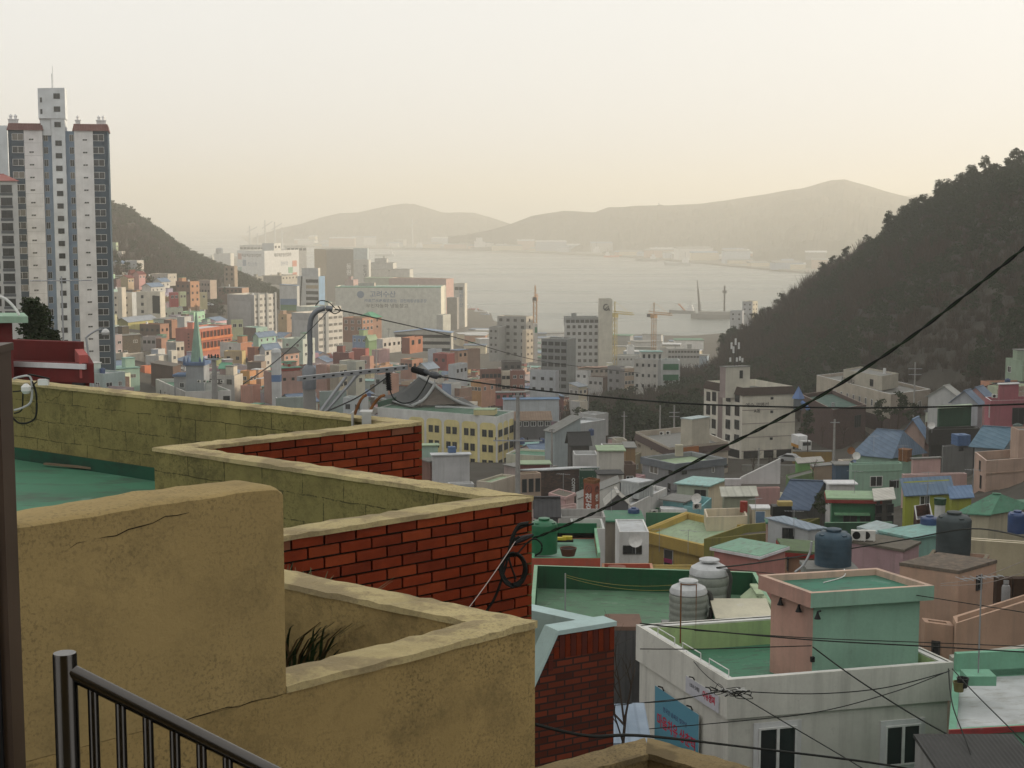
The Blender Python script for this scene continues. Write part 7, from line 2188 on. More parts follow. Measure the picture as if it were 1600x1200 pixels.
row("ochre yard building below the striped gable wall", 434, 448, 462, 491, 515, 720, 40, (.36, .22, .13), (.34, .24, .12), name="warehouse", cat="warehouse", win=(1, 1), winl=(1, 1), ws='d')
row("low taupe barracks on the wooded rise", 410, 440, 466, 431, 442, 1150, 32, (.38, .34, .27), (.28, .26, .22), win=(5, 1), ww=(1.4, 1.2), ws='d')
row("low grey hall on the wooded rise left of the barracks", 372, 392, 412, 433, 442, 1120, 32, (.26, .24, .20), (.22, .21, .19))
# ------------------------------------------------------------------ filler houses between the ones above
fr = random.Random(21)
FCOL = [("terracotta", (.40, .19, .11), 5), ("cream", (.50, .44, .34), 4), ("white", (.52, .51, .48), 4), ("grey", (.30, .30, .29), 4), ("mint", (.30, .44, .35), 2), ("brown brick", (.20, .11, .08), 5),
        ("pink", (.44, .27, .25), 2), ("orange", (.46, .22, .10), 2), ("pale blue", (.33, .39, .44), 1), ("ochre", (.42, .32, .14), 1), ("dark red", (.25, .07, .055), 2), ("taupe", (.30, .25, .21), 3)]
FROOF = [("green roofed", M_GREENROOF, 'flat', 4), ("grey roofed", M_GREYROOF, 'flat', 5), ("pale green roofed", M_PALEGREEN, 'flat', 2), ("white roofed", M_WHITEROOF, 'flat', 2),
         ("blue gabled", M_BLUEROOF, 'gable', 3), ("dark gabled", plain("dark_shingle", (.05, .05, .05), .8), 'gable', 1), ("mint slab roofed", M_MINTROOF, 'slab', 1), ("grey slab roofed", M_GREYROOF, 'slab', 3)]
hand = list(HOUSES)
LABS = {}
for o in COL.objects:
    if o.get('category') and o.parent is None and 'house' in o.name: LABS[(round(o.location.x, 1), round(o.location.y, 1))] = o['label']
marks = []
for o in COL.objects:
    if o.parent is None and o.get('category') in ('house', 'apartment building', 'school', 'church', 'office building', 'warehouse', 'tower'):
        lb = o['label']
        for w in (' with ', ' beside ', ' behind ', ' in front', ' of ', ' on ', ' at ', ' left ', ' right ', ' above ', ' below ', ' whose ', ' and ', ' by ', ' near ', ' joined', ' carrying', ' wedged', ' closed', ' seen', ' high', ' before', ' among', ',', ' between', ' next'):
            i = lb.find(w)
            if i > 8: lb = lb[:i]
        q = proj(o.location)
        marks.append((q[0], q[1], o.location.y, lb))
from collections import Counter
cnt = Counter(m[3] for m in marks)
marks = [m for m in marks if cnt[m[3]] == 1 and 2 < len(m[3].split()) < 9]
used = set()
FILL = []
def try_fill(px, D, w, d, hh, a):
    x, y = (px - 800) / FPX * D, D
    z = Tz(x, y)
    rad = hypot(w, d) / 2
    for H_ in HOUSES:
        if hypot(H_[5] - x, H_[6] - y) < (H_[7] * .78 + rad * .8): return None
    b = R(a) + atan((px - 800) / FPX)
    dL, dR = Vector((-cos(b), sin(b), 0)), Vector((sin(b), cos(b), 0))
    c0 = Vector((x, y, z + hh)) - dL * w / 2 - dR * d / 2
    L, Rr = c0 + dL * w, c0 + dR * d
    pts = [proj(p) for p in (L, c0, Rr)] + [proj(c0 - Vector((0, 0, hh)))]
    x0, x1 = min(p[0] for p in pts), max(p[0] for p in pts)
    y0, y1 = min(p[1] for p in pts), max(p[1] for p in pts)
    if y0 < 428 and px > 330: return None
    if x1 > 890 and x0 < 1130 and y1 > 592 + max(0, 1000 - px) * .5 and y0 < 694 and D > 268: return None
    for H_ in hand:
        if H_[4] < D: continue
        ox = min(x1, H_[2]) - max(x0, H_[0]); oy = min(y1, H_[3]) - max(y0 - 3, H_[1])
        A_ = (H_[2] - H_[0]) * (H_[3] - H_[1])
        if ox > 0 and oy > 0 and ox * oy > (.10 if A_ < 2500 else .03) * max(60, A_): return None
    cn, rgb, _ = fr.choices(FCOL, [c[2] for c in FCOL])[0]
    rn, rm, kind, _ = fr.choices(FROOF, [c[3] for c in FROOF])[0]
    lab = None
    for m in sorted(marks, key=lambda m: hypot(m[0] - px, (m[1] - y1) * 1.5) + abs(m[2] - D) * .3)[:10]:
        dx, dy = px - m[0], D - m[2]
        rel = ("behind" if dy > 0 else "in front of") if abs(dx) < 22 else ("right of" if dx > 0 else "left of")
        cand = f"small {cn} {rn} house {rel} the {m[3]}"
        if cand not in used and len(cand.split()) <= 16: lab = cand; break
    if not lab: return None
    used.add(lab)
    rgb = tuple(min(.8, round((c * .8 + sum(rgb) / 15) * fr.uniform(.8, 1.15), 2)) for c in rgb)
    h = House("house", lab, "house", L, c0, Rr, z - .4, "small houses packed on the slopes")
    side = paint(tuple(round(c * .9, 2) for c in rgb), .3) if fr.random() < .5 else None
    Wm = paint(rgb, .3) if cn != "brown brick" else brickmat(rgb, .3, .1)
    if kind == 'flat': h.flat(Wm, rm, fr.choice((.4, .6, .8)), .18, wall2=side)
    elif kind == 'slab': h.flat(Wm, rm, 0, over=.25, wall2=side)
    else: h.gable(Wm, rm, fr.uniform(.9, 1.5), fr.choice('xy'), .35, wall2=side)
    rows = 2 if hh > 5.2 else 1
    for f in 'LR':
        o, dd, Ln = h.face(f)
        n = int(Ln / 2.6)
        for k in range(rows):
            for i in range(n):
                if fr.random() < .3: continue
                h.window(f, Ln * (i + .5) / n, h.h - 2.3 - 2.8 * k - (.4 if kind == 'flat' else 0), fr.choice((.9, 1.2, 1.5)), fr.choice((.9, 1.2)), fr.choice(('w', 'w', 'd', 'c')))
    FILL.append((h, kind))
    return h
D = 78.0
while D < 1000:
    px = 165.0
    while px < 1630:
        j, q = px + fr.uniform(-9, 9), D * fr.uniform(.985, 1.015)
        ok = (px > 820 and D < 250) or (D >= 250 and px < 1010 and D < 640) or (D < 330 and 960 < px < 1150) or (640 <= D < 1000 and (px < 310 and D < 780 or 730 < px < 1010)) or (D < 300 and px > 1480)
        if ok and len(FILL) < 430: try_fill(j, q, fr.uniform(5, 8.5), fr.uniform(5, 9), fr.choice((3.2, 3.6, 5.8, 6.2)) if D > 300 else fr.choice((2.9, 3.3, 3.6)), fr.choice((18, 30, 38, 52, 65)))
        px += max(9, 6.5 * FPX / D * .5)
    D *= 1.024
# past 300 houses the least visible fillers become one mass
def area(h):
    a = [proj(p) for p in (h.L, h.C, h.R)]
    return (max(p[0] for p in a) - min(p[0] for p in a)) * h.h / h.C.y
n_house = sum(1 for o in COL.objects if o.parent is None and o.name.split('.')[0] == 'house')
FILL.sort(key=lambda f: area(f[0]))
over = FILL[:max(0, n_house - 298)]
FILL = FILL[len(over):]
mb, mlist, midx = MB(), [], {}
for h, kind in over:
    W4 = h.o.matrix_basis
    for c in list(h.o.children):
        M4 = W4 @ c.matrix_basis
        me = c.data
        n = len(mb.v)
        mb.v += [tuple(M4 @ v.co) for v in me.vertices]
        loc = []
        for m in me.materials:
            if m.name not in midx: midx[m.name] = len(mlist); mlist.append(m)
            loc.append(midx[m.name])
        for p in me.polygons:
            mb.f.append(tuple(i + n for i in p.vertices)); mb.m.append(loc[p.material_index])
        bpy.data.objects.remove(c)
    bpy.data.objects.remove(h.o)
if over: tag(mb.build("town_houses", mlist), "dense mass of small houses filling the far streets of the town", None, None, 'stuff')
n_t = 0
for h, kind in FILL:
    if kind == 'gable' or fr.random() < .55: continue
    c = h.o.matrix_basis @ Vector((*(sum((q for q in h.q), Vector((0, 0))) / 4), h.h + (.15 if kind == 'slab' else -.5)))
    tank("blue plastic water tank on a small house roof of the distant town" if h.C.y > 300 else "blue plastic water tank on one of the small roofs nearer by", c, 1.1, 1.2, M_BLUETANK, group="blue tanks on small roofs")

# ------------------------------------------------------------------ poles and cables
def upole(label, loc, h, r0=.17, r1=.10, arms=((.5, 1.8),), rz=0.0, mat=None, cat="utility pole", name="utility_pole"):
    o = thing(name, label, cat, loc, rz)
    smooth(MB().lathe([(r0, -2), (r0, 0), (r1, h)], 12).build("pole", mat or M_POLE, o).data)
    for dz, w in arms:
        MB().box(-w / 2, w / 2, -r1 - .09, -r1 - .01, h - dz - .05, h - dz + .05).build("crossarm", M_GALV, o)
        for x in (-w * .45, -w * .2, w * .2, w * .45):
            MB().lathe([(.04, 0), (.055, .05), (.03, .09), (.05, .13), (.02, .2)], 8, 0).build("insulator", M_DFRAME, o, (x, -r1 - .05, h - dz + .05))
    return o
D0 = 40.0
c = P(484, 650, D0)
h0 = P(484, 590, D0).z - c.z
o = upole("big concrete utility pole with bent steel pipe top and long slotted crossarm", (c.x, c.y, c.z), h0, .17, .165, ())
k = D0 / FPX
mb = MB(); mb.tube([Vector((0, 0, h0 - .3)), Vector((0, 0, h0 + 13 * k)), Vector((.02, 0, h0 + 20 * k))], [.18, .185, .10], 14)
mb.tube(spline([Vector(((x - 484) * k, 0, h0 + (590 - y) * k)) for x, y in ((485, 575), (486, 550), (486, 515), (489, 496), (498, 485), (510, 481), (522, 482))]), .07, 12)
smooth(mb.build("pipe_top", plain("pipe_steel", (.20, .21, .22), .5, .4), o).data)
a, b = P(466, 592, 38.5), P(635, 574, 42)
d = b - a
m4 = Matrix.Translation(a - o.location) @ d.to_track_quat('X', 'Z').to_matrix().to_4x4()
mb = MB(); L_ = d.length
mb.box(0, L_, -.05, .05, -.06, .06, 0, m4)
for i in range(12): mb.box(L_ * (i + .5) / 12 - .05, L_ * (i + .5) / 12 + .05, -.054, -.05, -.02, .02, 1, m4)
mb.build("crossarm", [M_GALV, M_BLACK], o)
for x, yb in ((540, 652), (561, 652)):
    mb = MB(); mb.tube([P(x if x > 550 else 541, 588 if x < 550 else 583, 40.5) - o.location, P(x - 46 if x < 550 else x - 60, yb, 40.2) - o.location], .045, 8); mb.build("strut", M_GALV, o)
def chain(label, pts, r, mat=M_BLACK, n=10, name="insulator"):
    t = thing(name, label, "insulator", (0, 0, 0))
    mb = MB(); P3 = [P(*p) for p in pts]
    mb.tube(P3, r, 10); smooth(mb.build("sleeve", mat, t).data)
    mb = MB()
    for i in range(n): 
        p = P3[0].lerp(P3[-1], (i + .5) / n); q = P3[0].lerp(P3[-1], (i + .9) / n)
        mb.tube([p, q], r * 1.35, 8)
    mb.build("ribs", mat, t)
    return t
chain("black ribbed insulator at the end of the slotted crossarm with a grey clamp", [(645, 577, 41.5), (666, 583, 41)], .07)
chain("black ribbed insulator hanging below the middle of the slotted crossarm", [(606, 582, 40.2), (608, 610, 40.2)], .06)
mb = MB(); mb.tube(spline([P(664, 580, 41), P(675, 585, 40.8), (P(688, 588, 40.5))]), [.06] * 6 + [.10] * 4 + [.05] * 3, 8)
smooth(tag(mb.build("cable_clamp", plain("dark_clamp", (.07, .075, .08), .5)), "grey wedge clamp where the long cable leaves the slotted crossarm", "clamp").data)
def cable(label, pts, r, mat=M_CABLE, n=8, name="cable"):
    mb = MB(); mb.tube(spline([P(*p) for p in pts], n), r, 6)
    return smooth(tag(mb.build(name, mat), label, "cable").data)
# the heavy twisted cable across the right half
pts = spline([P(832, 842, 9.6), P(905, 812, 9.2), P(985, 774, 8.7), P(1110, 709, 8.1), P(1250, 637, 7.5), P(1400, 543, 6.9), P(1540, 436, 6.4), P(1640, 355, 6.05)], 22)
tc_ = thing("twisted_cable", "thick dark green twisted cable rising diagonally across the right half of the view", "cable")
for ph in (0, pi):
    mb = MB(); q2 = []
    for k, p in enumerate(pts): q2.append(p + Vector((0, .0052 * cos(k * .62 + ph), .0052 * sin(k * .62 + ph))))
    mb.tube(q2, .0044, 7); smooth(mb.build("strand", M_CABLEG if ph else M_CABLE, tc_).data)
cable("long black cable running from the slotted crossarm past the cream apartment block", [(685, 588, 40.5), (800, 605, 38), (950, 621, 36), (1100, 632, 34), (1300, 637, 33), (1450, 636, 32), (1640, 630, 31)], .020)
cable("black cable loop hanging from the ribbed insulator below the crossarm", [(609, 608, 40.2), (615, 622, 40.2), (630, 630, 40.3), (648, 625, 40.5), (662, 607, 40.7), (671, 588, 41)], .018)
cable("black cable slanting from the crossarm down behind the brick parapet", [(604, 590, 40.2), (560, 620, 38), (505, 645, 35)], .018)
cable("thin wire from the bent pipe top towards the tower blocks", [(524, 483, 40), (600, 500, 52), (700, 524, 75), (850, 565, 110), (1000, 583, 140)], .02)
cable("thin wire from the bent pipe top down to the left behind the yellow wall", [(516, 482, 40), (480, 520, 38), (430, 565, 35), (380, 600, 30)], .012)
for k, (p3) in enumerate(([(485, 478), (492, 470), (505, 472), (515, 481)], [(505, 484), (515, 490), (524, 485), (520, 478)])):
    cable("curled wire end " + ("above" if k == 0 else "under") + " the bent pipe top of the utility pole", [(x + 8, y, 40) for x, y in p3], .014, name="wire_end")
# cables round the white corner house
for lab, pts, r in (("lower black cable crossing the brick wall and the white corner house front", [(836, 1132, 14.4), (920, 1150, 15), (1010, 1150, 16.2), (1170, 1168, 22), (1350, 1190, 23), (1480, 1212, 24)], .018),
        ("thin cable from the wire tangle down across the white house to the lower right", [(1150, 1083, 44), (1220, 1125, 42), (1300, 1172, 40), (1350, 1202, 38)], .016),
        ("cable slanting from the pink stair house down to the lower right corner", [(1270, 1011, 46), (1340, 1062, 44), (1440, 1125, 42), (1560, 1190, 40), (1620, 1222, 39)], .022),
        ("upper level cable passing in front of the stair house walls", [(1000, 974, 42), (1100, 985, 43), (1270, 1000, 43.5), (1450, 1010, 43), (1620, 1020, 42)], .020),
        ("level cable just under the upper one across the stair house", [(1085, 985, 43), (1270, 997, 44), (1450, 1004, 43.5), (1620, 1011, 43)], .014),
        ("cable from the left roof corner to the bracket on the stair house", [(1000, 1014, 47), (1100, 1014, 46.5), (1200, 1011, 46), (1268, 1009, 46)], .016),
        ("sagging wire along the white house fascia to its right corner", [(1150, 1080, 43.8), (1270, 1084, 43.5), (1380, 1075, 43.5), (1480, 1050, 44)], .016),
        ("wire rising along the white house fascia to the mint courtyard corner", [(1000, 1140, 43), (1140, 1128, 42), (1280, 1112, 42), (1400, 1080, 43), (1484, 1048, 44)], .014),
        ("pair of wires from the left into the wire tangle", [(960, 1099, 42), (1050, 1095, 43), (1130, 1078, 44)], .014),
        ("second of the wires from the left into the wire tangle", [(960, 1102, 42), (1060, 1092, 43), (1132, 1080, 44)], .012),
        ("wire from the tangle up the left parapet of the white house", [(1128, 1075, 44.5), (1098, 1050, 46), (1072, 1018, 48)], .012),
        ("black wire from the courtyard corner over its white floor", [(1488, 1045, 42), (1520, 1080, 40), (1570, 1130, 38), (1620, 1180, 37)], .016),
        ("wire bundle hanging along the right corner of the white house", [(1482, 1045, 42), (1488, 1100, 40), (1510, 1160, 38), (1525, 1205, 37)], .018),
        ("black cable from the right edge to the big dark tank roof", [(1620, 843, 40), (1480, 873, 46), (1400, 886, 50), (1336, 858, 58)][:1] + [(1520, 826, 50), (1420, 842, 54), (1330, 857, 58)], .026),
        ("black cable from the wrapped tanks towards the tan house", [(1120, 887, 54), (1180, 880, 60), (1270, 866, 75)], .03),
        ("thin cable above the mint roof house", [(1120, 888, 54), (1240, 900, 52), (1400, 925, 48), (1620, 960, 44)], .014),
        ("pale wire in front of the peach house, upper of two", [(1470, 912, 55), (1530, 903, 52), (1620, 868, 48)], .012),
        ("pale wire in front of the peach house, lower of two", [(1470, 915, 55), (1540, 911, 52), (1620, 888, 48)], .012)):
    cable(lab, pts, r, plain("pale_wire", (.35, .30, .27), .5) if lab.startswith("pale") else M_CABLE)
tg = thing("wire_tangle", "messy tangle of black wires and pale joints at the corner of the white corner house", "wires", P(1148, 1078, 44))
r = random.Random(9)
for k in range(16):
    mb = MB(); s = Vector((r.uniform(-.6, .3), -.15, r.uniform(-.1, .1)))
    mb.tube(spline([s] + [s + Vector((r.uniform(-.25, .35), r.uniform(-.1, .1), r.uniform(-.12, .12))) for _ in range(4)], 4), .012, 4); mb.build("wire", M_CABLE if k % 4 else M_WFRAME, tg)
for lab, px, py0, pyb, Dp, arms in (("tall concrete pole with a long crossarm beside the yellow arched building", 809, 612, 770, 112, ((3.6, 3.6), (.3, .8))),
        ("tapered pale concrete pole in front of the church hall", 336, 556, 630, 76, ((.15, .5),)),
        ("utility pole with two crossarms in front of the school", 1427, 566, 668, 285, ((1.2, 2.6), (2.3, 2.4))),
        ("slim utility pole beside the mint house", 1302, 655, 752, 196, ((.4, 1.2),)),
        ("thin pole on the wooded slope behind the beige mansard block, taller one", 1031, 633, 682, 300, ()),
        ("thin pole with crossarms on the wooded slope behind the beige mansard block", 1053, 633, 684, 296, ((1.4, 2.0), (2.2, 2.0))),
        ("thin pole with one crossarm at the edge of the wooded hill", 975, 643, 700, 300, ((.9, 1.2),)),
        ("dark timber pole beside the slope houses", 862, 670, 735, 236, ((.3, .8),)),
        ("slim pole rising from the sunlit shop street", 919, 606, 650, 400, ((.5, 1.2),)),
        ("pole among the terracotta houses of the town centre", 588, 545, 585, 420, ((.5, 1.5),)),
        ("short pole beside the small blue house near the school block", 608, 512, 545, 560, ((.6, 1.6),)),
        ("bare pole at the foot of the cream apartment block", 1185, 700, 742, 262, ())):
    c = P(px, pyb, Dp); t_ = P(px, py0, Dp)
    upole(lab, c, t_.z - c.z, .2 if Dp > 90 else .17, .13 if Dp > 90 else .10, arms)
# lattice lamps of the chimney stack
ch_ = thing("bathhouse_chimney", "square white chimney with a blue band and rounded cap", "chimney", P(433, 640, 335))
hc = P(433, 552, 335).z - P(433, 640, 335).z
MB().box(-.95, .95, -.9, .9, -3, hc).build("shaft", paint((.46, .47, .47), .2), ch_); MB().box(-.98, .98, -.93, .93, hc - 6.2, hc - 4.7).build("blue_band", paint((.09, .16, .30), .1), ch_)
MB().lathe([(1.15, hc), (1.15, hc + .3), (.9, hc + .9), (.3, hc + 1.1)], 14).build("cap", paint((.46, .47, .47), .2), ch_)
for k, (px, py, D) in enumerate(((1410, 720, 190), (1365, 705, 190), (1450, 768, 148), (1448, 790, 128), (1335, 770, 131), (1030, 862, 125), (1075, 865, 124), (1240, 838, 112), (1600, 590, 234), (955, 800, 124), (1400, 780, 150), (1180, 812, 136), (880, 770, 152), (1520, 770, 124))):
    antenna("thin rooftop tv antenna on the crowded right hand roofs", P(px, py, D), 2.0, fr.uniform(-.5, .5), group="tv antennas on the roofs")
for k, (px, py, D, lab) in enumerate(((1338, 720, 193, "tilted white satellite dish left of the blue hip roof"), (1330, 712, 196, "rusty round satellite dish left of the blue hip roof"), (1089, 789, 147, "grey satellite dish on the turquoise yard wall"), (993, 858, 112, "pale satellite dish in front of the white flat roofed house"), (1456, 672, 214, "white satellite dish on the corner of the black house"))):
    t = thing("satellite_dish", lab, "satellite dish", P(px, py, D), fr.uniform(-.6, .6))
    m = MB().lathe([(.02, 0), (.3, .05), (.5, .16), (.51, .17), (.3, .07), (.02, .02)], 18).build("dish", plain("dish_white", (.5, .49, .46), .4) if k != 1 else M_RUST, t, (0, 0, .6)); m.rotation_euler = (R(65), 0, 0)
    MB().tube([(0, .05, -.4), (0, .05, .6)], .03, 6).build("mount", M_GALV, t)

# ------------------------------------------------------------------ vegetation
M_PINE = [plain("pine_needles", (.027, .042, .017), .9, var=.3), plain("pine_needles_light", (.040, .048, .023), .9, var=.3)]
M_TWIG = [plain("brown_twigs", (.064, .044, .029), .95, var=.3), plain("grey_twigs", (.046, .036, .026), .95, var=.3)]
M_BARK = plain("bark", (.06, .045, .035), .95)
def quad_cloud(mb, c, R0, n, s, r, flat=.7, mi=(0, 1)):
    for _ in range(n):
        d = Vector((r.gauss(0, 1), r.gauss(0, 1), r.gauss(0, 1))).normalized() * R0 * r.random() ** .4
        p = c + Vector((d.x, d.y, d.z * flat))
        u = Vector((r.gauss(0, 1), r.gauss(0, 1), r.gauss(0, 1))).normalized()
        v = u.cross(Vector((r.gauss(0, 1), r.gauss(0, 1), r.gauss(0, 1)))).normalized()
        q = s * r.uniform(.6, 1.3)
        mb.add([p - u * q - v * q * .5, p + u * q * .2 - v * q * .7, p + u * q, p + v * q * .8], [(0, 1, 2, 3)], mi[0] if r.random() < .6 else mi[1])
def pine_mesh(seed, h=9.0, dens=1.0):
    r = random.Random(seed); mb = MB(); tk = MB()
    lean = Vector((r.uniform(-.5, .5), r.uniform(-.5, .5), 0))
    top = Vector((0, 0, h)) + lean
    tk.tube([(0, 0, -1), tuple(lean * .3 + Vector((0, 0, h * .4))), tuple(top)], [.16, .11, .03], 5)
    for k in range(int(11 * dens)):
        f = .42 + .58 * (k + r.random()) / 11
        a = r.uniform(0, 6.3)
        rr = h * .30 * (1.2 - f * .85)
        c = lean * f + Vector((cos(a) * rr * r.uniform(.3, 1), sin(a) * rr * r.uniform(.3, 1), h * f))
        tk.tube([tuple(lean * f + Vector((0, 0, h * f - .6))), tuple(c)], .04, 4)
        quad_cloud(mb, c, r.uniform(.9, 1.6), int(58 * dens), .27 / dens ** .4, r, .5)
    return mb, tk
def bare_mesh(seed, h=7.0, dens=1.0, w0=.13):
    r = random.Random(seed); mb = MB(); tk = MB()
    def br(p, d, L, w, lev):
        q = p + d * L
        (tk if lev < 2 else mb).tube([tuple(p), tuple(q)], [w, w * .6], 4 if lev < 2 else 3, 0 if lev < 2 else r.choice((0, 1)), cap=False)
        if lev >= 4: return
        for _ in range(r.choice((2, 3)) if lev else 4):
            e = (d + Vector((r.gauss(0, .5), r.gauss(0, .5), r.gauss(.12, .35)))).normalized()
            br(p + d * L * r.uniform(.5, 1), e, L * r.uniform(.55, .8), w * .55, lev + 1)
    br(Vector((0, 0, -.5)), Vector((r.uniform(-.1, .1), r.uniform(-.1, .1), 1)).normalized(), h * .36, w0, 0)
    return mb, tk
PN = [pine_mesh(k) for k in range(5)]; BR = [bare_mesh(40 + k) for k in range(5)]
PNM = [(a.mesh("crown", M_PINE), b.mesh("trunk", M_BARK)) for a, b in PN]
BRM = [(a.mesh("crown", M_TWIG), b.mesh("trunk", M_BARK)) for a, b in BR]
LOWP = [pine_mesh(80 + k, dens=.62)[0] for k in range(4)]
LOWB = []
for k in range(4):
    mb = MB(); r = random.Random(k + 300)
    for j in range(7):
        a = r.uniform(0, 6.3)
        for _ in range(12):
            p = Vector((r.gauss(0, .7), r.gauss(0, .7), 2.0)); q = p + Vector((r.gauss(0, 1.1), r.gauss(0, 1.1), r.uniform(1.5, 4.6)))
            w = Vector((r.gauss(0, 1), r.gauss(0, 1), 0)).normalized() * .09
            mb.add([p - w, p + w, q + w * .3, q - w * .3], [(0, 1, 2, 3)], r.choice((0, 1)))
    LOWB.append(mb)
def near_any(x, y, m):
    for H_ in HOUSES:
        if hypot(H_[5] - x, H_[6] - y) < H_[7] + m: return True
    return False
vr = random.Random(5)
spots = []
def base_D(px): 
    tab = [(880, 420), (920, 345), (960, 300), (1000, 290), (1100, 318), (1180, 345), (1260, 362), (1320, 372), (1400, 366), (1460, 325), (1520, 300), (1640, 285)]
    for (a, b), (c, d) in zip(tab, tab[1:]):
        if px <= c: return b + (d - b) * (px - a) / (c - a)
    return 285
D = 300.0
while D < 690:
    px = 880.0
    while px < 1640:
        q, DD = px + vr.uniform(-9, 9), D + vr.uniform(-3, 3)
        if DD > base_D(q) and not (q < 960 and DD > 430 + (q - 880)) and not (q < 1030 and DD > 520) and not (q < 1130 and DD > 570):
            x, y = (q - 800) / FPX * DD, DD
            if not near_any(x, y, 3): spots.append((x, y, q, DD))
        px += 4.6 * FPX / D
    D += 4.7
# keep what the camera could see: drop trees far behind the crest
def visible(x, y, h=8):
    z = Tz(x, y) + h
    _, py = proj((x, y, z))
    for f in (.94, .9, .86, .8, .74):
        if proj((x * f, y * f, Tz(x * f, y * f) + 5))[1] < py - 3: return False
    return True
vis = [s for s in spots if visible(s[0], s[1])]
def is_pine(x, y): return mnoise.noise(Vector((x * .02, y * .02, 1.7))) + vr.uniform(-.35, .35) + (.3 if Tz(x, y) > 88 else -.06) > 0
kinds = [(s, is_pine(s[0], s[1])) for s in vis]
def crest(s): return proj((s[0], s[1], Tz(s[0], s[1])))[1] - min(proj((s[0] * f, s[1] * f, Tz(s[0] * f, s[1] * f)))[1] for f in (1.03, 1.06, 1.1))
pine_s = sorted([s for s, k in kinds if k], key=lambda s: (0 if crest(s) < 2 else 1, s[3]))
bare_s = sorted([s for s, k in kinds if not k], key=lambda s: s[3])
def plant_tree(kind, meshes, x, y, s, label, group, cat="tree"):
    o = thing(kind, label, cat, (x, y, Tz(x, y) - .2), vr.uniform(0, 6.28), group)
    sc = s * vr.uniform(.65, 1.3)
    o.scale = (sc, sc, sc * vr.uniform(.9, 1.15))
    m = vr.choice(meshes)
    put("crown", m[0], o); put("trunk", m[1], o)
    return o
for x, y, px, D in pine_s[:270]: plant_tree("pine_tree", PNM, x, y, .95, "dark green pine standing in the wood on the right hand hill", "pines on the wooded hill")
for x, y, px, D in bare_s[:230]: plant_tree("bare_tree", BRM, x, y, .95, "leafless brown tree standing in the wood on the right hand hill", "bare trees on the wooded hill")
def mass(name, lst, label):
    mb = MB()
    for x, y, z, s, lib, off in lst:
        src = vr.choice(lib)
        M = Matrix.Translation((x, y, z)) @ Matrix.Rotation(vr.uniform(0, 6.28), 4, 'Z') @ Matrix.Scale(s, 4)
        n = len(mb.v)
        a, b, c, d = [list(rw) for rw in M]
        mb.v += [(a[0] * p[0] + a[1] * p[1] + a[3], b[0] * p[0] + b[1] * p[1] + b[3], s * p[2] + z) for p in src.v]
        mb.f += [tuple(i + n for i in f) for f in src.f]
        mb.m += [i + off for i in src.m]
    return tag(mb.build(name, M_PINE + M_TWIG), label, None, None, 'stuff')
lst = [(x, y, Tz(x, y) - .3, vr.uniform(.75, 1.15), LOWP, 0) for x, y, px, D in pine_s[270:]] + [(x, y, Tz(x, y) - .3, vr.uniform(.9, 1.4), LOWB, 2) for x, y, px, D in bare_s[230:]]
for s in vis[::1]:
    for _ in range(2 if s[3] > 430 else 4): lst.append((s[0] + vr.uniform(-3, 3), s[1] + vr.uniform(-3, 3), Tz(s[0], s[1]) - 1.2, vr.uniform(.4, .6), LOWB, 2))
mass("forest", lst, "mixed pine and bare undergrowth covering the right hand hill")
# left hill
lst = []
D = 690.0
while D < 1220:
    px = 150.0
    while px < 470:
        q, DD = px + vr.uniform(-6, 6), D + vr.uniform(-6, 6)
        lim = 690 if q < 345 else 900
        x, y = (q - 800) / FPX * DD, DD
        if DD > lim and visible(x, y, 7) and not near_any(x, y, 3 if DD > 830 else 1):
            pn = DD > 960 - (q - 170) * .1 or vr.random() < .25
            lst.append((x, y, Tz(x, y) - .4, vr.uniform(.8, 1.25), LOWP if pn and vr.random() < .7 else LOWB, 0 if pn else 2))
            if lst[-1][4] is LOWB: lst[-1] = lst[-1][:5] + (2,)
            else: lst[-1] = lst[-1][:5] + (0,)
        px += 5.2 * FPX / D
    D += 6.5
mass("forest", lst, "hazy wood covering the left hand hill above the town")
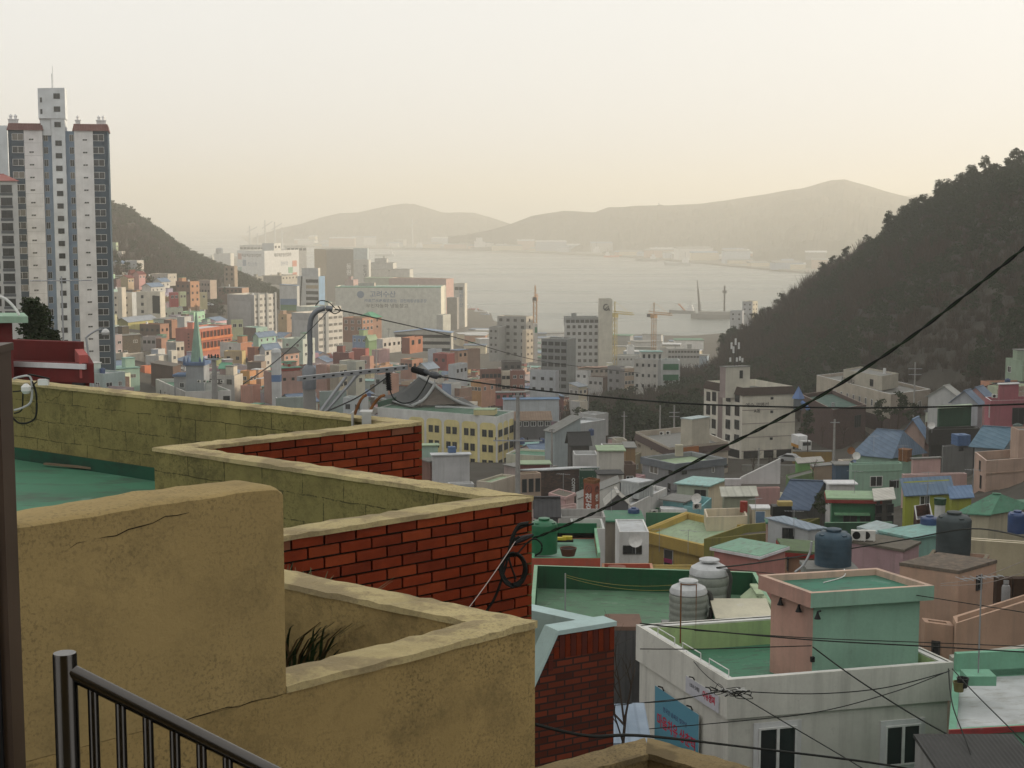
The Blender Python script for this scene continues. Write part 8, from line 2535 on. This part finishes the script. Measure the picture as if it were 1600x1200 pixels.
# single trees
def tree_at(kind, meshes, px, py, D, s, label, g=None):
    c = P(px, py, D)
    o = thing(kind, label, "tree", c, vr.uniform(0, 6.28), g); o.scale = (s, s, s)
    m = meshes[int(px) % 5]
    put("crown", m[0], o); put("trunk", m[1], o)
big = pine_mesh(901, 7.5, 2.2)
bigm = (big[0].mesh("crown", M_PINE), big[1].mesh("trunk", M_BARK))
for px, py, s, lab in ((46, 553, .30, "dense dark pine rising behind the dark red house, leftmost of three"), (64, 552, .27, "dense dark pine behind the dark red house, middle of three"), (86, 555, .19, "low dark pine beside the tall antenna on the dark red house")):
    c = P(px, py, 62); c.z -= 1.2
    o = thing("pine_tree", lab, "tree", c, px); o.scale = (s * 1.3, s * 1.3, s * .9); put("crown", bigm[0], o); put("trunk", bigm[1], o)
for px, py, D, s, k, lab in ((185, 428, 728, .8, 'p', "round dark tree beside the houses right of the tall tower"), (530, 508, 700, 1.5, 'b', "spreading bare tree in front of the long pale cold store"), (548, 508, 720, 1.4, 'b', "second bare tree in front of the long pale cold store"),
        (1178, 745, 250, .95, 'b', "large bare tree in front of the cream apartment block, left one"), (1203, 742, 246, .9, 'b', "large bare tree in front of the cream apartment block, right one"), (1262, 700, 280, .75, 'p', "dark evergreen beside the white box truck"), (1378, 676, 258, .62, 'p', "dark evergreen below the school, left one"),
        (1402, 672, 256, .7, 'p', "tall dark evergreen below the school"), (1428, 676, 262, .55, 'p', "dark evergreen below the school by the utility pole"), (1350, 700, 240, .6, 'b', "bare shrub tree below the brick school block"), (1330, 712, 236, .5, 'b', "small bare tree left of the blue hip roof"),
        (1270, 742, 232, .55, 'b', "small bare tree by the mossy green store"), (1285, 690, 290, .8, 'b', "bare tree on the bank under the brick school block"), (1318, 690, 280, .75, 'b', "bare tree between truck bank and evergreens"), (1283, 820, 146, .35, 'p', "dark shrub against the black tarred house"), (245, 655, 330, .35, 'p', "rounded shrub in the church garden"), (222, 650, 330, .3, 'p', "low shrub at the garden edge near the tower"),
        (352, 466, 720, .55, 'p', "dark tree by the lane below the long brown house"), (700, 470, 1180, .7, 'p', "tree beside the narrow cream shaft")):
    tree_at("evergreen_tree" if k == 'p' else "bare_tree", PNM if k == 'p' else BRM, px, py, D, s, lab)
c = P(968, 1150, 33); c.z -= .8
for k, (dx, s, lab) in enumerate(((0, .62, "leafless tree between the dark red brick wall and the white corner house"), (-.35, .5, "second leafless tree rising behind the dark red brick wall"))):
    o = thing("bare_tree", lab, "tree", c + Vector((dx, 2 * k, .3 * k)), 2.0 * k); o.scale = (s, s, s * 1.05); bt = bare_mesh(70 + k, 7.0, 1, .075); put("crown", bt[0].mesh("crown", M_TWIG), o); put("trunk", bt[1].mesh("trunk", M_BARK), o)
h = fp("small house with pale blue tiled roof in the gap beside the white corner house", 940, 1012, 1165, 40, 4, zb=CZ - 22)
h.shed(paint(LGREY, .3), ribbed((.25, .32, .40), .3), .3, .1)
h = fp("grey concrete house with dark siding behind the leafless trees", 950, 1004, 985, 52, 3, zb=CZ - 22)
h.flat(ribbed((.10, .10, .10), .25), paint(BROWN), 0, over=.02)

# ------------------------------------------------------------------ harbour
def tcrane(label, px, pyb, pyt, D, jib, col, turn):
    c = P(px, pyb, D); c.z -= 4
    H_ = P(px, pyt, D).z - c.z
    t = thing("tower_crane", label, "crane", c, turn)
    m = plain("crane_" + str(int(col[1] * 100)), col, .6)
    mb = MB(); w = .95; n = int(H_ / 3)
    for sx_ in (-w, w):
        for sy in (-w, w): mb.tube([(sx_, sy, 0), (sx_, sy, H_)], .22, 4)
    for k in range(n):
        z0, z1 = H_ * k / n, H_ * (k + 1) / n
        for a, b in (((-w, -w), (w, -w)), ((w, -w), (w, w)), ((w, w), (-w, w)), ((-w, w), (-w, -w))): mb.tube([(*a, z0), (*b, z1)], .13, 3); 
    mb.build("mast", m, t)
    MB().box(-1.4, 1.4, -1.4, 1.4, H_, H_ + 2).build("cab", m, t)
    mb = MB()
    for y in (-.7, .7): mb.tube([(-jib * .3, y, H_ + 2.3), (jib, y, H_ + 2.3)], .2, 4)
    mb.tube([(-jib * .3, 0, H_ + 3.6), (jib, 0, H_ + 3.4)], .2, 4)
    for k in range(int(jib / 2)): mb.tube([(2 * k, -.7, H_ + 2.3), (2 * k + 1, 0, H_ + 3.5), (2 * k + 2, .7, H_ + 2.3)], .12, 3)
    mb.build("jib", m, t)
    MB().box(-jib * .34, -jib * .2, -1, 1, H_ + .4, H_ + 2.2).build("counterweight", M_DFRAME, t)
    MB().tube([(0, 0, H_ + 2), (0, 0, H_ + 9)], .4, 4).tube([(0, 0, H_ + 9), (jib * .8, 0, H_ + 3.4)], .1, 3).tube([(0, 0, H_ + 9), (-jib * .28, 0, H_ + 3.4)], .1, 3).build("apex", m, t)
tcrane("orange tower crane beside the grey residential tower block", 836, 555, 470, 900, 9, (.36, .20, .10), R(80))
tcrane("yellow tower crane behind the plain white tower", 960, 580, 496, 860, 16, (.42, .34, .12), R(-55))
tcrane("orange and yellow tower crane standing alone by the water", 1021, 565, 497, 880, 14, (.38, .22, .10), R(-50))
def ship(label, px, py, D, L, rz, hull, name="boat", cat="boat", house=True):
    c = P(px, py, D)
    s = CZ / (CZ - c.z); c = Vector((c.x * s, c.y * s, 0))
    t = thing(name, label, cat, c, rz)
    w = L * .14; hh = L * .09
    st_ = [(-L / 2, w * .8), (-L * .3, w), (L * .2, w), (L * .4, w * .6), (L / 2, .05)]
    pl = [(x, -y) for x, y in st_] + [(x, y) for x, y in reversed(st_)]
    zt = [hh * (1 + .5 * max(0, x / L * 2 - .3)) for x, y in pl]
    MB().prism(pl, -1, zt).build("hull", plain("hull_" + "_".join(str(int(v * 100)) for v in hull), hull, .6), t)
    if house:
        MB().box(-L * .42, -L * .18, -w * .7, w * .7, hh, hh * 2.4).box(-L * .38, -L * .24, -w * .5, w * .5, hh * 2.4, hh * 3.4).build("deckhouse", M_WHITE, t)
        MB().tube([(-L * .3, 0, hh * 3.4), (-L * .3, 0, hh * 5.5)], L * .006, 5).tube([(L * .25, 0, hh), (L * .25, 0, hh * 4)], L * .006, 5).build("mast", M_DFRAME, t)
    return t
ship("dark tug with a slanted orange crane boom moored in the bay", 1066, 489, 1500, 26, R(165), (.12, .13, .13))
t = ship("long low grey barge carrying a lattice crane and a mast", 1118, 498, 1430, 46, R(175), (.15, .155, .15), "barge", "barge", False)
mb = MB(); mb.box(-21, 16, -4.5, 4.5, 4.2, 7); mb.build("deck_block", paint((.22, .22, .21)), t)
mb = MB(); mb.tube([(15, 0, 6), (17.5, 0, 36)], [1.2, .4], 5); mb.tube([(13, 0, 6), (17.5, 0, 36)], .2, 4); mb.build("boom", M_DFRAME, t)
mb = MB(); mb.tube([(-8, 0, 6), (-8, 0, 31)], .9, 6); mb.box(-10, -6, -2, 2, 24, 26.5); mb.build("mast", M_DFRAME, t)
MB().tube([(-3, 0, 2), (4, 0, 9)], .8, 5).build("boom", plain("boom_orange", (.36, .12, .05), .6), bpy.data.objects[[o.name for o in COL.objects if o.get('label', '').startswith("dark tug")][0]])
for k, (px, py, L, col, lab) in enumerate(((739, 484, 12, (.36, .04, .04), "small red and white boat moored by the white tower block"), (750, 488, 12, (.5, .5, .5), "white boat beside the small red boat at the quay"), (757, 492, 10, (.20, .26, .36), "small blue boat at the quay right of the white tower block"),
        (601, 400, 44, (.34, .36, .36), "grey ship sailing in the bay beyond the terminal"), (920, 398, 60, (.45, .45, .42), "white ship lying at the far quay below the hills"), (958, 402, 40, (.42, .10, .05), "red hulled ship at the far quay"), (1010, 408, 44, (.16, .18, .18), "dark ship at the far quay, left of the grey white one"), (1058, 414, 50, (.36, .38, .38), "grey white ship at the far quay"),
        (645, 390, 60, (.22, .22, .20), "dark freighter at the far shore below the left hill"), (770, 392, 110, (.16, .16, .15), "long dark ship lying off the gap between the hills"), (700, 386, 50, (.5, .5, .47), "pale ship at the far shore below the left hill"))):
    ship(lab, px, py, 1500 if py > 450 else 3500, L, R(fr.choice((5, 175, 170))), col, "ship" if L > 30 else "boat", "ship" if L > 30 else "boat")
# sheds on the far shore
for k in range(74):
    px = fr.uniform(470, 1290)
    ft = lerp_ = None
    for (a, b), (c, d) in zip(coast, coast[1:]):
        if a <= px <= c: ft = b + (d - b) * (px - a) / (c - a)
    D = ft + fr.uniform(25, 320)
    w, d, hh = fr.uniform(20, 75), fr.uniform(14, 30), fr.choice((7, 9, 12, 16, 24))
    x = (px - 800) / FPX * D
    col = fr.choice((WHITE, CREAM, LGREY, (.40, .45, .50), (.45, .33, .26), (.28, .33, .40), GREY))
    o = thing("shed", "harbour shed standing in the haze along the far shore", "shed", (x, D, 2), fr.uniform(-.3, .3), "harbour sheds along the far shore")
    MB().box(-w / 2, w / 2, 0, d, 0, hh).build("wall", paint(col, .2), o)
    MB().prism([(-w / 2 - .5, -.5), (w / 2 + .5, -.5), (w / 2 + .5, d + .5), (-w / 2 - .5, d + .5)], hh + .01, [hh + .3, hh + .3, hh + 3, hh + 3]).build("roof", fr.choice((M_GREYROOF, M_BLUEROOF, M_WHITEROOF)), o)
for k, (px, hh) in enumerate(((392, 60), (404, 40), (416, 75), (431, 70), (442, 50), (645, 80), (1028, 120))):
    x = (px - 800) / FPX * 4100
    o = thing("harbour_crane", "faint harbour crane mast rising in the haze of the far shore", "crane", (x, 4100, 2), 0, "far harbour cranes")
    MB().tube([(0, 0, 0), (0, 0, hh)], [3, 1.6], 4).tube([(-8, 0, hh * .7), (20, 0, hh * .95)], 1.2, 4).build("mast", M_GALV, o)
# quay front sheds and boats masts in front of the near water
for k in range(84):
    px, D = (fr.uniform(735, 800), fr.uniform(1010, 1150)) if k < 24 else (fr.uniform(790, 1085), fr.uniform(840, 1135))
    x = (px - 800) / FPX * D
    z = max(2, Tz(x, D))
    o = thing("quay_shed", "low quay building in the cluttered harbour edge between the town and the bay", "shed", (x, D, z), fr.uniform(-.4, .4), "quay buildings")
    w, d, hh = fr.uniform(8, 22), fr.uniform(6, 14), fr.choice((4, 5, 7, 9))
    MB().box(-w / 2, w / 2, 0, d, -4, hh).build("wall", paint(fr.choice((WHITE, LGREY, CREAM, GREY, (.34, .16, .10), (.24, .30, .36))), .2), o)
    MB().box(-w / 2 - .4, w / 2 + .4, -.4, d + .4, hh + .01, hh + .4).build("roof", fr.choice((M_GREYROOF, M_BLUEROOF, M_WHITEROOF, M_GREENROOF)), o)
# ------------------------------------------------------------------ settle the ground under the buildings
gme = GROUND.data
import bisect
gv = [v.co for v in gme.vertices]
cell = {}
for i, c in enumerate(gv):
    if hypot(c.x, c.y) < 1300: cell.setdefault((int(c.x // 20), int(c.y // 20)), []).append(i)
for (cx, cy, rad, zz) in CARVES:
    k = int(rad // 20) + 1
    gx, gy = int(cx // 20), int(cy // 20)
    for a in range(gx - k, gx + k + 1):
        for bq in range(gy - k, gy + k + 1):
            for i in cell.get((a, bq), ()):
                v = gv[i]
                if hypot(v.x - cx, v.y - cy) < rad and v.z > zz: v.z = zz
gme.update()

# ------------------------------------------------------------------ haze
HZM = bpy.data.materials.new("haze_air")
HZM.use_nodes = True
t = HZM.node_tree
t.nodes.remove(t.nodes["Principled BSDF"])
pv = t.nodes.new("ShaderNodeVolumePrincipled")
pv.inputs['Color'].default_value = (0.93, 0.905, 0.83, 1)
pv.inputs['Density'].default_value = HAZE_D
pv.inputs['Anisotropy'].default_value = 0.35
t.links.new(pv.outputs[0], t.nodes["Material Output"].inputs['Volume'])
mb = MB()
mb.box(-8500, 8500, -60, 13500, -6, 262)
tag(mb.build("haze", HZM), kind='stuff')
